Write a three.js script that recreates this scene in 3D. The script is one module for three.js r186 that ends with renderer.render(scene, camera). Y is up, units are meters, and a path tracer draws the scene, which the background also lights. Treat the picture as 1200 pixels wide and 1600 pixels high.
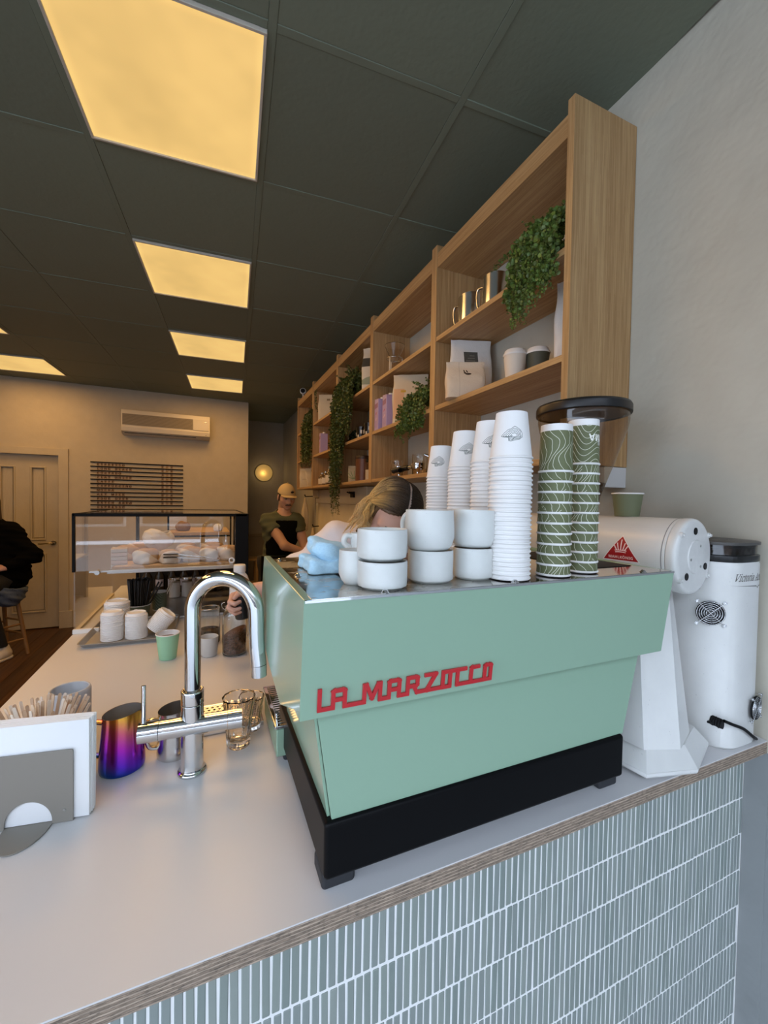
import * as THREE from 'three';
import { RoundedBoxGeometry } from 'three/addons/geometries/RoundedBoxGeometry.js';
import { mergeGeometries, toCreasedNormals } from 'three/addons/utils/BufferGeometryUtils.js';
import { RectAreaLightUniformsLib } from 'three/addons/lights/RectAreaLightUniformsLib.js';

// ---------------------------------------------------------------- camera, sky, exposure
const scene = new THREE.Scene();
const camera = new THREE.PerspectiveCamera(102.29, 0.75, 0.05, 80);
camera.position.set(0, 1.53, 0);
camera.rotation.set(-0.02544, -0.40606, 0.01591, 'YXZ');
const renderer = new THREE.WebGLRenderer({ antialias: true });
renderer.toneMapping = THREE.LinearToneMapping;
renderer.toneMappingExposure = 1.0;
renderer.shadowMap.enabled = true;
const SKY = 5.8;
scene.background = new THREE.Color().setRGB(0.755, 0.89, 1.10);       // soft bright overcast daylight
scene.backgroundIntensity = SKY;
const LAMP = { color: new THREE.Color().setRGB(1.0, 0.54, 0.18), power: 8.0, glow: 0.95 };
RectAreaLightUniformsLib.init();

// ---------------------------------------------------------------- helpers
const PI = Math.PI, V = (x, y, z) => new THREE.Vector3(x, y, z);
let seed = 1;
const srand = (s) => { seed = s >>> 0; };
const rnd = () => { seed = (seed + 0x6D2B79F5) >>> 0; let t = seed; t = Math.imul(t ^ (t >>> 15), t | 1); t ^= t + Math.imul(t ^ (t >>> 7), t | 61); return ((t ^ (t >>> 14)) >>> 0) / 4294967296; };
const rr = (a, b) => a + (b - a) * rnd();
const clamp = (x, a = 0, b = 1) => Math.min(b, Math.max(a, x));
const mix = (a, b, t) => a + (b - a) * t;
const sstep = (a, b, x) => { const t = clamp((x - a) / (b - a)); return t * t * (3 - 2 * t); };
const hash = (x, y, s = 0) => { let h = Math.imul(x, 374761393) + Math.imul(y, 668265263) + Math.imul(s, 974634777); h = Math.imul(h ^ (h >>> 13), 1274126177); return ((h ^ (h >>> 16)) >>> 0) / 4294967296; };
const md = (a, n) => ((a % n) + n) % n;
function vnoise(x, y, px, py, s) {                                   // periodic value noise
  const ix = Math.floor(x), iy = Math.floor(y), fx = x - ix, fy = y - iy, u = fx * fx * (3 - 2 * fx), v = fy * fy * (3 - 2 * fy);
  const h = (a, b) => hash(md(a, px), md(b, py), s);
  return mix(mix(h(ix, iy), h(ix + 1, iy), u), mix(h(ix, iy + 1), h(ix + 1, iy + 1), u), v);
}
function fbm(u, v, px, py, s, oct = 4) { let a = 0, w = 0.5, t = 0; for (let i = 0; i < oct; i++) { a += w * vnoise(u * px, v * py, px, py, s + i * 17); t += w; w *= 0.5; px *= 2; py *= 2; } return a / t; }

const used = {};
function numbered(name) { const n = used[name] = (used[name] ?? -1) + 1; return n ? name + '_' + String(n).padStart(3, '0') : name; }
function tag(o, label, category, group) { o.userData.label = label; o.userData.category = category; if (group) o.userData.group = group; return o; }
const ORD = ['zeroth', 'first', 'second', 'third', 'fourth', 'fifth', 'sixth', 'seventh', 'eighth', 'ninth', 'tenth', 'eleventh', 'twelfth', 'thirteenth', 'fourteenth', 'fifteenth', 'sixteenth', 'seventeenth', 'eighteenth', 'nineteenth', 'twentieth'];
const ord = (k) => k <= 20 ? ORD[k] : k < 30 ? 'twenty-' + ORD[k - 20] : k === 30 ? 'thirtieth' : 'thirty-' + ORD[k - 30];
function shade(o) { o.traverse((c) => { if (c.isMesh) { c.castShadow = true; c.receiveShadow = true; } }); return o; }
function thing(name, label, category, pos = [0, 0, 0], turn = 0, group) {
  const g = new THREE.Group(); g.name = numbered(name); g.position.set(...pos); g.rotation.y = turn; scene.add(g);
  return tag(g, label, category, group);
}
function part(name, geo, mat, parent, label) {
  const m = new THREE.Mesh(geo, mat); m.name = name; m.castShadow = m.receiveShadow = true; parent.add(m);
  if (label) m.userData.label = label;
  return m;
}
function solo(name, geo, mat, label, category, group, pos, turn = 0) {
  const m = new THREE.Mesh(geo, mat); m.name = numbered(name); m.castShadow = m.receiveShadow = true; scene.add(m);
  if (pos) m.position.set(...pos); m.rotation.y = turn;
  return tag(m, label, category, group);
}
function struct(name, geo, mat, parent = scene) {
  const m = geo ? new THREE.Mesh(geo, mat) : new THREE.Group(); m.name = name; m.castShadow = m.receiveShadow = true; parent.add(m);
  if (parent === scene) m.userData.kind = 'structure';
  return m;
}
function copy(o, label, pos, turn, group) {
  const c = o.clone(); c.name = numbered(o.name.replace(/_\d{3}$/, '')); c.userData = { ...o.userData }; scene.add(c);
  if (pos) c.position.set(...pos); if (turn !== undefined) c.rotation.y = turn;
  if (label) c.userData.label = label; if (group) c.userData.group = group;
  return c;
}
// geometry -----------------------------------------------------------------
const T = (g, x = 0, y = 0, z = 0) => g.translate(x, y, z);
const box = (w, h, d, x = 0, y = 0, z = 0) => new THREE.BoxGeometry(w, h, d).translate(x, y, z);
const rbox = (w, h, d, x = 0, y = 0, z = 0, r = 0.003, s = 2) => new RoundedBoxGeometry(w, h, d, s, Math.min(r, w / 2.01, h / 2.01, d / 2.01)).translate(x, y, z);
const span = (x0, x1, y0, y1, z0, z1) => box(x1 - x0, y1 - y0, z1 - z0, (x0 + x1) / 2, (y0 + y1) / 2, (z0 + z1) / 2);
const rspan = (x0, x1, y0, y1, z0, z1, r = 0.003) => rbox(x1 - x0, y1 - y0, z1 - z0, (x0 + x1) / 2, (y0 + y1) / 2, (z0 + z1) / 2, r);
const cyl = (r0, r1, h, x = 0, y = 0, z = 0, n = 32) => new THREE.CylinderGeometry(r1, r0, h, n).translate(x, y + h / 2, z);
const lathe = (pts, n = 40) => new THREE.LatheGeometry(pts.map((p) => new THREE.Vector2(Math.max(p[0], 1e-5), p[1])), n);
const crease = (g, a = 0.6) => toCreasedNormals(g, a);
const merge = (list) => mergeGeometries(list.map((g) => { let q = g.index ? g.toNonIndexed() : g.clone(); for (const k of Object.keys(q.attributes)) if (!['position', 'normal', 'uv'].includes(k)) q.deleteAttribute(k); if (!q.attributes.uv) q.setAttribute('uv', new THREE.BufferAttribute(new Float32Array(q.attributes.position.count * 2), 2)); return q; }));
const curve = (pts, tension = 0.5) => new THREE.CatmullRomCurve3(pts.map((p) => Array.isArray(p) ? V(...p) : p), false, 'catmullrom', tension);
const tube = (pts, r, n = 24, m = 10) => new THREE.TubeGeometry(pts.isCurve || pts.getPoint ? pts : curve(pts), n, r, m, false);
function rod(a, b, r0, r1 = r0, n = 14) {                            // straight round bar with capped ends
  const A = V(...a), B = V(...b), d = B.clone().sub(A), g = new THREE.CylinderGeometry(r1, r0, d.length(), n);
  g.applyQuaternion(new THREE.Quaternion().setFromUnitVectors(V(0, 1, 0), d.clone().normalize())); return g.translate(...A.add(B).multiplyScalar(0.5).toArray());
}
function bar(a, b, w, h, up = V(0, 1, 0)) {                          // square bar from a to b
  const A = V(...a), B = V(...b), d = B.clone().sub(A), g = new THREE.BoxGeometry(w, h, d.length());
  const z = d.clone().normalize(), x = up.clone().cross(z).normalize(), y = z.clone().cross(x);
  return g.applyMatrix4(new THREE.Matrix4().makeBasis(x, y, z)).translate(...A.add(B).multiplyScalar(0.5).toArray());
}
function poly(points, depth, bevel = 0, holes = []) {                // extruded outline in x,y with thickness along +z
  const s = new THREE.Shape(points.map((p) => new THREE.Vector2(...p)));
  for (const h of holes) s.holes.push(new THREE.Path(h.map((p) => new THREE.Vector2(...p))));
  return new THREE.ExtrudeGeometry(s, { depth, bevelEnabled: bevel > 0, bevelSize: bevel, bevelThickness: bevel, bevelSegments: 2, curveSegments: 16, steps: 1 });
}
function hull8(lo, hi) {                                             // frustum from four low corners to four high corners, both counted the same way round
  const q = [...lo, ...hi], f = [[0, 1, 2, 3], [7, 6, 5, 4], [0, 4, 5, 1], [1, 5, 6, 2], [2, 6, 7, 3], [3, 7, 4, 0]], pos = [], uv = [];
  const c = q.reduce((s, p) => s.add(V(...p)), V(0, 0, 0)).multiplyScalar(1 / 8);
  for (const k of f) {
    const P = k.map((i) => V(...q[i])), n = P[1].clone().sub(P[0]).cross(P[2].clone().sub(P[0])), out = n.dot(P[0].clone().add(P[2]).multiplyScalar(0.5).sub(c)) > 0;
    const o = out ? [0, 1, 2, 0, 2, 3] : [0, 2, 1, 0, 3, 2], w = P[1].distanceTo(P[0]), h = P[3].distanceTo(P[0]), U = [[0, 0], [w, 0], [w, h], [0, h]];
    for (const i of o) { pos.push(...P[i].toArray()); uv.push(...U[i]); }
  }
  const g = new THREE.BufferGeometry(); g.setAttribute('position', new THREE.Float32BufferAttribute(pos, 3)); g.setAttribute('uv', new THREE.Float32BufferAttribute(uv, 2)); g.computeVertexNormals(); return g;
}
function metreUV(g, grain = 'x', ox = 0, oy = 0) {                   // box mapping in metres; u runs along the grain
  const q = g.index ? g.toNonIndexed() : g, p = q.attributes.position, n = q.attributes.normal, uv = new Float32Array(p.count * 2);
  for (let i = 0; i < p.count; i += 3) {
    const nx = Math.abs(n.getX(i) + n.getX(i + 1) + n.getX(i + 2)), ny = Math.abs(n.getY(i) + n.getY(i + 1) + n.getY(i + 2)), nz = Math.abs(n.getZ(i) + n.getZ(i + 1) + n.getZ(i + 2));
    const a = nx >= ny && nx >= nz ? ['z', 'y'] : ny >= nz ? ['x', 'z'] : ['x', 'y'];
    const o = a[0] === grain ? a : a[1] === grain ? [a[1], a[0]] : a;
    for (let j = i; j < i + 3; j++) { const c = { x: p.getX(j), y: p.getY(j), z: p.getZ(j) }; uv[2 * j] = c[o[0]] + ox; uv[2 * j + 1] = c[o[1]] + oy; }
  }
  q.setAttribute('uv', new THREE.BufferAttribute(uv, 2)); return q;
}
function warp(g, fn) { const p = g.attributes.position, v = V(0, 0, 0); for (let i = 0; i < p.count; i++) { v.fromBufferAttribute(p, i); fn(v); p.setXYZ(i, v.x, v.y, v.z); } g.computeVertexNormals(); return g; }
function paint(g, fn) { const p = g.attributes.position, c = new Float32Array(p.count * 3), v = V(0, 0, 0); for (let i = 0; i < p.count; i++) { v.fromBufferAttribute(p, i); c.set(fn(v, i), 3 * i); } g.setAttribute('color', new THREE.BufferAttribute(c, 3)); return g; }
// smooth bodies: a signed distance field meshed by surface nets ---------------------
function nets(f, lo, hi, cell) {
  const n = [0, 1, 2].map((i) => Math.ceil((hi[i] - lo[i]) / cell) + 1), [nx, ny, nz] = n, val = new Float32Array(nx * ny * nz), id = new Int32Array(nx * ny * nz).fill(-1), at = (x, y, z) => x + nx * (y + ny * z);
  for (let z = 0; z < nz; z++) for (let y = 0; y < ny; y++) for (let x = 0; x < nx; x++) val[at(x, y, z)] = f(lo[0] + x * cell, lo[1] + y * cell, lo[2] + z * cell);
  const pos = [], idx = [];
  for (let z = 0; z < nz - 1; z++) for (let y = 0; y < ny - 1; y++) for (let x = 0; x < nx - 1; x++) {
    let k = 0, sx = 0, sy = 0, sz = 0; const v = [];
    for (let c = 0; c < 8; c++) v.push(val[at(x + (c & 1), y + ((c >> 1) & 1), z + (c >> 2))]);
    for (let a = 0; a < 8; a++) for (const b of [a | 1, a | 2, a | 4]) if (b !== a && (v[a] < 0) !== (v[b] < 0)) {
      const t = v[a] / (v[a] - v[b]); k++; sx += mix(a & 1, b & 1, t); sy += mix((a >> 1) & 1, (b >> 1) & 1, t); sz += mix(a >> 2, b >> 2, t);
    }
    if (k) { id[at(x, y, z)] = pos.length / 3; pos.push(lo[0] + (x + sx / k) * cell, lo[1] + (y + sy / k) * cell, lo[2] + (z + sz / k) * cell); }
  }
  const quad = (a, b, c, d, flip) => { if (a < 0 || b < 0 || c < 0 || d < 0) return; flip ? idx.push(a, c, b, a, d, c) : idx.push(a, b, c, a, c, d); };
  for (let z = 1; z < nz - 1; z++) for (let y = 1; y < ny - 1; y++) for (let x = 1; x < nx - 1; x++) {
    const s = val[at(x, y, z)] < 0;
    if (s !== (val[at(x + 1, y, z)] < 0)) quad(id[at(x, y - 1, z - 1)], id[at(x, y, z - 1)], id[at(x, y, z)], id[at(x, y - 1, z)], !s);
    if (s !== (val[at(x, y + 1, z)] < 0)) quad(id[at(x - 1, y, z - 1)], id[at(x - 1, y, z)], id[at(x, y, z)], id[at(x, y, z - 1)], !s);
    if (s !== (val[at(x, y, z + 1)] < 0)) quad(id[at(x - 1, y - 1, z)], id[at(x, y - 1, z)], id[at(x, y, z)], id[at(x - 1, y, z)], !s);
  }
  const g = new THREE.BufferGeometry(); g.setAttribute('position', new THREE.Float32BufferAttribute(pos, 3)); g.setIndex(idx); g.computeVertexNormals(); return g;
}
const smin = (a, b, k) => { const h = Math.max(k - Math.abs(a - b), 0) / k; return Math.min(a, b) - h * h * k * 0.25; };
function bone(a, b, r0, r1) {                                        // distance to a tapered capsule
  const [ax, ay, az] = a, dx = b[0] - ax, dy = b[1] - ay, dz = b[2] - az, l2 = dx * dx + dy * dy + dz * dz || 1e-9;
  return (x, y, z) => { const t = clamp(((x - ax) * dx + (y - ay) * dy + (z - az) * dz) / l2); return Math.hypot(x - ax - dx * t, y - ay - dy * t, z - az - dz * t) - mix(r0, r1, t); };
}
function egg(c, r, q) {                                              // distance-like field of a turned ellipsoid
  const inv = q ? q.clone().invert() : null, v = V(0, 0, 0), m = Math.min(...r);
  return (x, y, z) => { v.set(x - c[0], y - c[1], z - c[2]); if (inv) v.applyQuaternion(inv); const k = Math.hypot(v.x / r[0], v.y / r[1], v.z / r[2]); return (k - 1) * m * (k > 1 ? 1 : 1); };
}
const blend = (list, k) => (x, y, z) => { let d = 1e3; for (const f of list) d = smin(d, f(x, y, z), k); return d; };

// textures -----------------------------------------------------------------
function tex(w, h, fn, color = true, repeat = [1, 1]) {              // fn(u, v) -> [r, g, b] in 0..1 (sRGB for colour, plain for data)
  const d = new Uint8Array(w * h * 4);
  for (let y = 0; y < h; y++) for (let x = 0; x < w; x++) { const c = fn((x + 0.5) / w, (y + 0.5) / h), i = 4 * (y * w + x); const a = Array.isArray(c) ? c : [c, c, c]; d[i] = clamp(a[0]) * 255; d[i + 1] = clamp(a[1]) * 255; d[i + 2] = clamp(a[2]) * 255; d[i + 3] = 255; }
  const t = new THREE.DataTexture(d, w, h); t.wrapS = t.wrapT = THREE.RepeatWrapping; t.magFilter = THREE.LinearFilter; t.minFilter = THREE.LinearMipmapLinearFilter; t.generateMipmaps = true; t.repeat.set(...repeat);
  if (color) t.colorSpace = THREE.SRGBColorSpace; t.needsUpdate = true; return t;
}
function canvasTex(w, h, draw, repeat) {
  const c = document.createElement('canvas'); c.width = w; c.height = h; draw(c.getContext('2d'), w, h);
  const t = new THREE.CanvasTexture(c); t.colorSpace = THREE.SRGBColorSpace; if (repeat) { t.wrapS = t.wrapT = THREE.RepeatWrapping; t.repeat.set(...repeat); } return t;
}
const std = (o) => new THREE.MeshStandardMaterial(o), phys = (o) => new THREE.MeshPhysicalMaterial(o);
const lin = (r, g, b) => new THREE.Color().setRGB(r, g, b);

// ---------------------------------------------------------------- materials
function woodTex(light, dark, s, w = 1024, h = 256) {                // grain along u; covers 1.2 m x 0.3 m
  return tex(w, h, (u, v) => {
    const warpv = v + 0.035 * fbm(u, v, 3, 2, s, 3), a = fbm(u, warpv, 3, 24, s + 5, 4), b = fbm(u, warpv, 8, 120, s + 9, 2), pore = fbm(u, v, 30, 128, s + 13, 2), wide = fbm(u, v, 2, 4, s + 3, 2);
    let t = clamp(0.5 + (a - 0.5) * 1.0 + (b - 0.5) * 1.1 + (wide - 0.5) * 0.5); if (pore > 0.66) t -= 0.16;
    return [0, 1, 2].map((i) => mix(dark[i], light[i], clamp(t)));
  }, true, [1 / 1.2, 1 / 0.3]);
}
const oakMap = woodTex([0.77, 0.635, 0.45], [0.63, 0.485, 0.315], 11);
const plasterBump = tex(512, 512, (u, v) => { const a = fbm(u, v, 9, 9, 21, 5), b = fbm(u, v, 40, 40, 31, 2); return 0.7 * a + 0.3 * b; }, false, [1 / 0.8, 1 / 0.8]);
const plasterMap = tex(512, 512, (u, v) => { const a = fbm(u, v, 3, 3, 41, 4), b = fbm(u, v, 24, 24, 43, 3), k = 0.96 + 0.07 * (a - 0.5) + 0.04 * (b - 0.5); return [k, k, k]; }, true, [1 / 1.6, 1 / 1.6]);
const m = {
  oak: std({ map: oakMap, roughness: 0.5, bumpMap: oakMap, bumpScale: 0.0004 }),
  plaster: std({ color: lin(0.57, 0.535, 0.44), map: plasterMap, roughness: 0.86, bumpMap: plasterBump, bumpScale: 0.004 }),
  backPaint: std({ color: lin(0.58, 0.505, 0.385), map: plasterMap, roughness: 0.75, bumpMap: plasterBump, bumpScale: 0.002 }),
  shadedPaint: std({ color: lin(0.46, 0.42, 0.34), map: plasterMap, roughness: 0.7 }),  // wall paint taken darker, the corridor shade put into its colour
  facade: std({ color: lin(0.50, 0.50, 0.48), map: plasterMap, roughness: 0.85, bumpMap: plasterBump, bumpScale: 0.004 }),
  ceiling: std({ color: lin(0.168, 0.192, 0.142), roughness: 0.62, bumpMap: plasterBump, bumpScale: 0.0015 }),
  tbar: std({ color: lin(0.168, 0.192, 0.142), roughness: 0.6 }),
  counter: phys({ color: lin(0.63, 0.62, 0.62), roughness: 0.36, clearcoat: 0.15, clearcoatRoughness: 0.3, bumpMap: plasterBump, bumpScale: 0.0002 }),
  grout: std({ color: lin(0.78, 0.79, 0.78), roughness: 0.9 }),
  chrome: std({ color: lin(0.70, 0.71, 0.72), roughness: 0.045, metalness: 1 }),
  steel: std({ color: lin(0.62, 0.61, 0.59), roughness: 0.22, metalness: 1 }),
  brushed: std({ color: lin(0.52, 0.51, 0.49), roughness: 0.38, metalness: 1 }),
  black: phys({ color: lin(0.005, 0.005, 0.0055), roughness: 0.5, specularIntensity: 0.4 }),
  blackMatte: phys({ color: lin(0.0035, 0.0035, 0.0035), roughness: 1.0, specularIntensity: 0.15 }),
  whitePlastic: std({ color: lin(0.80, 0.79, 0.77), roughness: 0.42 }),
  paper: std({ color: lin(0.80, 0.79, 0.77), roughness: 0.8 }),
  glass: phys({ color: lin(1, 1, 1), roughness: 0.02, transmission: 1, thickness: 0, ior: 1.5 }),
  glassThick: phys({ color: lin(0.97, 0.985, 0.98), roughness: 0.02, transmission: 1, thickness: 0.01, ior: 1.48 }),
  skin: phys({ color: lin(0.56, 0.335, 0.25), roughness: 0.55, sheen: 0.2 }),
  wax: std({ color: lin(0.80, 0.80, 0.78), roughness: 0.5 }),
};
// ---------------------------------------------------------------- the room
const CT = 0.979, WX = 1.222, CEIL = 2.837, TZ = -0.566;
struct('wall_right', metreUV(span(WX, WX + 0.16, -0.12, CEIL + 0.1, -7.45, -0.518), 'z'), m.plaster);
struct('wall_return', metreUV(merge([span(WX + 0.001, WX + 0.16, -0.12, CEIL + 0.1, -0.518, 2.6), span(WX - 0.0012, WX + 0.02, -0.12, 0.949, -0.5655, -0.5175)]), 'z'), std({ color: lin(0.26, 0.275, 0.275), map: plasterMap, roughness: 0.8, bumpMap: plasterBump, bumpScale: 0.004 }));  // lengthened past the camera to block sky from the right
struct('wall_left', metreUV(span(-3.96, -3.8, -0.12, CEIL + 0.1, -7.45, TZ), 'z'), m.backPaint);
{ // back wall with a doorway, turned a little against the counter; its right end stands free
  const g = struct('wall_back', null); g.position.set(0.511, 0, -5.916); g.rotation.y = 0.0299;
  const doorL = -3.05, doorR = -2.075, doorT = 2.0;
  part('wall_surface', metreUV(poly([[-4.5, 0], [doorL, 0], [doorL, doorT], [doorR, doorT], [doorR, 0], [0, 0], [0, CEIL + 0.05], [-4.5, CEIL + 0.05]], 0.14).translate(0, 0, -0.14), 'x'), m.backPaint, g);
  struct('wall_end', metreUV(span(-0.002, 0.004, 0, CEIL, -0.14, -0.001), 'y'), m.shadedPaint, g);
  // architrave round the door
  const ar = (pts) => poly(pts, 0.022, 0.004);
  part('trim_1', ar([[doorR - 0.0, 0], [doorR + 0.085, 0], [doorR + 0.085, doorT + 0.075], [doorR, doorT]]), m.backPaint, g);
  part('trim_2', ar([[doorL - 0.085, doorT + 0.075], [doorL, doorT], [doorR, doorT], [doorR + 0.085, doorT + 0.075]]), m.backPaint, g);
  part('trim_3', ar([[doorL - 0.085, 0], [doorL, 0], [doorL, doorT], [doorL - 0.085, doorT + 0.075]]), m.backPaint, g);
  part('plinth', rspan(doorR - 0.002, doorR + 0.125, 0, 0.2, 0, 0.03, 0.004), m.backPaint, g);
  part('baseboard', rspan(doorR + 0.125, 0, 0, 0.19, 0, 0.018, 0.004), m.backPaint, g);
  // four panelled door
  const d = struct('door_1', null); d.position.copy(g.position); d.rotation.y = g.rotation.y;
  const dz = -0.075, cols = [[doorL + 0.12, doorL + 0.42], [doorR - 0.27, doorR - 0.13]];
  const L = doorL + 0.004, R = doorR - 0.004, W = R - L, xs = [[R - 0.535, R - 0.405], [R - 0.265, R - 0.13]], ys = [[0.2, 0.865], [1.03, 1.86]];
  const pan = []; for (const x of [[R - 0.82, R - 0.69], ...xs]) pan.push([x[0], x[1], 1.03, 1.86]); for (const x of [[R - 0.82, R - 0.56], [R - 0.44, R - 0.13]]) pan.push([x[0], x[1], 0.2, 0.865]);
  const holes = pan.map(([a, b, c, e]) => [[a, c], [b, c], [b, e], [a, e]]);
  part('door_leaf', poly([[L, 0.012], [R, 0.012], [R, doorT - 0.004], [L, doorT - 0.004]], 0.04, 0, holes).translate(0, 0, dz), m.backPaint, d);
  part('door_back', span(L, R, 0.012, doorT - 0.004, dz + 0.002, dz + 0.018), m.backPaint, d);
  for (const [a, b, c, e] of pan) {
    part('panel', rspan(a + 0.02, b - 0.02, c + 0.02, e - 0.02, dz + 0.016, dz + 0.03, 0.008), m.backPaint, d);
    const w = 0.018, f = [[a - 0.006, b + 0.006, e - w + 0.006, e + 0.006], [a - 0.006, b + 0.006, c - 0.006, c + w - 0.006], [a - 0.006, a + w - 0.006, c, e], [b - w + 0.006, b + 0.006, c, e]];
    part('moulding', merge(f.map((q) => rspan(q[0], q[1], q[2], q[3], dz + 0.03, dz + 0.052, 0.006))), m.backPaint, d);
  }
  const h = part('door_handle', merge([cyl(0.026, 0.026, 0.012).rotateX(PI / 2).translate(R - 0.06, 0.99, dz + 0.04), rod([R - 0.06, 0.99, dz + 0.045], [R - 0.06, 0.99, dz + 0.09], 0.008), tube([[R - 0.06, 0.99, dz + 0.09], [R - 0.1, 0.99, dz + 0.094], [R - 0.19, 0.985, dz + 0.088]], 0.0085, 16, 8)]), std({ color: lin(0.45, 0.36, 0.22), roughness: 0.3, metalness: 1 }), d);
}
struct('wall_far', metreUV(span(-4, 1.4, -0.12, CEIL + 0.1, -7.4, -7.24).rotateY(0.0), 'x'), m.shadedPaint);
struct('wall_corridor', metreUV(span(WX - 0.012, WX - 0.001, 0, CEIL, -7.24, -4.95), 'z'), m.shadedPaint);
struct('trim_4', rspan(-0.2, WX - 0.02, 0.90, 0.955, -7.24, -7.21, 0.008), std({ color: lin(0.33, 0.27, 0.18), roughness: 0.5 }));
struct('trim_5', rspan(-0.2, WX - 0.02, 0.0, 0.9, -7.24, -7.228, 0.004), std({ color: lin(0.36, 0.30, 0.21), roughness: 0.6 }));

// floor of long dark boards, running obliquely
{
  const g = struct('floor', null);
  const boards = [0, 1, 2, 3].map((i) => std({ map: woodTex([0.30 + 0.025 * i, 0.205 + 0.018 * i, 0.125], [0.18 + 0.015 * i, 0.118, 0.068], 60 + i * 7, 512, 128), roughness: 0.42 }));
  part('subfloor', span(-3.8, WX, -0.12, -0.014, -7.3, TZ + 0.02), m.shadedPaint, g);
  srand(5); const w = 0.13, per = 1.5, len = 1.9; let row = 0;
  for (let x = -3.75; x < WX - 0.05; x += w, row++) {
    let z = -7.2 - rnd() * len;
    while (z < TZ) { const z0 = Math.max(z, -7.22), z1 = Math.min(z + len, TZ - 0.002); if (z1 - z0 > 0.08) { const mid = part('plank', metreUV(span(x, x + w - 0.0025, -0.014, rr(-0.0007, 0.0007), z0, z1 - 0.002), 'z', rnd() * 3, rnd()), boards[Math.floor(rnd() * 4)], g); } z += len; }
  }
}
// the street outside: footpath, road, unseen terrace added to cut low sky
{
  const b = thing('added_terrace', 'unseen two storey terrace added across the street behind the camera to cut low sky', 'building', [-1, 0, 13]), brick = std({ color: lin(0.20, 0.15, 0.12), roughness: 0.9 }), pale = std({ color: lin(0.42, 0.40, 0.37), roughness: 0.8 }), pane = std({ color: lin(0.03, 0.035, 0.04), roughness: 0.08 });
  part('wall', span(-45, 45, 0, 7.2, 0, 6), brick, b); part('parapet', rspan(-45.1, 45.1, 6.9, 7.3, -0.18, 0.0, 0.03), pale, b); part('awning', hull8([[-40, 2.9, -1.6], [40, 2.9, -1.6], [40, 2.9, 0], [-40, 2.9, 0]], [[-40, 3.0, -1.6], [40, 3.0, -1.6], [40, 3.5, 0], [-40, 3.5, 0]]), pale, b);
  for (let k = -12; k <= 12; k++) { const f = part('window', rspan(k * 2.8 - 0.6, k * 2.8 + 0.6, 4.2, 6.0, -0.06, 0.0, 0.02), pale, b); part('pane', span(k * 2.8 - 0.5, k * 2.8 + 0.5, 4.3, 5.9, -0.08, -0.06), pane, f); const g = part('shop_window', rspan(k * 2.8 - 1.2, k * 2.8 + 1.2, 0.5, 2.7, -0.05, 0.0, 0.02), pale, b); part('pane', span(k * 2.8 - 1.1, k * 2.8 + 1.1, 0.6, 2.6, -0.07, -0.05), pane, g); }
}
struct('pavement', metreUV(span(-9, 9, -0.1, -0.02, TZ + 0.02, 12), 'x'), std({ color: lin(0.30, 0.30, 0.30), roughness: 0.9 }));

// ceiling: painted grid with lay-in panels, turned 3.4 degrees against the counter
const KY = -0.0599, ceilFrame = new THREE.Object3D(); ceilFrame.position.set(-0.12, CEIL, -1.53); ceilFrame.rotation.y = KY; ceilFrame.updateMatrixWorld(true);
const onGrid = (i, j) => ceilFrame.localToWorld(V(i * 0.6, 0, j * 0.6));
const lamps = [[0, 0], [0, -2], [0, -4], [0, -6], [-3, -4], [-3, -6], [-3, -2], [-3, 0]];
{
  const g = struct('ceiling', null); g.position.copy(ceilFrame.position); g.rotation.y = KY;
  part('slab', span(-4.6, 2.0, 0.06, 0.16, -6.6, 1.35), m.ceiling, g);
  const tile = new RoundedBoxGeometry(0.577, 0.015, 0.577, 1, 0.003).translate(0, 0.0125, 0), mats = [m.ceiling, m.ceiling.clone(), m.ceiling.clone()];
  mats[1].color.multiplyScalar(0.93); mats[2].color.multiplyScalar(1.05); srand(3);
  const half = {};
  for (let j = 2; j >= -10; j--) for (let i = -6; i <= 2; i++) {
    if (lamps.some(([a, b]) => a === i && b === j)) continue;
    const p = onGrid(i, j); if (p.x > WX + 0.28 || p.z < -7.5) continue;
    let geo = j === 2 ? (half.front ??= box(0.577, 0.012, 0.27, 0, 0.0125, -0.153)) : tile;
    if (p.x + 0.29 > WX) { const w = WX - (p.x - 0.2885); if (w < 0.03) continue; geo = half[j] ??= box(w, 0.012, j === 2 ? 0.27 : 0.577, -0.2885 + w / 2, 0.0125, j === 2 ? -0.153 : 0); }
    const t = part('ceiling_tile', geo, mats[Math.floor(rnd() * 3)], g); t.position.set(i * 0.6, rr(0, 0.0012), j * 0.6);
  }
  for (let i = -6; i <= 2; i++) part('grid_rail', rbox(0.024, 0.03, 8.2, (i - 0.5) * 0.6, 0.0185, -2.9, 0.001), m.tbar, g);
  for (let j = 2; j >= -10; j--) for (let i = -6; i <= 2; i++) { const px = onGrid(i, j).x, w = Math.min(0.576, WX - px + 0.288); if (w < 0.04) continue; part('cross_rail', rbox(w, 0.027, 0.024, i * 0.6 - 0.288 + w / 2, 0.0172, (j + 0.5) * 0.6 - 0.6, 0.002), m.tbar, g); }
}
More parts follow.
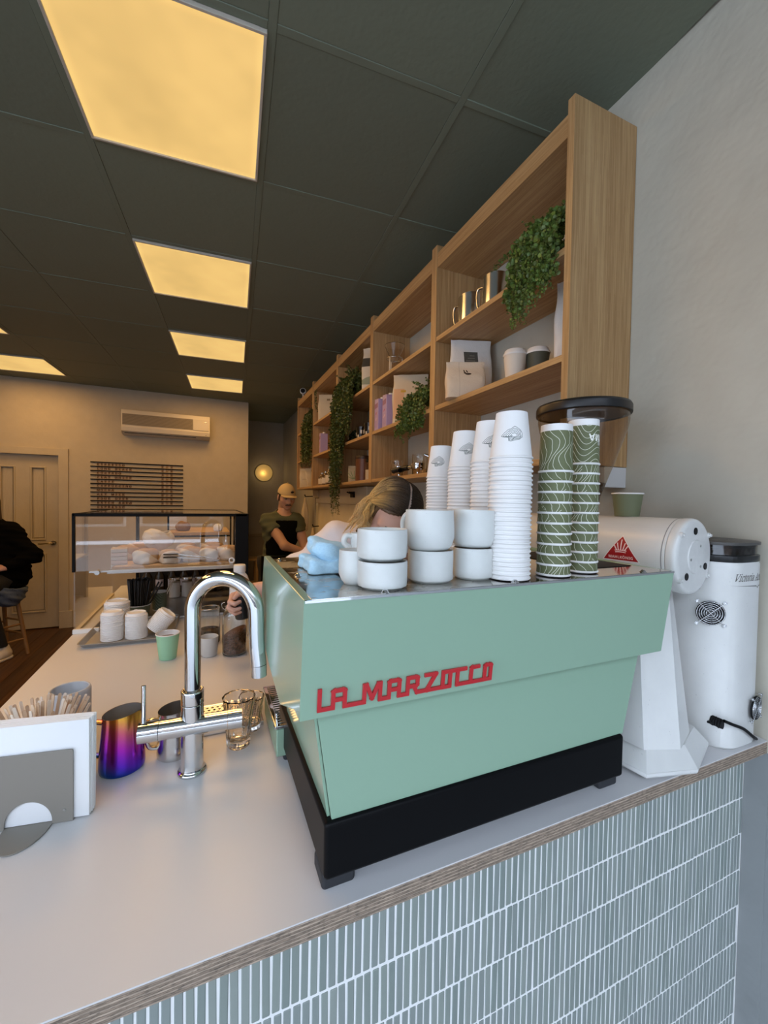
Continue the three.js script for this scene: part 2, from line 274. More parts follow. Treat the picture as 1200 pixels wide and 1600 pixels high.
// front of the shop: tiled low wall under the counter, head above the opening, pier on the left
struct('wall_head', metreUV(span(-3.96, WX, CEIL + 0.07, CEIL + 0.6, -0.5, -0.3), 'x'), m.facade);
struct('added_sky_cover', span(-3.96, WX, CEIL + 0.09, CEIL + 0.2, -0.3, 1.5), m.facade);  // unseen porch roof, added to keep high sky off the front
struct('wall_pier', metreUV(span(-3.96, -3.0, 0, CEIL + 0.1, -0.75, -0.5), 'x'), m.facade);
{
  const g = struct('wall_front', null);
  part('wall_core', span(-0.62, WX, 0, 0.948, -0.72, TZ - 0.0002), m.grout, g);
  const cols = [[0.205, 0.232, 0.224], [0.225, 0.252, 0.242], [0.19, 0.22, 0.215], [0.235, 0.258, 0.25], [0.212, 0.236, 0.236]].map((c) => phys({ color: lin(c[0] * 1.08, c[1] * 1.12, c[2] * 1.06), roughness: 0.3, clearcoat: 0.3, clearcoatRoughness: 0.2 }));
  const pitch = 0.0135, rows = 0.0913, tileG = [0, 1, 2].map((i) => rbox(0.0108 + 0.0003 * (i - 1), 0.0872, 0.008, 0, 0, 0, 0.0016, 1)); srand(17);
  const list = [];
  for (let r = 0; r < 9; r++) { const off = rr(0, pitch); for (let x = -0.62 + off; x < WX - 0.006; x += pitch) list.push([x + rr(-0.0006, 0.0006), 0.9055 - (r + 0.5) * rows + rr(-0.0006, 0.0006) + 0.0008 * Math.sin(x * 9 + r), r]); }
  for (let x = -0.618; x < WX - 0.006; x += pitch) list.push([x, 0.9275, -1]);
  // the three hundred that show largest are parts of their own, the rest one part
  const inFrame = (x, y) => { const v = V(x, y, TZ).project(camera); return Math.abs(v.x) < 1 && Math.abs(v.y) < 1; };
  camera.updateMatrixWorld(true); camera.updateProjectionMatrix();
  list.forEach((t) => { t.push(inFrame(t[0], t[1]) && t[2] >= 0 ? 1 / (t[0] * t[0] + (t[1] - 1.53) ** 2 + TZ * TZ) : 0); });
  const order = list.slice().sort((a, b) => b[3] - a[3]), rest = [];
  order.forEach((t, k) => {
    const geo = tileG[Math.floor(rnd() * 3)], mat = cols[Math.floor(rnd() * 5)], dz = TZ - 0.0030 + rr(-0.0003, 0.0003);
    if (k < 300) { const q = part('tile', geo, mat, g); q.position.set(t[0], t[1], dz); q.rotation.z = rr(-0.012, 0.012); }
    else if (t[2] >= 0 || true) rest.push([t[0], t[1], dz, Math.floor(rnd() * 5)]);
  });
  const geo = merge(rest.map((t) => (t[1] > 0.92 ? rbox(0.0108, 0.04, 0.008, 0, 0, 0, 0.0016, 1) : tileG[1].clone()).translate(t[0], t[1], t[2])));
  const s = part('tiling', geo, cols[4], g); s.userData.kind = 'stuff';
}
// shelf-like bench top: pale laminate on birch ply, an L
{
  const plyMap = tex(1024, 128, (u, v) => {
    const n = 11, k = Math.floor(v * n), odd = k % 2, f = v * n - k, a = fbm(u, v, 40 + (odd ? 40 : 0), 16, 71 + k, 3), edge = f < 0.12 || f > 0.9 ? 0.72 : 1;
    const c = odd ? [0.54, 0.47, 0.405] : [0.66, 0.59, 0.52]; const t = (0.72 + 0.5 * a) * edge * (fbm(u, v, 90, 30, 5, 2) > 0.73 ? 0.75 : 1);
    return c.map((q) => q * t);
  }, true, [1 / 0.6, 1]);
  const g = thing('counter', 'pale laminate counter top with exposed plywood edge above the tiled front', 'counter');
  // outline seen from above (x, -z)
  const out = [[-0.6, 0.522], [1.2205, 0.522], [1.2205, 1.02], [0.235, 1.02], [0.235, 3.0], [-0.489, 3.0], [-0.489, 0.95], [-0.6, 0.95]];
  const slab = (y0, y1, grow) => poly(out, y1 - y0).rotateX(-PI / 2).translate(0, y0, 0);
  part('laminate', slab(CT - 0.0022, CT), m.counter, g, 'pale warm white laminate sheet');
  const ply = slab(CT - 0.03, CT - 0.0022); const p = ply.attributes.position, uv = ply.attributes.uv, n = ply.attributes.normal;
  for (let i = 0; i < p.count; i++) uv.setXY(i, Math.abs(n.getX(i)) > 0.5 ? p.getZ(i) : p.getX(i), (p.getY(i) - (CT - 0.03)) / 0.0278);
  part('plywood_edge', ply, std({ map: plyMap, roughness: 0.62 }), g, 'layered plywood edge');
  part('carcass', metreUV(merge([span(-0.44, 0.19, 0, CT - 0.0305, -2.95, -0.75), span(0.19, 1.2, 0, CT - 0.0305, -0.98, -0.73)]), 'x'), m.backPaint, g);
}
// ---------------------------------------------------------------- lay-in light panels
{
  const glowTex = tex(128, 128, (u, v) => { const a = fbm(u, v, 3, 3, 91, 3), e = Math.min(u, 1 - u, v, 1 - v), k = 0.93 + 0.16 * (a - 0.5) + 0.06 * (1 - sstep(0, 0.05, e)); return [k, k * 0.985, k * 0.95]; });
  const glow = std({ color: lin(0.1, 0.09, 0.07), roughness: 0.5, emissive: lin(1.0, 0.665, 0.235), emissiveIntensity: LAMP.glow, emissiveMap: glowTex });
  const frame = std({ color: lin(0.55, 0.50, 0.42), roughness: 0.4 });
  const names = ['nearest of the warm ceiling light panels, the largest, above the counter', 'second of the warm ceiling light panels, counting back from the largest', 'third of the warm ceiling light panels in the row toward the back wall', 'farthest warm ceiling light panel in the row, nearest the corridor', 'small cut-off warm ceiling light panel at the left edge of the picture', 'warm ceiling light panel above the panelled door, nearest the back wall', 'warm ceiling light panel over the seating left of view', 'warm ceiling light panel by the shopfront left of view'];
  lamps.forEach(([i, j], k) => {
    const p = onGrid(i, j), t = thing('ceiling_light', names[k], 'ceiling light', [p.x, CEIL - 0.004, p.z], KY, 'lay-in ceiling light panels');
    const s = 0.2875, f = 0.009;
    part('light_frame', merge([rspan(-s, s, -0.003, 0.02, -s, -s + f, 0.002), rspan(-s, s, -0.003, 0.02, s - f, s, 0.002), rspan(-s, -s + f, -0.003, 0.02, -s + f, s - f, 0.002), rspan(s - f, s, -0.003, 0.02, -s + f, s - f, 0.002)]), frame, t);
    part('diffuser', new THREE.BoxGeometry(2 * (s - f), 0.006, 2 * (s - f)).translate(0, 0.006, 0), glow, t);
    const l = new THREE.RectAreaLight(LAMP.color, LAMP.power, 2 * (s - f), 2 * (s - f)); l.position.set(0, -0.012, 0); l.rotation.x = -PI / 2; t.add(l);
  });
}
// ---------------------------------------------------------------- espresso machine on the counter, seen from its back
const MX0 = 0.1085, MX1 = 0.806, MT = 1.409;                         // body left, right, top
{
  const t = thing('espresso_machine', 'large sage green espresso machine on a black base with red raised lettering across its back', 'espresso machine', [0, 0, 0]);
  const green = phys({ color: lin(0.268, 0.415, 0.298), roughness: 0.42, clearcoat: 0.35, clearcoatRoughness: 0.25 });
  const greenIn = phys({ color: lin(0.268, 0.415, 0.298), roughness: 0.3, clearcoat: 0.6, clearcoatRoughness: 0.12 });
  const satin = phys({ color: lin(0.003, 0.003, 0.0035), roughness: 0.4, specularIntensity: 0.22 });
  const bx0 = 0.151, bx1 = 0.748, bz0 = -0.5385, bz1 = -0.93, b0 = CT + 0.0235, b1 = CT + 0.106;
  part('base', rspan(bx0, bx1, b0, b1, bz1, bz0, 0.007), satin, t, 'black base');
  for (const [x, z] of [[0.176, -0.575], [0.722, -0.575], [0.176, -0.89], [0.722, -0.89]]) {
    part('foot', merge([rbox(0.05, 0.026, 0.05, x, CT + 0.013, z, 0.006)]), std({ color: lin(0.02, 0.022, 0.026), roughness: 0.6 }), t);
  }
  // lower body: tapered out towards the top
  const lz0 = -0.545, lzt = -0.5415, ly0 = b1 - 0.001, ly1 = 1.27;
  part('lower_panel', hull8([[0.1625, ly0, lz0 - 0.006], [0.75, ly0, lz0 - 0.006], [0.75, ly0, lz0], [0.1625, ly0, lz0]], [[0.135, ly1, lzt - 0.006], [0.792, ly1, lzt - 0.006], [0.792, ly1, lzt], [0.135, ly1, lzt]]), green, t, 'sage green lower back panel');
  const side = (x0, x1, s) => hull8([[x0, ly0, -0.87], [x0 + s * 0.004, ly0, -0.87], [x0 + s * 0.004, ly0, lz0 - 0.008], [x0, ly0, lz0 - 0.008]], [[x1, ly1, -0.87], [x1 + s * 0.004, ly1, -0.87], [x1 + s * 0.004, ly1, lzt - 0.008], [x1, ly1, lzt - 0.008]]);
  part('lower_side_panel', side(0.158, 0.131, 1), greenIn, t); part('lower_side_panel', side(0.755, 0.796, -1), greenIn, t);
  part('chassis', hull8([[0.165, ly0, -0.86], [0.748, ly0, -0.86], [0.748, ly0, -0.552], [0.165, ly0, -0.552]], [[0.137, 1.40, -0.84], [0.79, 1.40, -0.84], [0.79, 1.40, -0.549], [0.137, 1.40, -0.549]]), satin, t);
  // upper back panel leans out; its lower edge overhangs
  const uz1 = -0.4925, uz0 = -0.5105, uy0 = 1.2512, uy1 = MT - 0.0015;
  part('upper_panel', hull8([[MX0, uy0, uz0 - 0.004], [MX1 - 0.002, uy0, uz0 - 0.004], [MX1 - 0.002, uy0, uz0], [MX0, uy0, uz0]], [[MX0, uy1, uz1 - 0.004], [MX1, uy1, uz1 - 0.004], [MX1, uy1, uz1], [MX0, uy1, uz1]]), green, t, 'sage green upper back panel');
  part('panel_return', span(MX0 + 0.002, MX1 - 0.004, uy0, uy0 + 0.004, -0.545, uz0 - 0.003), green, t);
  // side cheeks of the upper body, outline drawn in (z, y)
  const cheek = [[uz1 - 0.004, uy1], [uz0 - 0.004, uy0], [-0.545, uy0], [-0.66, 1.205], [-0.79, 1.222], [-0.878, 1.245], [-0.905, 1.33], [-0.87, MT + 0.004]];
  const cheekGeo = (x) => poly(cheek.map(([z, y]) => [-z, y]), 0.010, 0.0012).rotateY(PI / 2).translate(x, 0, 0);
  part('side_panel', cheekGeo(MX0 + 0.0012), greenIn, t, 'glossy sage green side cheek'); part('side_panel', cheekGeo(MX1 - 0.0112), greenIn, t, 'glossy sage green side cheek');
  // polished steel cup tray on top with slots and stud heads
  const stain = tex(512, 512, (u, v) => { const a = fbm(u, v, 5, 5, 301, 5), b = fbm(u, v, 60, 60, 303, 2); const k = 0.10 + 0.30 * sstep(0.48, 0.7, a) * (1 - sstep(0.3, 0.55, u)) + 0.25 * sstep(0.68, 0.8, b) * (1 - sstep(0.2, 0.5, u)); return [0, k, 0]; }, false);
  const trayM = std({ color: lin(0.50, 0.49, 0.46), metalness: 1, roughness: 1, roughnessMap: stain });
  const topP = poly([[MX0 + 0.01, -(uz1 - 0.001)], [MX1 - 0.008, -(uz1 - 0.001)], [MX1 - 0.008, 0.875], [0.145, 0.875], [0.14, 0.862], [MX0 + 0.01, 0.862]].map(([x, z]) => [x, z]), 0.003, 0.0006).rotateX(-PI / 2).translate(0, MT - 0.0036, 0);
  const tp = topP.attributes.position, tu = topP.attributes.uv; for (let i = 0; i < tp.count; i++) tu.setXY(i, (tp.getX(i) - MX0) / 0.7, (-tp.getZ(i) - 0.49) / 0.4);
  part('cup_tray', topP, trayM, t, 'polished steel cup tray');
  part('tray_edge', span(MX0 + 0.001, MX1 - 0.001, MT - 0.004, MT - 0.0006, uz1 - 0.002, uz1 + 0.0012), m.chrome, t);
  for (let k = 0; k < 16; k++) part('slot', rbox(0.092, 0.0008, 0.0032, 0.24, MT + 0.0002, -0.585 - k * 0.0085, 0.0004, 1), m.black, t);
  part('slot', rbox(0.016, 0.0008, 0.008, 0.235, MT + 0.0002, -0.735, 0.0004, 1), m.black, t);
  for (const [x, z] of [[0.134, -0.655], [0.134, -0.835], [0.218, -0.499], [0.436, -0.5], [0.73, -0.5]]) part('stud', lathe([[0, 0.0045], [0.002, 0.0044], [0.0042, 0.0028], [0.005, 0.0006], [0.0064, 0.0004], [0.0066, -0.0004], [0, -0.0005]], 18).translate(x, MT + 0.0002, z), m.chrome, t);
  part('tray_recess', rspan(0.66, 0.78, MT + 0.0001, MT + 0.0012, -0.80, -0.56, 0.0004), m.black, t);
  // drip tray and its slatted grate at the barista side, seen past the left cheek
  const dz0 = -0.865, dz1 = -1.06;
  part('drip_tray', rspan(0.136, 0.77, CT + 0.012, CT + 0.07, dz1, dz0, 0.003), green, t, 'sage green drip tray box');
  const gr = part('drip_grate', merge([rspan(0.132, 0.775, CT + 0.072, CT + 0.079, dz0 - 0.008, dz0 + 0.002, 0.002), rspan(0.132, 0.775, CT + 0.072, CT + 0.079, dz1 - 0.004, dz1 + 0.006, 0.002), rspan(0.132, 0.142, CT + 0.072, CT + 0.079, dz1, dz0 - 0.004, 0.002), rspan(0.765, 0.775, CT + 0.072, CT + 0.079, dz1, dz0 - 0.004, 0.002)]), m.chrome, t);
  for (let z = dz0 - 0.017; z > dz1 + 0.006; z -= 0.0105) part('slat', rspan(0.139, 0.77, CT + 0.073, CT + 0.0785, z - 0.0032, z + 0.0032, 0.0014), m.chrome, gr);
  part('group_head', merge([cyl(0.034, 0.034, 0.05, 0.30, 1.17, -0.955), cyl(0.034, 0.034, 0.05, 0.60, 1.17, -0.955), rspan(0.27, 0.33, 1.2, 1.3, -0.97, -0.86, 0.01), rspan(0.57, 0.63, 1.2, 1.3, -0.97, -0.86, 0.01)]), m.chrome, t);
  part('steam_wand', merge([tube([[0.165, 1.24, -0.885], [0.165, 1.235, -0.95], [0.160, 1.16, -0.98], [0.155, 1.09, -0.985]], 0.006, 20, 8), new THREE.SphereGeometry(0.016, 18, 12).translate(0.165, 1.24, -0.885)]), m.chrome, t);
  part('front_panel', rspan(0.14, 0.785, 1.235, 1.39, -0.872, -0.856, 0.004), m.brushed, t);
  // red raised lettering: joined strokes on a letter grid
  const h = 0.0285, w = 0.19, S = [];
  const st = (...p) => { for (let i = 0; i + 1 < p.length; i++) S.push([p[i], p[i + 1]]); };
  const a = w / 2, b = 1 - w / 2;
  const qq = 0.05;
  st([a, 1], [a, a], [0.82, a]); st([0.82, a], [0.82, b - qq], [0.91, b], [1.36, b], [1.45, b - qq], [1.45, a]); st([0.82, 0.46], [1.45, 0.46]);
  st([1.45, a], [2.55, a]); st([2.55, a], [2.55, b], [2.66, b], [3.0, 0.22], [3.35, b], [3.46, b], [3.46, a]);
  st([3.46, a], [4.0, a]); st([4.0, a], [4.0, b - qq], [4.09, b], [4.52, b], [4.61, b - qq], [4.61, a]); st([4.0, 0.46], [4.61, 0.46]);
  st([4.61, a], [5.14, a]); st([5.14, a], [5.14, b], [5.65, b], [5.74, b - qq], [5.74, 0.52], [5.66, 0.45], [5.14, 0.45]); st([5.5, 0.45], [5.74, a]);
  st([5.74, a], [7.42, a]); st([6.28, b], [6.93, b], [6.36, a]);
  st([7.42, a], [7.42, b], [8.94, b]); st([7.42, a], [7.91, a], [7.91, b]); st([8.42, b], [8.42, a], [10.81, a]);
  st([9.38, a], [9.38, b - qq], [9.46, b], [9.88, b]); st([10.37, a], [10.37, b - qq], [10.45, b], [10.73, b], [10.81, b - qq], [10.81, a]);
  const lean = Math.atan2(uz1 - uz0, uy1 - uy0), gs = [];
  for (const [p, q] of S) { const dx = q[0] - p[0], dy = q[1] - p[1], l = Math.hypot(dx, dy); gs.push(box(l * h * Math.hypot(dx * 0.87, dy) / l + w * h * 0.98, w * h, 0.0026, 0, 0, 0.00004 * (gs.length % 9)).rotateZ(Math.atan2(dy, dx * 0.87)).translate((p[0] + q[0]) / 2 * h * 0.87, (p[1] + q[1]) / 2 * h, 0)); }
  const lt = part('lettering', merge(gs), phys({ color: lin(0.50, 0.010, 0.016), roughness: 0.35, clearcoat: 0.4 }), t, 'red raised lettering');
  lt.position.set(0.130, 1.2605, uz0 + 0.0021 + (1.2605 - uy0) * Math.tan(lean)); lt.rotation.x = lean;
}

// ---------------------------------------------------------------- handmade mugs stacked on the machine
{
  const glaze = tex(512, 256, (u, v) => { const a = fbm(u, v, 6, 6, 401, 4), s = fbm(u, v, 90, 60, 405, 2), k = 0.84 + 0.07 * (a - 0.5) - (s > 0.93 ? 0.08 : 0); const e = v > 0.965 || v < 0.02 ? 0.82 : 1; return [k * (e < 1 ? 0.93 : 1) * 0.985, k * (e < 1 ? 0.80 : 1), k * (e < 1 ? 0.66 : 1) * 0.985]; });
  const stone = phys({ map: glaze, roughness: 0.42, clearcoat: 0.25, clearcoatRoughness: 0.3 });
  const body = (r, h, foot = 0.86, belly = 1.03) => {                // outside, lip, inside
    const p = [[0.0001, 0.002], [r * foot * 0.8, 0.0015], [r * foot * 0.92, 0], [r * foot, 0.003], [r * (foot + 0.09) , h * 0.10], [r * belly, h * 0.30], [r * (belly + 0.005), h * 0.5], [r * 1.01, h * 0.8], [r, h * 0.985], [r - 0.0009, h], [r - 0.0028, h - 0.0008], [r - 0.0034, h * 0.9], [r * 0.94, h * 0.3], [r * 0.75, h * 0.09], [0.0001, h * 0.075]];
    return lathe(p, 56);
  };
  const handle = (r, h, ang) => tube([[r * 0.96, h * 0.82, 0], [r * 1.36, h * 0.86, 0], [r * 1.62, h * 0.66, 0], [r * 1.52, h * 0.40, 0], [r * 1.0, h * 0.22, 0]], 0.0048, 28, 10).scale(1, 1, 1.25).rotateY(ang);
  const mug = (label, r, h, pos, ang, g, foot, belly) => {
    const t = thing('mug', label, 'mug', pos, 0, g); part('mug_body', body(r, h, foot, belly), stone, t); if (ang !== null) part('handle', handle(r, h, ang), stone, t); return t;
  };
  const G = 'handmade off white mugs on the machine';
  // hh: heights measured above the tray
  mug('low wide speckled mug at the bottom of the left pair on the machine', 0.0352, 0.0385, [0.229, MT, -0.535], 1.05, G, 0.9, 1.0);
  mug('wide speckled mug with a chipped rim, on top of the left pair', 0.0352, 0.0435, [0.2285, MT + 0.0392, -0.536], 1.1, G, 0.88, 1.01);
  mug('tall plain mug half hidden behind the left mug pair, beside the blue cloth', 0.0235, 0.0500, [0.201, MT, -0.572], null, G, 0.74, 1.02);
  mug('small mug with a curved handle peeping out above the one behind the left pair', 0.0175, 0.030, [0.2290, MT + 0.0402, -0.622], 3.0, G, 0.9, 1.0);
  mug('lower mug of the middle pair under the tall round mug', 0.0345, 0.0487, [0.3175, MT, -0.554], 1.1, G, 0.92, 1.0);
  mug('tall rounded mug on top of the middle pair, its handle turned to the hair', 0.0365, 0.0600, [0.3135, MT + 0.0495, -0.552], 1.85, G, 0.85, 1.035);
  mug('lower mug of the right pair, next to the tallest cup stack', 0.032, 0.0495, [0.3965, MT, -0.555], 1.0, G, 0.92, 1.0);
  mug('tall rounded mug leaning slightly on top of the right pair', 0.0345, 0.0595, [0.3955, MT + 0.0505, -0.556], 1.0, G, 0.85, 1.035).rotation.z = -0.035;
}

// ---------------------------------------------------------------- paper cups, nested upside down
const topo = (x, w, h, n, col, lw, s) => {                           // wandering contour lines round the cup, closing at the seam
  x.strokeStyle = col; x.lineWidth = lw; x.lineJoin = 'round';
  for (let k = -4; k < n + 4; k++) { x.beginPath(); for (let i = 0; i <= 96; i++) { const u = i / 96, y = h * (k + 0.5) / n + h * 0.34 * (fbm(u, k * 0.021 + 0.4, 4, 3, s, 3) - 0.5) * 2 + h * 0.13 * Math.sin(2 * PI * (u * 3) + k * 0.22); i ? x.lineTo(u * w, y) : x.moveTo(0, y); } x.stroke(); }
};
function rock(x, cx, cy, s, col, lw) {                               // line drawing of nested contours
  x.strokeStyle = col; x.lineWidth = lw; x.lineJoin = 'round';
  const P = [[-1.0, 0.22], [-0.72, -0.12], [-0.42, -0.52], [-0.1, -0.62], [0.18, -0.85], [0.42, -0.78], [0.72, -0.48], [0.88, 0.0], [0.92, 0.34], [0.6, 0.6], [0.1, 0.72], [-0.12, 0.86], [-0.3, 0.78], [-0.34, 0.36], [-0.8, 0.34]];
  for (let k = 0; k < 5; k++) { const f = 1 - k * 0.175, ox = 0.22 * k * 0.155 / 0.155 * 0.16, oy = 0.03 * k; x.beginPath(); P.forEach(([a, b], i) => { const j = 1 + 0.05 * Math.sin(i * 2.1 + k * 1.3), px = cx + (a * f * j + ox * 0.9) * s, py = cy + (b * f * j + oy) * s; i ? x.lineTo(px, py) : x.moveTo(px, py); }); x.closePath(); x.stroke(); }
}
const cupWhite = canvasTex(1024, 512, (x, w, h) => { x.fillStyle = '#e9e8e6'; x.fillRect(0, 0, w, h); x.save(); rock(x, w * 0.5, h * 0.52, 98, '#46524e', 4.4); x.restore(); });
const cupGreen = canvasTex(1024, 512, (x, w, h) => {
  x.fillStyle = '#646a48'; x.fillRect(0, 0, w, h); x.strokeStyle = '#dfe0cf'; x.lineWidth = 4.5;
  for (let k = -2; k < 19; k++) { x.beginPath(); for (let i = 0; i <= 64; i++) { const v = i / 64, px = w * ((k + 0.5) / 17 + 0.055 * Math.sin(v * 7 + k * 0.55) + 0.10 * (fbm(k * 0.045 + 0.3, v, 4, 3, 7, 3) - 0.5)); i ? x.lineTo(px, v * h) : x.moveTo(px, 0); } x.stroke(); }
  x.fillStyle = '#e9e8e6'; x.fillRect(0, 0, w, h * 0.145);
});
const cupGreenWord = canvasTex(1024, 512, (x, w, h) => {
  x.fillStyle = '#646a48'; x.fillRect(0, 0, w, h); topo(x, w, h, 8, '#dfe0cf', 5, 19);
  x.fillStyle = '#e9e8e6'; x.fillRect(0, 0, w, h * 0.145);
  x.save(); x.translate(w * 0.5, h * 0.42); x.rotate(PI); x.fillStyle = '#f2f1ea'; x.font = 'bold 110px sans-serif'; x.textAlign = 'center'; x.fillText('MA', 0, 40); x.restore();
});
const cupInside = std({ color: lin(0.78, 0.77, 0.74), roughness: 0.7, side: THREE.DoubleSide });
function cupGeo(rRim, rBase, h) {                                    // standing upside down: rim at y = 0
  return {
    wall: (() => { const g = lathe([[rRim * 0.985, 0.0025], [rBase, h]], 44); return g; })(),
    base: lathe([[rBase, h], [rBase - 0.0012, h + 0.0003], [rBase - 0.0022, h - 0.0012], [rBase - 0.0026, h - 0.005], [0.0001, h - 0.0052]], 36),
    inside: lathe([[rBase - 0.0004, h - 0.0066], [rRim * 0.985 - 0.0004, 0.0025]], 36),
    rim: (() => { const p = []; for (let k = 0; k <= 10; k++) { const a = -PI / 2 + k / 10 * PI * 1.9; p.push([rRim - 0.0004 + 0.0017 * Math.cos(a), 0.0019 + 0.0019 * Math.sin(a)]); } return lathe(p, 48); })(),
  };
}
function cupThing(name, label, geo, wallMat, pos, turn, group) {
  const t = thing(name, label, 'paper cup', pos, turn, group);
  part('cup_wall', geo.wall, wallMat, t); part('cup_base', geo.base, cupInside, t); part('cup_inside', geo.inside, cupInside, t); part('rim', geo.rim, m.paper, t); return t;
}
{
  const whiteM = std({ map: cupWhite, roughness: 0.72 }), greenM = std({ map: cupGreen, roughness: 0.62 }), wordM = std({ map: cupGreenWord, roughness: 0.62 });
  const wg = cupGeo(0.0332, 0.0242, 0.0735);
  srand(41);
  const stacks = [
    [0.4485, -0.531, 27, 0.00704, 'top printed cup of the tallest white cup stack, beside the green cups', 'tallest white stack beside green cups', 'white cups of the tallest stack', 2.5],
    [0.4660, -0.607, 27, 0.00704, 'top printed cup of the white stack just behind the tallest one', 'white stack behind the tallest', 'white cups of the second tallest stack', 2.62],
    [0.4850, -0.714, 27, 0.00704, 'top printed cup of the third white stack, above the middle mugs', 'white stack behind the middle mugs', 'white cups of the third stack', 2.7],
    [0.5040, -0.838, 25, 0.00704, 'top printed cup of the lowest white stack, nearest the blond hair', 'white stack nearest the blond hair', 'white cups of the lowest stack', 2.3]];
  for (const [x, z, n, p, top, lab, grp, turn] of stacks) {
    let first = null;
    for (let k = 0; k <= n; k++) {
      const pos = [x + rr(-0.0005, 0.0005), MT + 0.0015 + k * p, z + rr(-0.0005, 0.0005)];
      if (k === n) { cupThing('paper_cup', top, wg, whiteM, pos, turn, undefined); continue; }
      const lb = 'white paper cup ' + ord(n - k + 1) + ' from top of the ' + lab;
      if (!first) first = cupThing('paper_cup', lb, wg, whiteM, pos, rr(0, 6), grp); else copy(first, lb, pos, rr(0, 6));
    }
  }
  const gg = cupGeo(0.0272, 0.0252, 0.0795), gs = [[0.5425, -0.5285, 10, 0.0172, 'top green patterned cup of the left green stack, white band uppermost', 'left green stack', 'cups of the left green stack', greenM, 2.3, -0.006],
    [0.621, -0.541, 11, 0.0172, 'top green patterned cup of the right green stack, with upside-down white letters', 'right green stack', 'cups of the right green stack', wordM, 3.15, -0.012],
    [0.665, -0.605, 9, 0.0165, 'top green patterned cup of the hidden stack behind the right green one', 'hidden stack behind the right green one', 'cups of the rear green stack', greenM, 1.0, 0]];
  for (const [x, z, n, p, top, lab, grp, mat, turn, lean] of gs) {
    let first = null;
    for (let k = 0; k <= n; k++) {
      const pos = [x + lean * k * p + rr(-0.0004, 0.0004), MT + 0.0015 + k * p, z + rr(-0.0004, 0.0004)];
      if (k === n) { cupThing('paper_cup', top, gg, mat, pos, turn, undefined); continue; }
      const lb = 'green cup ' + ord(n - k + 1) + ' from top of the ' + lab;
      if (!first) first = cupThing('paper_cup', lb, gg, greenM, pos, rr(0, 6), grp); else copy(first, lb, pos, rr(0, 6));
    }
  }
}
// blue cleaning cloth folded on the tray
{
  const blueTex = tex(256, 256, (u, v) => { const k = 0.8 + 0.4 * (fbm(u, v, 50, 50, 501, 3) - 0.5), s = fbm(u, v, 5, 5, 505, 3); return [0.74 + 0.2 * (k - 0.8), 0.90 + 0.16 * (k - 0.8), 0.99 + 0.1 * (k - 0.8)]; });
  const bump = tex(256, 256, (u, v) => fbm(u, v, 64, 64, 511, 2), false, [3, 3]);
  const cloth = phys({ map: blueTex, roughness: 0.95, bumpMap: bump, bumpScale: 0.0008, sheen: 0.5, sheenColor: lin(0.4, 0.6, 0.8), sheenRoughness: 0.6 });
  const t = thing('cleaning_cloth', 'light blue cleaning cloth folded over on the machine top beside the mugs', 'cloth', [0.190, MT, -0.70]); t.scale.set(0.95, 0.84, 1);
  const fold = (lo, hi, f, c) => metreUV(nets(f, lo, hi, c), 'x').scale(1, 1, 1);
  const wob = (x, y, z, a) => 0.0022 * Math.sin(x * 130 + z * 70 + a) + 0.0016 * Math.sin(x * 60 - z * 160 + a * 2) + 0.0012 * Math.sin(y * 300 + x * 90);
  const a = fold([-0.05, -0.004, -0.07], [0.07, 0.04, 0.06], (x, y, z) => Math.max(Math.hypot(Math.max(Math.abs(x - 0.01) - 0.034, 0) * 0.9, Math.max(Math.abs(y - 0.0125) - 0.0035 - (x - 0.01) * -0.05, 0), Math.max(Math.abs(z) - 0.036, 0)) - 0.012 + wob(x, y, z, 0), -y + 0.0008), 0.003);
  const b = fold([-0.05, 0.012, -0.07], [0.07, 0.075, 0.06], (x, y, z) => { const yy = y - 0.036 + (x - 0.014) * 0.35 + 0.003 * Math.sin(z * 50); return Math.hypot(Math.max(Math.abs(x - 0.018) - 0.026, 0) * 0.8, Math.max(Math.abs(yy) - 0.005, 0), Math.max(Math.abs(z + 0.004) - 0.03, 0)) - 0.015 + wob(x, y, z, 2); }, 0.003);
  const uvs = (g) => { const p = g.attributes.position, uv = g.attributes.uv; for (let i = 0; i < p.count; i++) uv.setXY(i, uv.getX(i) * 9, uv.getY(i) * 9); return g; };
  part('lower_fold', uvs(a), cloth, t); part('upper_fold', uvs(b), cloth, t);
}
// ---------------------------------------------------------------- grinders
function loft(rings, cap = true) {                                   // flat-faced body through polygon rings of equal count, counted counter-clockwise seen from above, low to high
  const pos = [], uv = [], n = rings[0].length, put = (...P) => P.forEach((p) => { pos.push(...p); uv.push(p[0] + p[2], p[1]); });
  for (let r = 0; r + 1 < rings.length; r++) for (let i = 0; i < n; i++) { const a = rings[r][i], b = rings[r][(i + 1) % n], c = rings[r + 1][(i + 1) % n], d = rings[r + 1][i]; put(a, b, c); put(a, c, d); }
  if (cap) for (let i = 1; i + 1 < n; i++) { const A = rings[0], B = rings[rings.length - 1]; put(A[0], A[i + 1], A[i]); put(B[0], B[i], B[i + 1]); }
  const g = new THREE.BufferGeometry(); g.setAttribute('position', new THREE.Float32BufferAttribute(pos, 3)); g.setAttribute('uv', new THREE.Float32BufferAttribute(uv, 2)); g.computeVertexNormals(); return g;
}
const scuff = tex(256, 256, (u, v) => { const a = fbm(u, v, 6, 6, 601, 4), b = fbm(u, v, 64, 64, 605, 2), k = 0.9 + 0.05 * (a - 0.5) - (b > 0.9 ? 0.08 : 0); return [k, k, k * 0.99]; }, true, [4, 4]);
const enamel = phys({ color: lin(0.86, 0.86, 0.85), map: scuff, roughness: 0.4, clearcoat: 0.3, clearcoatRoughness: 0.25 });
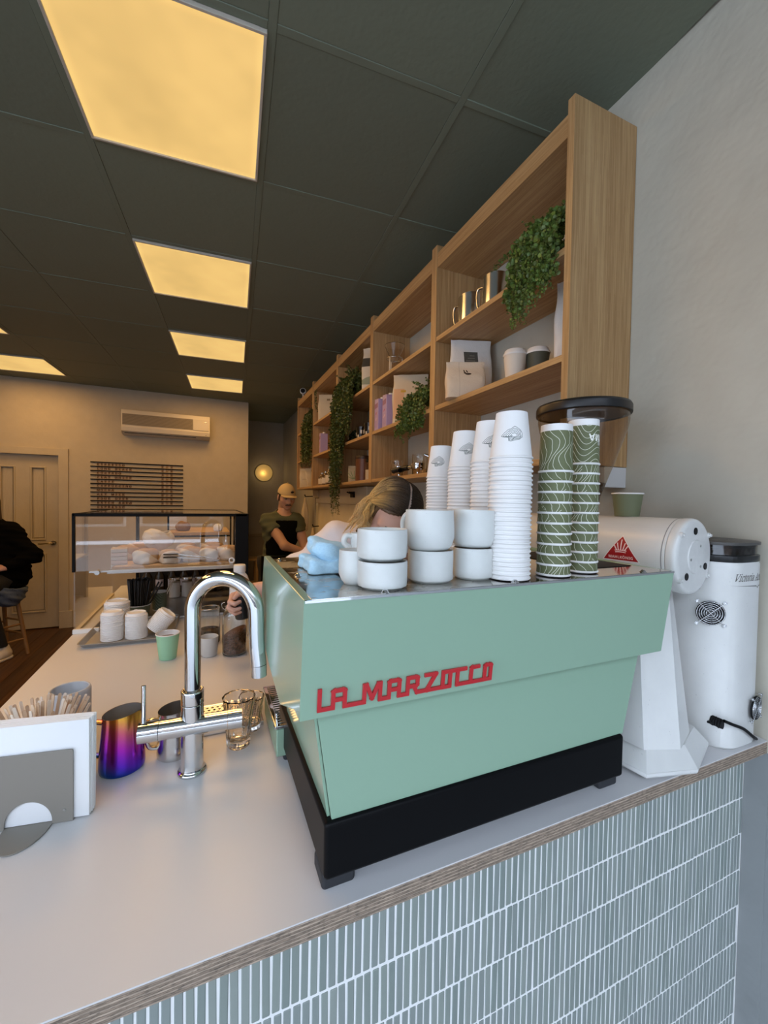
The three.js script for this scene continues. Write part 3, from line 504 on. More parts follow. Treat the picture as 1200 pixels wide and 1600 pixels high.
const guardGeo = () => {                                             // round wire fan guard facing +z, radius 0.027
  const gs = []; for (const r of [0.008, 0.0125, 0.017, 0.0215, 0.026]) gs.push(new THREE.TorusGeometry(r, 0.0007, 6, 36).translate(0, 0, 0.004));
  for (const a of [PI / 4, 3 * PI / 4]) gs.push(rod([-0.034 * Math.cos(a), -0.034 * Math.sin(a), 0.0048], [0.034 * Math.cos(a), 0.034 * Math.sin(a), 0.0048], 0.0009, 0.0009, 8));
  for (let k = 0; k < 4; k++) { const a = PI / 4 + k * PI / 2; gs.push(new THREE.TorusGeometry(0.0032, 0.001, 6, 14).translate(0.036 * Math.cos(a), 0.036 * Math.sin(a), 0.0035)); gs.push(cyl(0.002, 0.002, 0.006, 0, 0, 0, 10).rotateX(PI / 2).translate(0.036 * Math.cos(a), 0.036 * Math.sin(a), -0.002)); }
  return merge(gs);
};
const fan = (parent, pos, look) => {
  const q = new THREE.Object3D(); q.position.set(...pos); q.lookAt(pos[0] + look[0], pos[1] + look[1], pos[2] + look[2]);
  const a = part('fan_opening', cyl(0.0275, 0.0275, 0.003, 0, 0, 0, 36).rotateX(PI / 2), m.black, parent); a.position.copy(q.position); a.quaternion.copy(q.quaternion);
  const hub = part('fan_rotor', merge([cyl(0.009, 0.009, 0.0012, 0, 0, 0, 18).rotateX(PI / 2).translate(0, 0, 0.003), ...[...Array(7)].map((_, k) => box(0.006, 0.016, 0.0008, 0, 0.0155, 0.0032).rotateZ(k * 2 * PI / 7))]), std({ color: lin(0.03, 0.03, 0.032), roughness: 0.4 }), a);
  part('fan_guard', guardGeo(), m.chrome, a);
};
{
  const t = thing('coffee_grinder', 'white bulk coffee grinder with a round end cap, red triangular badge and clear hopper', 'coffee grinder');
  const P = (y, l) => l.map(([x, z]) => [x, y, z]);
  const bot = [[0.802, -0.529], [0.915, -0.500], [1.040, -0.549], [1.052, -0.70], [0.985, -0.765], [0.85, -0.755], [0.79, -0.60]].map((p) => p);
  const ins = (l, f, dx = 0, dz = 0) => l.map(([x, z]) => [0.92 + (x - 0.92) * f + dx, -0.635 + (z + 0.635) * f + dz]);
  const ccw = (rings) => rings.map((r) => r);
  part('plinth', loft(ccw([P(CT + 0.010, ins(bot, 0.985)), P(CT + 0.0135, bot), P(CT + 0.02, bot)])), enamel, t);
  part('sloped_base', loft(ccw([P(CT + 0.0205, bot), P(CT + 0.047, ins(bot, 0.80, 0.008, -0.002)), P(CT + 0.051, ins(bot, 0.78, 0.008, -0.002))])), enamel, t);
  for (const [x, z] of [[0.84, -0.555], [1.0, -0.565], [0.85, -0.73], [1.0, -0.72]]) part('foot', cyl(0.014, 0.013, 0.0105, x, CT, z, 20), std({ color: lin(0.02, 0.02, 0.02), roughness: 0.8 }), t);
  const c0 = [[0.824, -0.551], [0.898, -0.524], [0.985, -0.558], [0.99, -0.68], [0.94, -0.725], [0.86, -0.72], [0.818, -0.6]], c1 = [[0.897, -0.628], [0.962, -0.603], [1.02, -0.635], [1.02, -0.72], [0.985, -0.745], [0.92, -0.745], [0.892, -0.67]];
  part('column', loft(ccw([P(CT + 0.051, c0), P(1.385, c1)])), enamel, t);
  const cx = 0, cy = 0, r = 0.0835, hd = new THREE.Matrix4().makeTranslation(0.974, 1.4205, -0.5526).multiply(new THREE.Matrix4().makeRotationY(0.14)).multiply(new THREE.Matrix4().makeTranslation(0, 0, 0.5526));
  const partH = (...a) => { const q = part(...a); q.applyMatrix4(hd); return q; };
  partH('motor_housing', merge([lathe([[0.001, 0], [r * 0.96, 0], [r * 0.985, 0.004], [r * 0.985, 0.40], [0.001, 0.40]].map(([a, b]) => [a, b]), 64).rotateX(-PI / 2).translate(cx, cy, -0.575)]), enamel, t);
  partH('seam', lathe([[r * 0.987, 0], [r * 0.989, 0.001], [r * 0.987, 0.002]], 64).rotateX(-PI / 2).translate(cx, cy, -0.582), std({ color: lin(0.25, 0.25, 0.25), roughness: 0.6 }), t);
  const cap = partH('end_cap', lathe([[0.0001, 0.026], [0.0355, 0.026], [0.0365, 0.025], [0.0375, 0.0225], [0.072, 0.0225], [r - 0.004, 0.0205], [r - 0.001, 0.017], [r, 0.012], [r, 0.0015], [r - 0.002, 0], [0.0001, 0]], 72).rotateX(PI / 2).translate(cx, cy, -0.5755), enamel, t);
  for (const a of [1.62, 3.95, 5.85]) { partH('hole', cyl(0.0078, 0.0078, 0.0012, 0, 0, 0, 24).rotateX(PI / 2).translate(cx + 0.054 * Math.cos(a), cy + 0.056 * Math.sin(a), -0.5526), m.black, t); }
  for (const a of [1.0, 3.3, 5.4]) partH('screw', cyl(0.0028, 0.0026, 0.0012, 0, 0, 0, 12).rotateX(PI / 2).translate(cx + 0.028 * Math.cos(a), cy + 0.028 * Math.sin(a), -0.5492), m.brushed, t);
  for (const a of [0.62, 2.45, 3.8, 5.65]) partH('cap_bolt', merge([cyl(0.0062, 0.0055, 0.007, 0, 0, 0, 16).rotateX(PI / 2).translate(cx + (r - 0.006) * Math.cos(a), cy + (r - 0.006) * Math.sin(a), -0.558), cyl(0.0034, 0.003, 0.003, 0, 0, 0, 14).rotateX(PI / 2).translate(cx + (r - 0.006) * Math.cos(a), cy + (r - 0.006) * Math.sin(a), -0.5505)]), enamel, t);
  // red badge, bent round the housing
  const badge = canvasTex(512, 384, (x, w, h) => {
    x.clearRect(0, 0, w, h); x.fillStyle = '#f0e9e6'; x.beginPath(); x.moveTo(w / 2, 4); x.lineTo(w - 4, h - 4); x.lineTo(4, h - 4); x.closePath(); x.fill();
    x.fillStyle = '#a5141c'; x.beginPath(); x.moveTo(w / 2, 22); x.lineTo(w - 26, h - 14); x.lineTo(26, h - 14); x.closePath(); x.fill();
    x.strokeStyle = '#f4dcd8'; x.lineWidth = 15; x.lineCap = 'butt'; for (const [a, b] of [[-96, 150], [-52, 120], [0, 70], [52, 120], [96, 150]]) { x.beginPath(); x.moveTo(w / 2 + a * 0.55, 226); x.lineTo(w / 2 + a, b); x.stroke(); }
    x.lineWidth = 13; x.beginPath(); x.moveTo(w / 2 - 78, 232); x.quadraticCurveTo(w / 2, 220, w / 2 + 78, 232); x.stroke(); x.beginPath(); x.moveTo(w / 2 - 70, 256); x.quadraticCurveTo(w / 2, 244, w / 2 + 70, 256); x.stroke();
    x.fillStyle = '#f4dcd8'; x.font = 'bold 54px sans-serif'; x.textAlign = 'center'; x.fillText('MAHLKÖNIG', w / 2, 346, 390);
  });
  const bg = new THREE.PlaneGeometry(0.088, 0.062, 12, 12); warp(bg, (v) => { const a = (v.y) / (r * 0.985); const z = v.x; v.set(cx - (r * 0.9865) * Math.cos(a + 0.14), cy + r * 0.9865 * Math.sin(a + 0.14), -0.668 + z); });
  partH('badge', bg, std({ map: badge, transparent: true, roughness: 0.4, side: THREE.DoubleSide }), t, 'red triangular badge with a crown');
  partH('label_slot', box(0.002, 0.003, 0.034, cx - r * 0.982 * Math.cos(-0.62), cy + r * 0.982 * Math.sin(-0.62), -0.625), m.black, t);
  // hopper
  const hx = 0.968, hz = -0.852, smoke = phys({ color: lin(0.80, 0.72, 0.62), roughness: 0.04, transmission: 1, thickness: 0, ior: 1.5 });
  part('hopper', lathe([[0.040, 1.485], [0.040, 1.52], [0.050, 1.55], [0.085, 1.65], [0.112, 1.735], [0.117, 1.758], [0.117, 1.783]], 64).translate(hx, 0, hz), smoke, t, 'clear tinted cone hopper');
  part('hopper_lid', lathe([[0.001, 1.782], [0.118, 1.782], [0.1215, 1.778], [0.1225, 1.782], [0.1225, 1.798], [0.119, 1.805], [0.10, 1.808], [0.001, 1.809]], 64).translate(hx, 0, hz), phys({ color: lin(0.012, 0.012, 0.013), roughness: 0.35 }), t, 'black hopper lid');
  part('hopper_collar', cyl(0.043, 0.043, 0.02, hx, 1.487, hz, 40), m.black, t);
  const cr = [[0.042, 1.50], [0.050, 1.55], [0.064, 1.59], [0.0001, 1.602]]; part('coffee_beans', lathe(cr, 40).translate(hx, 0, hz), std({ color: lin(0.09, 0.045, 0.02), roughness: 0.45, bumpMap: plasterBump, bumpScale: 0.02 }), t);
}
{
  const g = cupThing('paper_cup', 'single green paper cup with a white rim standing upright on the white grinder', cupGeo(0.0345, 0.0270, 0.058), std({ map: canvasTex(512, 256, (x, w, h) => { x.fillStyle = '#6a6f52'; x.fillRect(0, 0, w, h); x.save(); x.translate(w * 0.5, h * 0.36); x.rotate(PI); rock(x, 0, 0, 46, '#b9bfa6', 2); x.restore(); }), roughness: 0.65 }), [0.962, 1.5035 + 0.0575, -0.705], 0);
  g.rotation.set(PI, -2.5, 0);
}
{
  const t = thing('coffee_grinder', 'tall white rounded grinder with a black bean hopper, script lettering and two fan guards', 'coffee grinder');
  const cx = 1.1345, cz = -0.691, a = 0.085, b = 0.165, plan = (s, y, n = 72) => [...Array(n)].map((_, k) => { const q = -k / n * 2 * PI, c = Math.cos(q), d = Math.sin(q), e = 2 / 3.6; return [cx + a * s * Math.sign(c) * Math.abs(c) ** e, y, cz + b * s * Math.sign(d) * Math.abs(d) ** e]; });
  const body = loft([plan(0.97, CT + 0.001), plan(1.0, CT + 0.006), plan(1, 1.1), plan(1, 1.25), plan(1, 1.400), plan(0.985, 1.405)]);
  part('body', crease(mergeVerts(body), 0.7), enamel, t);
  part('hopper_ring', crease(mergeVerts(loft([plan(0.99, 1.405), plan(1.0, 1.407), plan(1, 1.4195), plan(0.985, 1.421)])), 0.7), std({ color: lin(0.012, 0.012, 0.012), roughness: 0.25 }), t);
  part('bean_hopper', crease(mergeVerts(loft([plan(0.97, 1.421), plan(0.97, 1.443)])), 0.7), phys({ color: lin(0.30, 0.26, 0.22), roughness: 0.05, transmission: 1, thickness: 0 }), t);
  part('coffee_beans', crease(mergeVerts(loft([plan(0.94, 1.4215), plan(0.94, 1.436)])), 0.7), std({ color: lin(0.035, 0.02, 0.012), roughness: 0.4, bumpMap: plasterBump, bumpScale: 0.03 }), t);
  part('hopper_lid', crease(mergeVerts(loft([plan(1.0, 1.4435), plan(1.004, 1.4450), plan(1.004, 1.4500), plan(0.98, 1.4515)])), 0.7), phys({ color: lin(0.07, 0.066, 0.06), roughness: 0.35 }), t);
  const script = canvasTex(1024, 384, (x, w, h) => { x.clearRect(0, 0, w, h); x.fillStyle = '#5b5751'; x.strokeStyle = '#5b5751'; x.save(); x.transform(1, 0, -0.22, 1, 60, 0); x.font = 'italic 180px serif'; x.fillText('Victoria Arduino', 40, 190, 900); x.restore(); x.beginPath(); x.moveTo(10, 262); x.lineTo(560, 278); x.lineTo(600, 330); x.lineTo(640, 280); x.lineTo(1010, 262); x.lineTo(600, 300); x.lineTo(540, 292); x.closePath(); x.fill(); });
  const pg = new THREE.PlaneGeometry(0.15, 0.05, 40, 1); warp(pg, (v) => { const x = v.x / 0.0836 * 1.0, c = clamp(x + 0.02, -0.97, 0.97), d = (1 - Math.abs(c) ** 3.6) ** (1 / 3.6); v.set(cx + a * 1.003 * c + 0.012, v.y + 1.363, cz + b * 1.004 * (1 - Math.min(0.9999, Math.abs(clamp(c + 0.145, -0.985, 0.985))) ** 3.6) ** (1 / 3.6)); });
  part('script_lettering', pg, std({ map: script, transparent: true, roughness: 0.5 }), t);
  fan(t, [1.0555, 1.288, -0.5632], [-0.76, 0, 0.65]); fan(t, [1.166, 1.068, -0.5235], [0.14, 0, 0.99]);
  part('latch', merge([rbox(0.012, 0.006, 0.004, 1.0565, 1.0, -0.60, 0.002).rotateY(0), rbox(0.003, 0.009, 0.004, 1.054, 1.0, -0.60, 0.001)]), m.chrome, t);
}
function mergeVerts(g) { return g; }
{ // coiled cord hanging between the grinders
  const coil = [], c0 = [1.062, 1.045, -0.552], c1 = [1.03, 1.036, -0.53]; for (let k = 0; k <= 90; k++) { const s = k / 90, q = s * 2 * PI * 7; coil.push([mix(1.068, 1.052, s) + 0.002 * Math.cos(q), mix(1.040, 1.048, s) + 0.0085 * Math.cos(q), mix(-0.572, -0.528, s) + 0.0085 * Math.sin(q) * 0.3]); }
  const coilGeo = tube(coil, 0.003, 200, 6);
  const tail = tube([coil[90], [1.075, 1.047, -0.522], [1.115, 1.03, -0.520], [1.155, 1.004, -0.520], [1.19, 0.986, -0.530], [1.205, 0.9826, -0.545]], 0.0034, 40, 8);
  solo('power_cord', merge([coilGeo, tail]), m.black, 'black coiled power cord running in front of the tall rounded grinder', 'cord');
}

// ---------------------------------------------------------------- mixer tap on the counter
{
  const t = thing('mixer_tap', 'tall chrome swan-neck tap with a cross bar and lever on the counter', 'tap', [-0.0248, CT, -0.905]);
  part('tap_base', lathe([[0.0001, 0], [0.0275, 0], [0.0278, 0.003], [0.0262, 0.006], [0.0215, 0.0075], [0.0213, 0.02], [0.0213, 0.138], [0.0205, 0.1395], [0.0001, 0.1395]], 56), m.chrome, t);
  part('collar', lathe([[0.0205, 0.14], [0.0218, 0.141], [0.0218, 0.163], [0.0212, 0.166], [0.018, 0.168], [0.0160, 0.1665]], 48), m.chrome, t);
  const dir = V(0.86, 0, 0.51), R = 0.0668, pts = [V(0, 0.164, 0), V(0, 0.22, 0), V(0, 0.28, 0), V(0, 0.327, 0)];
  for (let k = 1; k <= 12; k++) { const a = PI * (k / 12) * 0.985; pts.push(dir.clone().multiplyScalar(R - R * Math.cos(a)).add(V(0, 0.327 + R * Math.sin(a), 0))); }
  const last = pts[pts.length - 1]; pts.push(last.clone().add(V(0, -0.06, 0)).addScaledVector(dir, 0.002), last.clone().add(V(0, -0.103, 0)).addScaledVector(dir, 0.006));
  part('spout', tube(curve(pts, 0.5), 0.0152, 120, 28), m.chrome, t);
  const e0 = pts[pts.length - 1], e1 = e0.clone().add(V(0, -0.023, 0)).addScaledVector(dir, 0.001); part('nozzle', rod(e0.clone().add(V(0, -0.0006, 0)).toArray(), e1.toArray(), 0.0152, 0.0148, 28), m.chrome, t);
  part('cross_bar', rod([-0.058, 0.0965, 0.003], [0.066, 0.0965, 0.010], 0.0185, 0.0185, 40), m.chrome, t);
  part('knob', merge([rod([-0.094, 0.0965, 0.001], [-0.0592, 0.0965, 0.003], 0.0192, 0.0192, 40)]), m.chrome, t); part('knob', rod([0.0668, 0.0965, 0.010], [0.094, 0.0965, 0.0116], 0.0192, 0.0192, 40), m.chrome, t);
  part('lever', rod([-0.086, 0.112, 0.0005], [-0.087, 0.183, -0.012], 0.0042, 0.0042, 16), m.chrome, t);
}
// ---------------------------------------------------------------- things standing on the counter, near to far
const metreLathe = (pts, n) => lathe(pts, n);
function pitcher(name, label, mat, inner, r0, r1, h, pos, turn, spoutAmt, group) {
  const t = thing(name, label, 'milk pitcher', pos, turn, group);
  const lift = (v) => { const a = Math.atan2(v.z, v.x), f = sstep(0.35, 1, v.y / h), s = Math.exp(-((a / 0.42) ** 2)); const k = 1 + spoutAmt * s * f; v.x *= k; v.z *= 1 + spoutAmt * 0.1 * s * f - 0.12 * s * f * (Math.abs(v.z) > 0 ? 1 : 0); v.y += h * 0.075 * f * (0.5 + 0.5 * Math.cos(a)) * (v.y > h * 0.6 ? 1 : 0.6); };
  const wall = [[r0 * 0.9, 0.0006], [r0 * 0.98, 0.003], [r0, 0.008]]; for (let k = 1; k <= 14; k++) { const s = k / 14; wall.push([mix(r0, r1, sstep(0, 1, s)), mix(0.008, h, s)]); }
  const inn = wall.slice(2).reverse().map(([r, y]) => [r - 0.0011, y]); inn.push([0.0001, 0.006]);
  part('pitcher_body', warp(lathe(wall, 72), lift), mat, t); part('pitcher_inside', warp(lathe(inn, 72), lift), inner, t);
  part('pitcher_base', lathe([[r0 * 0.9, 0.0006], [0.0001, 0.0002]], 40), mat, t);
  part('handle', tube([[-r1 * 0.95, h * 0.86, 0], [-r1 * 1.55, h * 0.88, 0], [-r1 * 1.75, h * 0.7, 0], [-r0 * 1.45, h * 0.34, 0], [-r0 * 0.98, h * 0.26, 0]], 0.0042, 30, 8).scale(1, 1, 1.7), mat, t);
  return t;
}
{
  const rainbow = tex(256, 256, (u, v) => {
    const a = Math.cos((u - 0.27) * 2 * PI), t = clamp(v * 0.75 + 0.10 * a + 0.10 + 0.07 * (fbm(u, v, 5, 2, 701, 2) - 0.5));
    const st = [[0, [0.10, 0.42, 0.40]], [0.16, [0.14, 0.28, 0.62]], [0.32, [0.36, 0.18, 0.74]], [0.52, [0.62, 0.18, 0.70]], [0.68, [0.74, 0.36, 0.48]], [0.84, [0.86, 0.66, 0.28]], [1.01, [0.78, 0.62, 0.42]]];
    let i = 0; while (st[i + 1][0] < t) i++; const f = (t - st[i][0]) / (st[i + 1][0] - st[i][0]); return st[i][1].map((c, k) => 1.12 * mix(c, st[i + 1][1][k], f));
  });
  pitcher('milk_pitcher', 'iridescent purple and gold milk pitcher beside the tap', std({ map: rainbow, metalness: 1, roughness: 0.2 }), std({ color: lin(0.66, 0.65, 0.63), metalness: 1, roughness: 0.42 }), 0.0412, 0.0345, 0.112, [-0.156, CT, -0.969], -0.15, 0.16);
  pitcher('milk_pitcher', 'small plain steel milk pitcher standing behind the tap column', m.steel, m.brushed, 0.0330, 0.0305, 0.098, [-0.0625, CT, -0.978], 0.2, 0.14);
}
{ // fluted glass tumblers
  const gm = phys({ color: lin(0.97, 0.95, 0.93), roughness: 0.015, transmission: 1, thickness: 0.004, ior: 1.5 });
  const geo = (() => { const p = [[0.0001, 0.004], [0.0195, 0.003], [0.0225, 0.0], [0.0245, 0.004], [0.0262, 0.03], [0.0295, 0.07], [0.0345, 0.108], [0.0352, 0.1105], [0.0338, 0.1108], [0.0325, 0.106], [0.0275, 0.07], [0.0238, 0.03], [0.021, 0.018], [0.0001, 0.016]]; return warp(lathe(p, 96), (v) => { const a = Math.atan2(v.z, v.x), r = Math.hypot(v.x, v.z), f = sstep(0.022, 0.025, r) * 0.0011 * (1 - sstep(0.095, 0.108, v.y) * 0.5) * Math.cos(12 * a + v.y * 42); v.x += f * Math.cos(a); v.z += f * Math.sin(a); }); })();
  solo('glass_tumbler', geo, gm, 'clear fluted glass tumbler in front of the tap cross bar', 'glass', 'glass tumblers beside the tap', [0.068, CT, -0.964]);
  solo('glass_tumbler', geo.clone().scale(0.86, 0.72, 0.86), gm, 'shorter clear glass half hidden behind the fluted tumbler by the tap', 'glass', 'glass tumblers beside the tap', [0.100, CT, -1.022]);
}
{ // perforated drip tray for rinsing, beyond the tap
  const t = thing('rinse_tray', 'flat steel drip tray with round holes lying beyond the tap', 'drip tray');
  const s = new THREE.Shape(); s.moveTo(-0.02, 1.03); s.lineTo(0.128, 1.03); s.lineTo(0.128, 1.155); s.lineTo(-0.02, 1.155); s.closePath();
  for (let i = 0; i < 11; i++) for (let j = 0; j < 9; j++) { const h = new THREE.Path(); h.absarc(-0.009 + i * 0.0125 + (j % 2) * 0.004, 1.042 + j * 0.0125, 0.0035, 0, 2 * PI); s.holes.push(h); }
  part('tray_top', new THREE.ExtrudeGeometry(s, { depth: 0.0015, bevelEnabled: false, curveSegments: 8 }).rotateX(-PI / 2).translate(0, CT + 0.0085, 0), m.steel, t);
  part('tray_pan', span(-0.018, 0.126, CT + 0.0005, CT + 0.004, -1.153, -1.032), m.black, t);
  part('tray_rim', merge([rspan(-0.023, -0.018, CT, CT + 0.011, -1.158, -1.027, 0.0015), rspan(0.126, 0.131, CT, CT + 0.011, -1.158, -1.027, 0.0015), rspan(-0.018, 0.126, CT, CT + 0.011, -1.158, -1.153, 0.0015), rspan(-0.018, 0.126, CT, CT + 0.011, -1.032, -1.027, 0.0015)]), m.chrome, t);
}
{ // napkin holder: plate with an arched cut-out folded down as the foot
  const mat = std({ color: lin(0.235, 0.215, 0.185), roughness: 0.55 }), t = thing('napkin_holder', 'grey brown metal napkin holder with a half-round cut-out folded down as its foot', 'napkin holder', [-0.2695, CT, -0.848], -0.147);
  const s = new THREE.Shape(), w = 0.064, hh = 0.123, r = 0.004; s.moveTo(-w, 0); s.lineTo(-0.034, 0); s.absellipse(0, 0.006, 0.034, 0.036, PI, 0, true); s.lineTo(0.034, 0); s.lineTo(w, 0); s.lineTo(w, hh - r); s.quadraticCurveTo(w, hh, w - r, hh); s.lineTo(-w + r, hh); s.quadraticCurveTo(-w, hh, -w, hh - r); s.closePath();
  const ex = (sh) => new THREE.ExtrudeGeometry(sh, { depth: 0.0018, bevelEnabled: true, bevelSize: 0.0003, bevelThickness: 0.0003, bevelSegments: 1, curveSegments: 28 });
  part('front_plate', ex(s).translate(0, 0.001, 0), mat, t); part('back_plate', ex(s).translate(0, 0.001, -0.030), mat, t);
  const f = new THREE.Shape(); f.moveTo(-0.034, 0); f.lineTo(-0.034, 0.008); f.absellipse(0, 0.008, 0.034, 0.052, PI, 0, true); f.lineTo(0.034, 0); f.closePath();
  part('foot', ex(f).rotateX(PI / 2).translate(0, 0.0024, 0), mat, t); part('floor_plate', rspan(-w, w, 0.0003, 0.0022, -0.030, 0, 0.0006), mat, t);
  part('rivet', cyl(0.002, 0.0018, 0.0008, 0, 0, 0, 12).rotateX(PI / 2).translate(0.052, 0.022, 0.0023), m.brushed, t);
  const pm = std({ color: lin(0.84, 0.85, 0.86), roughness: 0.9, bumpMap: plasterBump, bumpScale: 0.0012 }); srand(77); let first = null;
  for (let k = 0; k < 10; k++) {
    const lb = k === 0 ? 'white paper napkin at the front of the napkin holder' : 'white paper napkin ' + ord(k + 1) + ' from the front in the napkin holder', L = V(rr(-0.0015, 0.0015), 0.003, -0.0016 - k * 0.0029 - 0.001), q = L.applyAxisAngle(V(0, 1, 0), -0.147).add(V(-0.2665, CT, -0.848));
    const geo = first ? null : crease(warp(new RoundedBoxGeometry(0.168, 0.168, 0.0021, 2, 0.0009).translate(0.0, 0.084, 0), (v) => { v.z += 0.0004 * Math.sin(v.x * 60) * v.y / 0.168; }), 0.5);
    if (!first) first = solo('paper_napkin', metreUV(geo, 'x'), pm, lb, 'napkin', 'napkins in the holder', q.toArray(), -0.147); else copy(first, lb, q.toArray(), -0.147 + rr(-0.01, 0.01));
    if (k > 3) scene.children[scene.children.length - 1].rotation.z = rr(-0.012, 0.012);
  }
}
{ // stirrers in their beaker, and the grey cylinder behind
  const t = thing('stirrer_beaker', 'short grey beaker of wooden stirrers mostly hidden behind the napkins', 'beaker', [-0.292, CT, -0.985]);
  part('beaker_wall', lathe([[0.0001, 0.004], [0.031, 0.003], [0.034, 0.001], [0.036, 0.004], [0.037, 0.098], [0.0362, 0.1], [0.0345, 0.098], [0.0335, 0.008], [0.0001, 0.007]], 40), std({ color: lin(0.42, 0.42, 0.42), roughness: 0.6 }), t);
  srand(91); const wood = [[0.62, 0.45, 0.30], [0.72, 0.56, 0.40], [0.55, 0.38, 0.25], [0.80, 0.70, 0.58]].map((c) => std({ color: lin(...c), roughness: 0.8 }));
  const s = new THREE.Shape(); s.moveTo(-0.0028, 0); s.lineTo(-0.0028, 0.137); s.absarc(0, 0.137, 0.0028, PI, 0, true); s.lineTo(0.0028, 0); s.absarc(0, 0, 0.0028, 0, PI, true); const geo = new THREE.ExtrudeGeometry(s, { depth: 0.0013, bevelEnabled: false, curveSegments: 8 });
  for (let k = 0; k < 64; k++) {
    const a = rr(0, 2 * PI), q = Math.sqrt(rnd()), px = 0.026 * q * Math.cos(a), pz = 0.026 * q * Math.sin(a), tilt = 0.50 * q;
    const o = solo('wooden_stirrer', geo, wood[Math.floor(rnd() * 4)], 'thin wooden stirrer among those bunched behind the napkins', 'stirrer', 'wooden stirrers in the beaker', [-0.292 + px * 0.55, CT + 0.012 + 0.0, -0.985 + pz * 0.55]);
    o.quaternion.setFromUnitVectors(V(0, 1, 0), V(Math.sin(tilt) * Math.cos(a), Math.cos(tilt), Math.sin(tilt) * Math.sin(a)).normalize()).multiply(new THREE.Quaternion().setFromAxisAngle(V(0, 1, 0), rr(-0.9, 0.9))); 
  }
  const c = thing('ceramic_cylinder', 'matt grey ceramic cylinder pot standing behind the wooden stirrers', 'pot', [-0.2795, CT, -1.115]);
  part('pot_wall', lathe([[0.0001, 0.002], [0.036, 0.002], [0.039, 0.006], [0.0395, 0.116], [0.038, 0.1215], [0.0355, 0.1225], [0.0335, 0.120], [0.0332, 0.01], [0.0001, 0.009]], 56), std({ color: lin(0.50, 0.51, 0.53), roughness: 0.7 }), c);
  const sg = new THREE.CylinderGeometry(0.0397, 0.0397, 0.012, 16, 1, true, 0.05, 0.32).translate(0, 0.103, 0); part('sticker', sg, std({ color: lin(0.015, 0.015, 0.015), roughness: 0.6, side: THREE.DoubleSide }), c, 'small black sticker');
}
{ // green takeaway cup with coffee and the pale cup beside the tap
  const g = lathe([[0.0262, 0.001], [0.0272, 0.004], [0.0365, 0.087]], 48), t = thing('coffee_cup', 'mint green paper cup holding a little coffee on the counter before the lids', 'paper cup', [-0.1209, CT, -1.5815]);
  part('cup_wall', g, std({ color: lin(0.32, 0.60, 0.38), roughness: 0.6 }), t); part('cup_inside', lathe([[0.0358, 0.0865], [0.0262, 0.004], [0.0001, 0.004]], 40), cupInside, t); part('rim', new THREE.TorusGeometry(0.0366, 0.0016, 10, 48).rotateX(PI / 2).translate(0, 0.0875, 0), m.paper, t);
  part('coffee', cyl(0.0338, 0.0342, 0.002, 0, 0.070, 0, 40), std({ color: lin(0.20, 0.09, 0.035), roughness: 0.25 }), t); part('cup_base', cyl(0.0255, 0.0262, 0.002, 0, 0.0005, 0, 32), m.paper, t);
  const b = thing('ceramic_cup', 'small pale grey ceramic cup seen through the tap arch', 'cup', [0.0097, CT, -1.563]);
  part('cup_body', lathe([[0.0001, 0.002], [0.020, 0.0015], [0.0235, 0], [0.0265, 0.004], [0.0292, 0.03], [0.0312, 0.0665], [0.0304, 0.068], [0.0288, 0.066], [0.0262, 0.02], [0.018, 0.007], [0.0001, 0.006]], 48), std({ color: lin(0.58, 0.57, 0.54), roughness: 0.55 }), b);
}
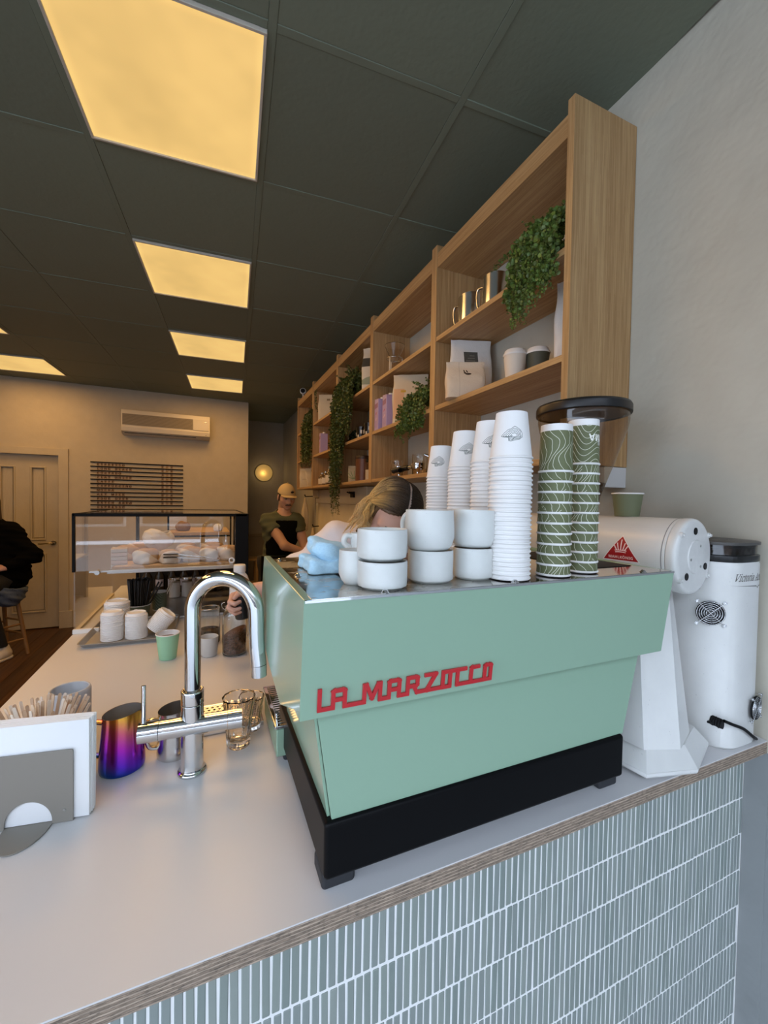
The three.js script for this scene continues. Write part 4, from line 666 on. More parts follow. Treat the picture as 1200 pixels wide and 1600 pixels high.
{ // jar of ground coffee and the glass server behind
  const grounds = tex(256, 256, (u, v) => { const k = 0.7 + 0.8 * (fbm(u, v, 64, 64, 801, 2) - 0.5); return [0.56 * k, 0.37 * k, 0.26 * k]; });
  const t = thing('coffee_jar', 'clear glass jar half full of ground coffee, to the right inside the tap arch', 'jar', [0.0942, CT, -1.5506]);
  part('ground_coffee', warp(lathe([[0.0001, 0.005], [0.036, 0.006], [0.0385, 0.012], [0.0388, 0.06], [0.0386, 0.074], [0.0001, 0.078]], 48), (v) => { if (v.y > 0.05) v.y += v.x * 0.42 + (v.y > 0.07 ? 0.006 : 0); }), std({ map: grounds, roughness: 0.95, bumpMap: plasterBump, bumpScale: 0.02 }), t);
  part('jar_glass', lathe([[0.0001, 0.0005], [0.034, 0], [0.0415, 0.003], [0.042, 0.01], [0.042, 0.128], [0.0405, 0.142], [0.036, 0.152], [0.0335, 0.158], [0.0335, 0.170], [0.035, 0.172], [0.0328, 0.173], [0.0316, 0.170], [0.0316, 0.158], [0.0342, 0.151], [0.0388, 0.141], [0.0402, 0.128], [0.0402, 0.01], [0.038, 0.0045], [0.0001, 0.004]], 56), m.glassThick, t);
  part('wire_clasp', merge([new THREE.TorusGeometry(0.0342, 0.0011, 6, 40).rotateX(PI / 2).translate(0, 0.160, 0), tube([[-0.034, 0.160, 0.0], [-0.042, 0.168, 0], [-0.043, 0.182, 0], [-0.034, 0.186, 0]], 0.0012, 16, 6)]), m.steel, t);
  const b = thing('coffee_server', 'glass coffee server with dark coffee left in it, behind the small grey cup', 'coffee server', [0.012, CT, -1.70]);
  part('server_glass', lathe([[0.0001, 0.001], [0.034, 0.0005], [0.038, 0.006], [0.038, 0.09], [0.0355, 0.115], [0.036, 0.137], [0.0345, 0.137], [0.034, 0.115], [0.0366, 0.09], [0.0372, 0.008], [0.0001, 0.003]], 48), m.glassThick, b);
  part('coffee', lathe([[0.0001, 0.004], [0.0345, 0.004], [0.0365, 0.008], [0.0365, 0.052], [0.0001, 0.052]], 40), std({ color: lin(0.03, 0.010, 0.004), roughness: 0.15 }), b);
  part('collar', new THREE.TorusGeometry(0.0362, 0.0014, 8, 40).rotateX(PI / 2).translate(0, 0.135, 0), m.steel, b);
  part('handle', tube([[0.036, 0.125, 0], [0.054, 0.12, 0], [0.058, 0.09, 0], [0.052, 0.055, 0], [0.038, 0.045, 0]], 0.0035, 20, 8), m.glass, b);
  part('tag', rbox(0.014, 0.02, 0.001, 0.052, 0.012, 0.036, 0.0004), m.paper, b);
  const w = thing('squeeze_bottle', 'white plastic bottle with a rounded shoulder and cap standing behind the tap arch', 'bottle', [0.123, CT, -1.752]);
  part('bottle_body', lathe([[0.0001, 0.001], [0.036, 0], [0.038, 0.006], [0.038, 0.20], [0.0365, 0.225], [0.030, 0.243], [0.022, 0.254], [0.021, 0.258], [0.0001, 0.259]], 48), phys({ color: lin(0.80, 0.79, 0.77), roughness: 0.4, sheen: 0.1 }), w);
  part('cap', lathe([[0.0225, 0.258], [0.0235, 0.262], [0.0235, 0.283], [0.021, 0.288], [0.0001, 0.289]], 36), m.whitePlastic, w);
  part('hang_loop', new THREE.TorusGeometry(0.009, 0.003, 8, 24).translate(-0.030, 0.306, 0), std({ color: lin(0.7, 0.7, 0.7), roughness: 0.4 }), w);
}
{ // metal tray with stacks of white lids
  const t = thing('tray', 'shallow grey metal tray carrying the stacks of white cup lids', 'tray', [-0.27, CT, -1.945], -0.03), w = 0.152, d = 0.168;
  const s = (k, e) => { const q = new THREE.Shape(), a = w + e, b = d + e, r = 0.025 + e; q.moveTo(-a + r, -b); q.lineTo(a - r, -b); q.quadraticCurveTo(a, -b, a, -b + r); q.lineTo(a, b - r); q.quadraticCurveTo(a, b, a - r, b); q.lineTo(-a + r, b); q.quadraticCurveTo(-a, b, -a, b - r); q.lineTo(-a, -b + r); q.quadraticCurveTo(-a, -b, -a + r, -b); return q; };
  const mat = std({ color: lin(0.40, 0.38, 0.35), roughness: 0.5, metalness: 0.6 });
  part('tray_floor', new THREE.ExtrudeGeometry(s(0, -0.012), { depth: 0.0015, bevelEnabled: false, curveSegments: 10 }).rotateX(-PI / 2).translate(0, 0.0008, 0), mat, t);
  const ring = [], N = 14, P0 = s(0, -0.0125).getPoints(10), P1 = s(0, 0).getPoints(10), P2 = s(0, 0.004).getPoints(10);
  const rim = loft([P0.slice(0, -1).map((p) => [p.x, 0.001, -p.y]), P1.slice(0, -1).map((p) => [p.x, 0.017, -p.y]), P2.slice(0, -1).map((p) => [p.x, 0.0175, -p.y]), P2.slice(0, -1).map((p) => [p.x, 0.0155, -p.y]), P1.slice(0, -1).map((p) => [p.x + 0, 0.0150, -p.y]), P0.slice(0, -1).map((p) => [p.x * 1.005, 0.0002, -p.y * 1.005])], false);
  mat.side = THREE.DoubleSide; part('tray_rim', rim, mat, t);
  const lidM = std({ color: lin(0.86, 0.85, 0.84), roughness: 0.45 });
  const lid = (r) => lathe([[0.0001, 0.0095], [r * 0.72, 0.0095], [r * 0.745, 0.0102], [r * 0.78, 0.0138], [r * 0.85, 0.0142], [r * 0.875, 0.0125], [r * 0.885, 0.0062], [r * 0.96, 0.0055], [r, 0.0042], [r * 1.012, 0.0022], [r, 0], [r * 0.985, 0.0012], [r * 0.95, 0.0045], [r * 0.86, 0.0055], [r * 0.845, 0.012], [r * 0.78, 0.0125], [r * 0.73, 0.0085], [0.0001, 0.0085]], 44);
  const stack = (x, z, r, n, p, where, group, ax = null, y0 = CT + 0.0035) => {
    const geo = lid(r), q = ax ? new THREE.Quaternion().setFromUnitVectors(V(0, 1, 0), V(...ax).normalize()) : null; let first = null, slot = null;
    for (let k = 0; k <= n; k++) {
      const o = ax ? V(...ax).normalize().multiplyScalar(k * p) : V(rr(-0.0006, 0.0006), k * p, rr(-0.0006, 0.0006)), pos = [x + o.x, y0 + o.y, z + o.z], lb = 'white cup lid, ' + (k === n ? 'topmost' : ord(n - k + 1) + ' from top') + ' ' + where; let c;
      if (!first) { first = thing('cup_lid', lb, 'lid', pos, 0, group); part('lid_shell', geo, lidM, first); part('sip_rise', rbox(r * 0.3, 0.002, r * 0.12, 0, 0.0148, -r * 0.8, 0.0008, 1), lidM, first); c = first; } else c = copy(first, lb, pos, rr(-0.3, 0.3), group);
      if (q) c.quaternion.copy(q);
    }
  };
  srand(19);
  stack(-0.3335, -1.865, 0.0385, 18, 0.0053, 'of the front left stack on the tray', 'lids of the front left stack');
  stack(-0.2520, -1.862, 0.0385, 16, 0.0053, 'of the front middle stack on the tray', 'lids of the front middle stack');
  stack(-0.3380, -1.985, 0.0455, 19, 0.0058, 'of the wide back stack on the tray', 'lids of the wide back stack');
  stack(-0.1915, -1.872, 0.0375, 13, 0.0053, 'of the toppled stack on the tray', 'lids of the toppled stack', [0.62, 0.78, 0.0], CT + 0.0245);
}
{ // tub of black straws, and a cup with a tongs handle behind
  const t = thing('straw_tub', 'low dark green paper tub with a white rim holding black straws', 'tub', [-0.2855, CT, -2.172]);
  part('tub_wall', lathe([[0.041, 0.001], [0.0475, 0.060]], 44), std({ color: lin(0.115, 0.125, 0.075), roughness: 0.6 }), t); part('tub_inside', lathe([[0.0468, 0.060], [0.0402, 0.003], [0.0001, 0.003]], 40), cupInside, t); part('rim', new THREE.TorusGeometry(0.0478, 0.0017, 10, 48).rotateX(PI / 2).translate(0, 0.0605, 0), m.paper, t);
  const sm = std({ color: lin(0.008, 0.008, 0.009), roughness: 0.35 }), geo = (() => { const g = new THREE.CylinderGeometry(0.0036, 0.0036, 0.172, 12, 1, true).translate(0, 0.086, 0); return g; })(); sm.side = THREE.DoubleSide; srand(23);
  for (let k = 0; k < 74; k++) { const a = rr(0, 2 * PI), q = Math.sqrt(rnd()), lean = k > 69 ? 0.42 : 0.03 + 0.12 * q; const o = solo('drinking_straw', geo, sm, k > 69 ? 'black straw leaning far to the right out of the green tub' : 'black straw standing upright in the dense bunch in the green tub', 'straw', 'black straws in the tub', [-0.2855 + 0.031 * q * Math.cos(a), CT + 0.006, -2.172 + 0.031 * q * Math.sin(a)]); const b = k > 69 ? rr(-0.3, 0.3) : a + rr(-0.5, 0.5); o.quaternion.setFromUnitVectors(V(0, 1, 0), V(Math.sin(lean) * Math.cos(b) + 0.05, Math.cos(lean), Math.sin(lean) * Math.sin(b)).normalize()); }
  const c = thing('paper_cup', 'dark green patterned paper cup beside the straws with wooden sticks in it', 'paper cup', [-0.2095, CT, -2.262]);
  const pm = std({ map: canvasTex(512, 256, (x, w, h) => { x.fillStyle = '#454c38'; x.fillRect(0, 0, w, h); topo(x, w, h, 9, '#858a72', 4, 33); x.fillStyle = '#dedbd4'; x.fillRect(0, h * 0.87, w, h * 0.13); }), roughness: 0.6 });
  part('cup_wall', lathe([[0.0300, 0.001], [0.0345, 0.096]], 44), pm, c); part('cup_inside', lathe([[0.0338, 0.096], [0.0292, 0.004], [0.0001, 0.004]], 36), cupInside, c); part('rim', new THREE.TorusGeometry(0.0348, 0.0016, 10, 40).rotateX(PI / 2).translate(0, 0.0965, 0), m.paper, c);
  for (const [dx, dz] of [[0, 0], [0.008, 0.006]]) solo('wooden_stick', rod([-0.012 + dx, 0.006, dz], [0.058 + dx, 0.155, dz], 0.0026, 0.0026, 8), std({ color: lin(0.62, 0.54, 0.43), roughness: 0.7 }), dx ? 'pale stick, right one of two in the dark patterned cup' : 'pale stick, left one of two in the dark patterned cup', 'stick', undefined, [-0.2095, CT, -2.262]);
}

// ---------------------------------------------------------------- glass display case with wrapped rolls
{
  const t = thing('display_case', 'black framed glass display case with wrapped sandwiches on the far end of the counter', 'display case');
  const X0 = -0.4875, X1 = 0.172, Z0 = -1.995, Z1 = -2.72, Y1 = 1.462, YD = 1.226, blk = phys({ color: lin(0.004, 0.004, 0.0045), roughness: 0.55, specularIntensity: 0.25 });
  part('frame', merge([rspan(X0 - 0.003, X1, Y1 - 0.011, Y1 + 0.002, Z0 - 0.01, Z0 + 0.008, 0.002), rspan(X0 - 0.004, X0 + 0.006, 1.228, Y1, Z0 - 0.004, Z0 + 0.008, 0.001), rspan(X1 - 0.052, X1 + 0.006, CT, Y1 + 0.002, Z0 - 0.045, Z0 + 0.008, 0.003), rspan(X0, X0 + 0.012, Y1 - 0.011, Y1 + 0.002, Z1, Z0, 0.002), rspan(X1 - 0.012, X1, Y1 - 0.011, Y1 + 0.002, Z1, Z0 - 0.045, 0.002), rspan(X0, X1, Y1 - 0.011, Y1 + 0.002, Z1, Z1 + 0.012, 0.002), rspan(X0 + 0.118, X0 + 0.134, CT, Y1, Z1, Z1 + 0.016, 0.002), rspan(X1 - 0.02, X1, CT, Y1, Z1, Z1 + 0.02, 0.002)]), blk, t, 'black frame');
  part('front_pane', span(X0 + 0.006, X1 - 0.052, YD + 0.004, Y1 - 0.011, Z0 - 0.003, Z0 + 0.001), m.glass, t);
  part('side_pane', span(X0 - 0.001, X0 + 0.004, CT + 0.012, Y1 - 0.011, Z1, Z0 - 0.004), m.glass, t); part('side_pane', span(X1 - 0.004, X1, YD, Y1 - 0.011, Z1 + 0.02, Z0 - 0.045), m.glass, t);
  part('top_pane', span(X0 + 0.004, X1 - 0.004, Y1 - 0.004, Y1, Z1 + 0.012, Z0 - 0.01), m.glass, t);
  part('deck_rail', merge([rspan(X0 + 0.052, X1 - 0.03, YD - 0.004, YD + 0.004, Z0 - 0.008, Z0 + 0.004, 0.001), cyl(0.009, 0.009, 0.016, 0, 0, 0, 20).rotateX(PI / 2).translate(X0 + 0.082, YD - 0.002, Z0 + 0.004), cyl(0.008, 0.008, 0.012, 0, 0, 0, 20).rotateX(PI / 2).translate(X1 - 0.068, YD + 0.012, Z0 + 0.004)]), m.brushed, t);
  part('deck', rspan(X0 + 0.11, X1 - 0.02, YD - 0.014, YD - 0.004, Z1 + 0.02, Z0 - 0.012, 0.002), m.brushed, t, 'steel deck inside the case');
  part('base_strip', merge([rspan(X0 - 0.004, X0 + 0.085, CT, CT + 0.017, Z0 - 0.012, Z0 + 0.004, 0.001)]), m.whitePlastic, t, 'white strip under the glass');
  part('side_channel', rspan(X0 - 0.003, X0 + 0.012, CT, CT + 0.012, Z1, Z0 - 0.012, 0.001), std({ color: lin(0.55, 0.47, 0.33), roughness: 0.6 }), t);
  part('shelf_board', rspan(-0.175, X1 - 0.06, 1.342, 1.36, Z1 + 0.05, -2.30, 0.004), m.oak, t, 'pale wooden shelf board');
  part('shelf_bracket', merge([rspan(-0.18, X1 - 0.055, 1.334, 1.341, -2.315, -2.30, 0.001), rspan(-0.18, X1 - 0.055, 1.334, 1.341, Z1 + 0.03, Z1 + 0.05, 0.001), rspan(-0.18, -0.172, 1.338, Y1 - 0.01, -2.32, -2.31, 0.001), rspan(X1 - 0.06, X1 - 0.052, 1.23, Y1 - 0.01, -2.32, -2.31, 0.001)]), blk, t);
  part('lower_back', span(X0 + 0.135, X1, CT, YD - 0.02, Z1 - 0.005, Z1 + 0.003), std({ color: lin(0.035, 0.028, 0.022), roughness: 0.6 }), t, 'dark lower back');
  part('lower_shelf', rspan(X0 + 0.135, X1 - 0.03, CT + 0.001, CT + 0.012, Z1 + 0.01, -2.09, 0.003), m.brushed, t, 'steel lower shelf');
  // paper-lined board and wrapped rolls
  const craft = std({ color: lin(0.62, 0.46, 0.29), roughness: 0.85 });
  const b = thing('serving_board', 'paper lined serving board under the wrapped sandwiches in the case', 'board', [-0.125, YD - 0.0035, -2.21]); part('board', rbox(0.485, 0.012, 0.34, 0, 0.006, 0, 0.003), m.oak, b); part('lining_paper', rbox(0.47, 0.0012, 0.33, 0, 0.0128, 0, 0.0005, 1), craft, b);
  const bread = tex(128, 128, (u, v) => { const k = fbm(u, v, 6, 6, 901, 4); return [0.66 + 0.2 * k, 0.53 + 0.22 * k, 0.38 + 0.22 * k]; }), breadM = std({ map: bread, roughness: 0.8 }), wrapM = std({ color: lin(0.66, 0.58, 0.48), roughness: 0.75, side: THREE.DoubleSide });
  const roll = (s) => {                                              // filled roll, its lower half in folded paper
    srand(s); const q = rr(0, 9), sb = (x, y, z, a, b, c) => ((Math.abs(x / a) ** 3 + Math.abs(y / b) ** 3 + Math.abs(z / c) ** 3) ** (1 / 3) - 1) * Math.min(a, b, c);
    const f = (x, y, z) => Math.max(sb(x, y - 0.036, z, 0.052, 0.037, 0.040) + 0.0025 * Math.sin(x * 90 + q) * Math.cos(z * 70), -y + 0.001), w = (x, y, z) => { const d = sb(x - 0.002, y - 0.035, z, 0.0565, 0.041, 0.0445) + 0.0022 * Math.sin(x * 80 + y * 60 + q) + 0.0016 * Math.sin(y * 150 - z * 90); return Math.max(Math.abs(d) - 0.0026, y + x * 0.75 * Math.cos(q) + z * 0.3 * Math.sin(q) - 0.036, -y + 0.0005); };
    return [nets(f, [-0.07, -0.005, -0.06], [0.07, 0.09, 0.06], 0.0045), nets(w, [-0.075, -0.006, -0.065], [0.075, 0.095, 0.065], 0.0034)];
  };
  const kinds = [roll(1), roll(2), roll(3)], Y = YD + 0.0102;
  const at = [[-0.345, 0, -2.25, 0.2, 0, 'bread roll in paper at the left end of the case deck', 0.95], [-0.245, 0, -2.115, 0.9, 1, 'paper wrapped sandwich at the front left of the case, nearest the glass', 0.92], [-0.155, 0, -2.10, 2.0, 2, 'crumpled paper wrapped sandwich in the front middle of the case', 0.85], [-0.065, 0, -2.13, 0.4, 0, 'wrapped sandwich behind the long tongs in the case', 0.95], [0.020, 0, -2.13, 1.2, 1, 'wrapped sandwich second from the right end of the case deck', 0.95], [0.098, 0, -2.135, 2.3, 2, 'wrapped sandwich at the right end of the case deck', 0.98], [-0.09, 0, -2.29, 1.4, 1, 'wrapped sandwich in the back row under the middle of the shelf board', 1], [0.03, 0, -2.30, 0.1, 0, 'wrapped sandwich in the back row under the right of the shelf board', 1], [-0.30, 0, -2.36, 2.8, 2, 'wrapped sandwich at the back left of the case deck', 1]];
  const protos = []; at.forEach(([x, y, z, a, k, lb, sc]) => { let o; if (!protos[k]) { o = protos[k] = thing('wrapped_sandwich', lb, 'sandwich', [x, Y, z], a, 'wrapped sandwiches in the case'); part('bread', kinds[k][0], breadM, o); part('wrapper', kinds[k][1], wrapM, o); } else o = copy(protos[k], lb, [x, Y, z], a); o.scale.setScalar(sc); });
  const box1 = thing('paper_block', 'square block of folded brown paper at the left of the case deck', 'paper', [-0.352, YD - 0.003, -2.12], 0.15); srand(4); for (let k = 0; k < 5; k++) part('sheet_bundle', rbox(0.062 - 0.002 * (k % 2), 0.0165, 0.07, 0, 0.0085 + 0.0168 * k, 0, 0.004), std({ color: lin(0.52 + 0.05 * (k % 2), 0.44, 0.36), roughness: 0.9 }), box1);
  const bag = (() => { const f = (x, y, z) => { const d = egg([0, 0.04, 0], [0.066, 0.052, 0.05])(x, y, z) + 0.003 * Math.sin(x * 70 + z * 40) * Math.sin(y * 60) + 0.0012 * Math.sin(x * 190 + y * 120); return Math.max(Math.abs(d) - 0.0034, y - 0.078 + 0.01 * Math.sin(x * 60)); }; return nets(f, [-0.085, -0.02, -0.07], [0.085, 0.1, 0.07], 0.0045); })();
  solo('paper_liner', bag, std({ color: lin(0.72, 0.68, 0.62), roughness: 0.8, side: THREE.DoubleSide }), 'open crumpled white paper liner above the sandwiches in the case', 'paper', undefined, [-0.215, YD + 0.068, -2.27], 0.4);
  const tg = thing('serving_tongs', 'long steel tongs with black tips lying across the front of the case deck', 'tongs'); part('arms', merge([bar([-0.12, YD + 0.055, -2.045], [0.115, YD + 0.020, -2.055], 0.012, 0.003), bar([-0.12, YD + 0.042, -2.035], [0.115, YD + 0.016, -2.055], 0.012, 0.003)]), m.steel, tg); part('hinge', cyl(0.007, 0.007, 0.014, 0.118, YD + 0.011, -2.055, 16), m.steel, tg); for (const y of [0.056, 0.042]) part('tip', rbox(0.06, 0.006, 0.014, -0.145, YD + y, -2.042, 0.003), m.black, tg);
  // pastries and packs on the upper board
  const bun = nets((x, y, z) => Math.max(egg([0, 0.02, 0], [0.036, 0.030, 0.032])(x, y, z) + 0.0025 * Math.sin(x * 150) * Math.cos(z * 130), -y), [-0.05, -0.005, -0.05], [0.05, 0.06, 0.05], 0.004);
  const bm = std({ color: lin(0.30, 0.16, 0.06), roughness: 0.7 }); solo('pastry', bun, bm, 'brown pastry on the wooden shelf board in the case', 'pastry', undefined, [-0.115, 1.3605, -2.40], 0.3);
  const mk = thing('meringue', 'small white meringue hanging over the front of the wooden shelf board', 'pastry', [0.055, 1.3603, -2.335]); part('meringue_body', nets((x, y, z) => Math.max(egg([0, 0.016, 0], [0.022, 0.022, 0.02])(x, y, z) + 0.003 * Math.sin(Math.atan2(z, x) * 7), -y), [-0.035, -0.004, -0.035], [0.035, 0.05, 0.035], 0.003), std({ color: lin(0.85, 0.83, 0.80), roughness: 0.8 }), mk);
  solo('white_carton', rbox(0.085, 0.085, 0.06, 0, 0.0425, 0, 0.003), m.paper, 'square white carton on the left of the wooden shelf board in the case', 'carton', undefined, [-0.125 - 0.02, 1.3603, -2.52], 0.1);
  // jars and bottles on the lower shelf
  const jarT = (x, z, lb, h = 0.11) => { const j = thing('storage_jar', lb, 'jar', [x, CT + 0.0122, z], 0, 'lidded jars on the lower shelf of the case'); part('jar_glass', lathe([[0.0001, 0.001], [0.027, 0], [0.029, 0.004], [0.029, h * 0.82], [0.026, h * 0.88], [0.026, h * 0.9]], 36), m.glass, j); part('contents', cyl(0.027, 0.027, h * 0.72, 0, 0.003, 0, 30), std({ color: lin(0.55, 0.50, 0.44), roughness: 0.9 }), j); part('lid', lathe([[0.0001, h], [0.026, h], [0.0285, h - 0.003], [0.0285, h * 0.89], [0.027, h * 0.88]], 32), m.steel, j); };
  jarT(-0.158, -2.50, 'metal lidded jar of pale powder, left of the three below the deck'); jarT(-0.097, -2.50, 'metal lidded jar of pale powder, middle of the three below the deck'); jarT(-0.03, -2.50, 'metal lidded jar of pale powder, right of the three below the deck');
  let fb = null; for (let k = 0; k < 7; k++) { const lb = 'dark bottle with pale label, ' + ord(k + 1) + ' from left in the row behind the jars', p = [-0.305 + k * 0.062, CT + 0.0122, -2.64]; if (!fb) { fb = thing('dark_bottle', lb, 'bottle', p, 0, 'dark bottles at the back of the case'); part('bottle_body', lathe([[0.0001, 0], [0.024, 0], [0.025, 0.004], [0.025, 0.095], [0.012, 0.118], [0.0105, 0.145], [0.0001, 0.146]], 28), phys({ color: lin(0.05, 0.03, 0.015), roughness: 0.15 }), fb); part('paper_label', new THREE.CylinderGeometry(0.0253, 0.0253, 0.04, 20, 1, true, -0.9, 1.8).translate(0, 0.06, 0), std({ color: lin(0.60, 0.50, 0.48), roughness: 0.8, side: THREE.DoubleSide }), fb); } else copy(fb, lb, p, 0); }
}
// ---------------------------------------------------------------- oak wall shelf
const SX = 0.96, SXB = 1.2208, shA = 2.287, shB = 1.973, shC = 1.672;
const zs = [-0.9125, -1.69, -2.475, -3.235, -4.06, -4.80], th = [0.025, 0.046, 0.046, 0.046, 0.046, 0.026];
{
  const t = thing('wall_shelf', 'long oak wall shelf of five bays with three boards each, running along the right wall', 'shelf');
  zs.forEach((z, i) => part(i === 0 || i === 5 ? 'side_panel' : 'divider', metreUV(rspan(SX, SXB, 1.650, 2.704, z - th[i] / 2, z + th[i] / 2, 0.0012), 'y', i * 0.31, i * 0.17), m.oak, t));
  for (let i = 0; i < 5; i++) {
    const z1 = zs[i] - th[i] / 2 - 0.0004, z0 = zs[i + 1] + th[i + 1] / 2 + 0.0004;
    part('top_board', metreUV(rspan(SX + 0.003, SXB, 2.602, 2.667, z0, z1, 0.0012), 'z', i * 0.7, 0.1 * i), m.oak, t);
    [[shA, 0.4], [shB, 0.9], [shC, 1.3]].forEach(([y, o]) => part('shelf_board', metreUV(rspan(SX + 0.003, SXB, y - 0.0205, y, z0, z1, 0.0012), 'z', i * 0.53 + o, o), m.oak, t));
  }
  part('wall_cleat', rspan(1.125, 1.2215, 1.585, 1.649, -0.955, -0.902, 0.002), std({ color: lin(0.60, 0.60, 0.60), roughness: 0.5 }), t, 'white block under the end of the shelf');
}
// trailing plants ---------------------------------------------------------
const leafGeo = (() => { const g = new THREE.CircleGeometry(1, 8); warp(g, (v) => { v.z = -0.28 * (v.x * v.x + v.y * v.y) + 0.1; v.y *= 0.92; v.y += 1; }); return g; })();
const leafMat = phys({ color: lin(1, 1, 1), roughness: 0.5, transmission: 0.25, thickness: 0, side: THREE.DoubleSide, sheen: 0.1 }), stemMat = std({ color: lin(0.06, 0.09, 0.025), roughness: 0.8 }), potMat = std({ color: lin(0.03, 0.03, 0.03), roughness: 0.6 });
function trailing(label, pot, strands, size, hue, sd, step = 0.0085) {
  srand(sd); const t = thing('trailing_plant', label, 'plant', pot, 0, undefined);
  part('pot', lathe([[0.0001, 0.001], [0.042, 0], [0.052, 0.075], [0.055, 0.08], [0.05, 0.08], [0.044, 0.01], [0.0001, 0.01]], 28), potMat, t);
  part('soil', cyl(0.047, 0.048, 0.006, 0, 0.066, 0, 24), std({ color: lin(0.03, 0.02, 0.012), roughness: 1 }), t);
  const M = [], C = [], Q = new THREE.Quaternion(), S = V(1, 1, 1), stems = [], c = new THREE.Color();
  for (const s of strands) {
    const cv = curve(s.map((p) => V(p[0] - pot[0], p[1] - pot[1], p[2] - pot[2])), 0.5), L = cv.getLength(), n = Math.max(3, Math.floor(L / step)); stems.push(tube(cv, 0.0007, Math.max(8, Math.floor(L / 0.02)), 4));
    for (let k = 0; k <= n; k++) for (let e = 0; e < 2; e++) {
      const u = k / n, p = cv.getPointAt(Math.min(u, 1)), a = rr(0, 2 * PI), out = V(Math.cos(a), rr(-0.5, 0.55), Math.sin(a)).normalize(), f = size * rr(0.7, 1.15) * (u > 0.85 ? mix(1, 0.55, (u - 0.85) / 0.15) : 1);
      Q.setFromUnitVectors(V(0, 1, 0), out); Q.multiply(new THREE.Quaternion().setFromAxisAngle(V(0, 1, 0), rr(0, 6.28)));
      M.push(new THREE.Matrix4().compose(p.add(out.clone().multiplyScalar(0.0015)), Q.clone(), V(f, f, f))); const b = rr(0.65, 1.3); C.push([hue[0] * b * rr(0.85, 1.2), hue[1] * b, hue[2] * b * rr(0.7, 1.2)]);
    }
  }
  const im = new THREE.InstancedMesh(leafGeo, leafMat, M.length); im.name = 'foliage'; im.userData.kind = 'stuff'; im.castShadow = im.receiveShadow = true;
  M.forEach((q, i) => { im.setMatrixAt(i, q); im.setColorAt(i, c.setRGB(...C[i])); }); t.add(im);
  part('stems', merge(stems), stemMat, t); return t;
}
{
  const drop = (z, xb, yb, len, zj, front = 0.945, edge = shA) => { const x1 = front + rr(-0.02, 0.012), z1 = z + zj; return [[xb, yb, z + rr(-0.03, 0.03)], [mix(xb, x1, 0.6), yb + rr(0.0, 0.05), z + zj * 0.4], [x1 + 0.01, edge + rr(0.01, 0.06), z1], [x1, edge - 0.06 - 0.02 * rnd(), z1 + rr(-0.015, 0.015)], [x1 + rr(-0.012, 0.012), edge - len * 0.6, z1 + rr(-0.02, 0.02)], [x1 + rr(-0.015, 0.015), edge - len, z1 + rr(-0.02, 0.02)]]; };
  const mound = (x, y, z, rx, ry, rz) => { const a = rr(0, 2 * PI), e = rr(0.1, 1.2), r = rr(0.5, 1); return [[x, y, z], [x + rx * 0.5 * Math.cos(a) * Math.cos(e), y + ry * 0.7 * Math.sin(e), z + rz * 0.5 * Math.sin(a)], [x + r * rx * Math.cos(a), y + ry * Math.sin(e) * r, z + r * rz * Math.sin(a)]]; };
  srand(201); let S = [];
  for (let k = 0; k < 46; k++) S.push(mound(1.02, 2.34, -1.035, 0.085, 0.15, 0.10));
  for (let k = 0; k < 30; k++) { const z = rr(-1.17, -0.945); S.push(drop(z, 1.01, 2.38, mix(0.06, 0.13, rnd()) + (z < -1.03 && z > -1.13 ? 0.05 : 0), 0, 0.94)); }
  S.push(drop(-1.09, 1.0, 2.36, 0.17, 0.0), drop(-1.085, 1.0, 2.36, 0.15, 0.006), drop(-1.16, 1.0, 2.36, 0.10, 0.0), drop(-1.0, 1.0, 2.36, 0.14, 0.0), [[1.0, 2.38, -1.12], [0.97, 2.40, -1.18], [0.955, 2.385, -1.225], [0.95, 2.37, -1.25]]);
  trailing('round leaved trailing plant spilling over the top board of the nearest shelf bay', [1.09, shA + 0.0008, -1.035], S, 0.0064, [0.145, 0.225, 0.045], 301, 0.0066);
  srand(202); S = [];
  for (let k = 0; k < 40; k++) S.push(mound(1.02, 2.02, -1.83, 0.08, 0.13, 0.10));
  for (let k = 0; k < 34; k++) { const z = rr(-2.03, -1.745); S.push(drop(z, 1.03, 2.05, mix(0.03, 0.09, rnd()), 0, 0.95, shB)); }
  S.push(drop(-2.07, 1.0, 2.02, 0.10, -0.02, 0.955, shB), drop(-2.06, 1.0, 2.02, 0.085, -0.02, 0.955, shB), drop(-1.92, 1.0, 2.02, 0.145, 0, 0.945, shB), drop(-1.91, 1.0, 2.02, 0.12, 0, 0.945, shB));
  trailing('trailing plant on the middle board of the second bay, beside the cream bag', [1.10, shB + 0.0008, -1.83], S, 0.0066, [0.125, 0.195, 0.038], 302, 0.0075);
  srand(203); S = [];
  for (let k = 0; k < 120; k++) S.push(mound(1.01, 2.33, rr(-3.16, -2.82), 0.09, 0.23, 0.09));
  for (let k = 0; k < 120; k++) { const z = rr(-3.20, -2.80), l = z < -2.98 ? mix(0.30, 0.52, rnd()) : mix(0.05, 0.28, rnd()); S.push(drop(z, 1.02, 2.40, l, rr(-0.03, 0.03), 0.93)); }
  for (let k = 0; k < 26; k++) S.push(drop(rr(-3.18, -3.06), 1.0, 2.40, mix(0.5, 0.88, rnd()), rr(-0.04, 0.04), 0.925));
  trailing('very long trailing plant hanging from the third bay past the bottom board', [1.10, shA + 0.0008, -3.0], S, 0.0088, [0.085, 0.115, 0.022], 303, 0.0125);
  srand(204); S = [];
  for (let k = 0; k < 46; k++) S.push(mound(1.0, 2.33, -4.14, 0.07, 0.22, 0.07));
  for (let k = 0; k < 70; k++) S.push(drop(rr(-4.36, -4.05), 1.0, 2.38, mix(0.12, 0.44, rnd()), rr(-0.03, 0.03), 0.93));
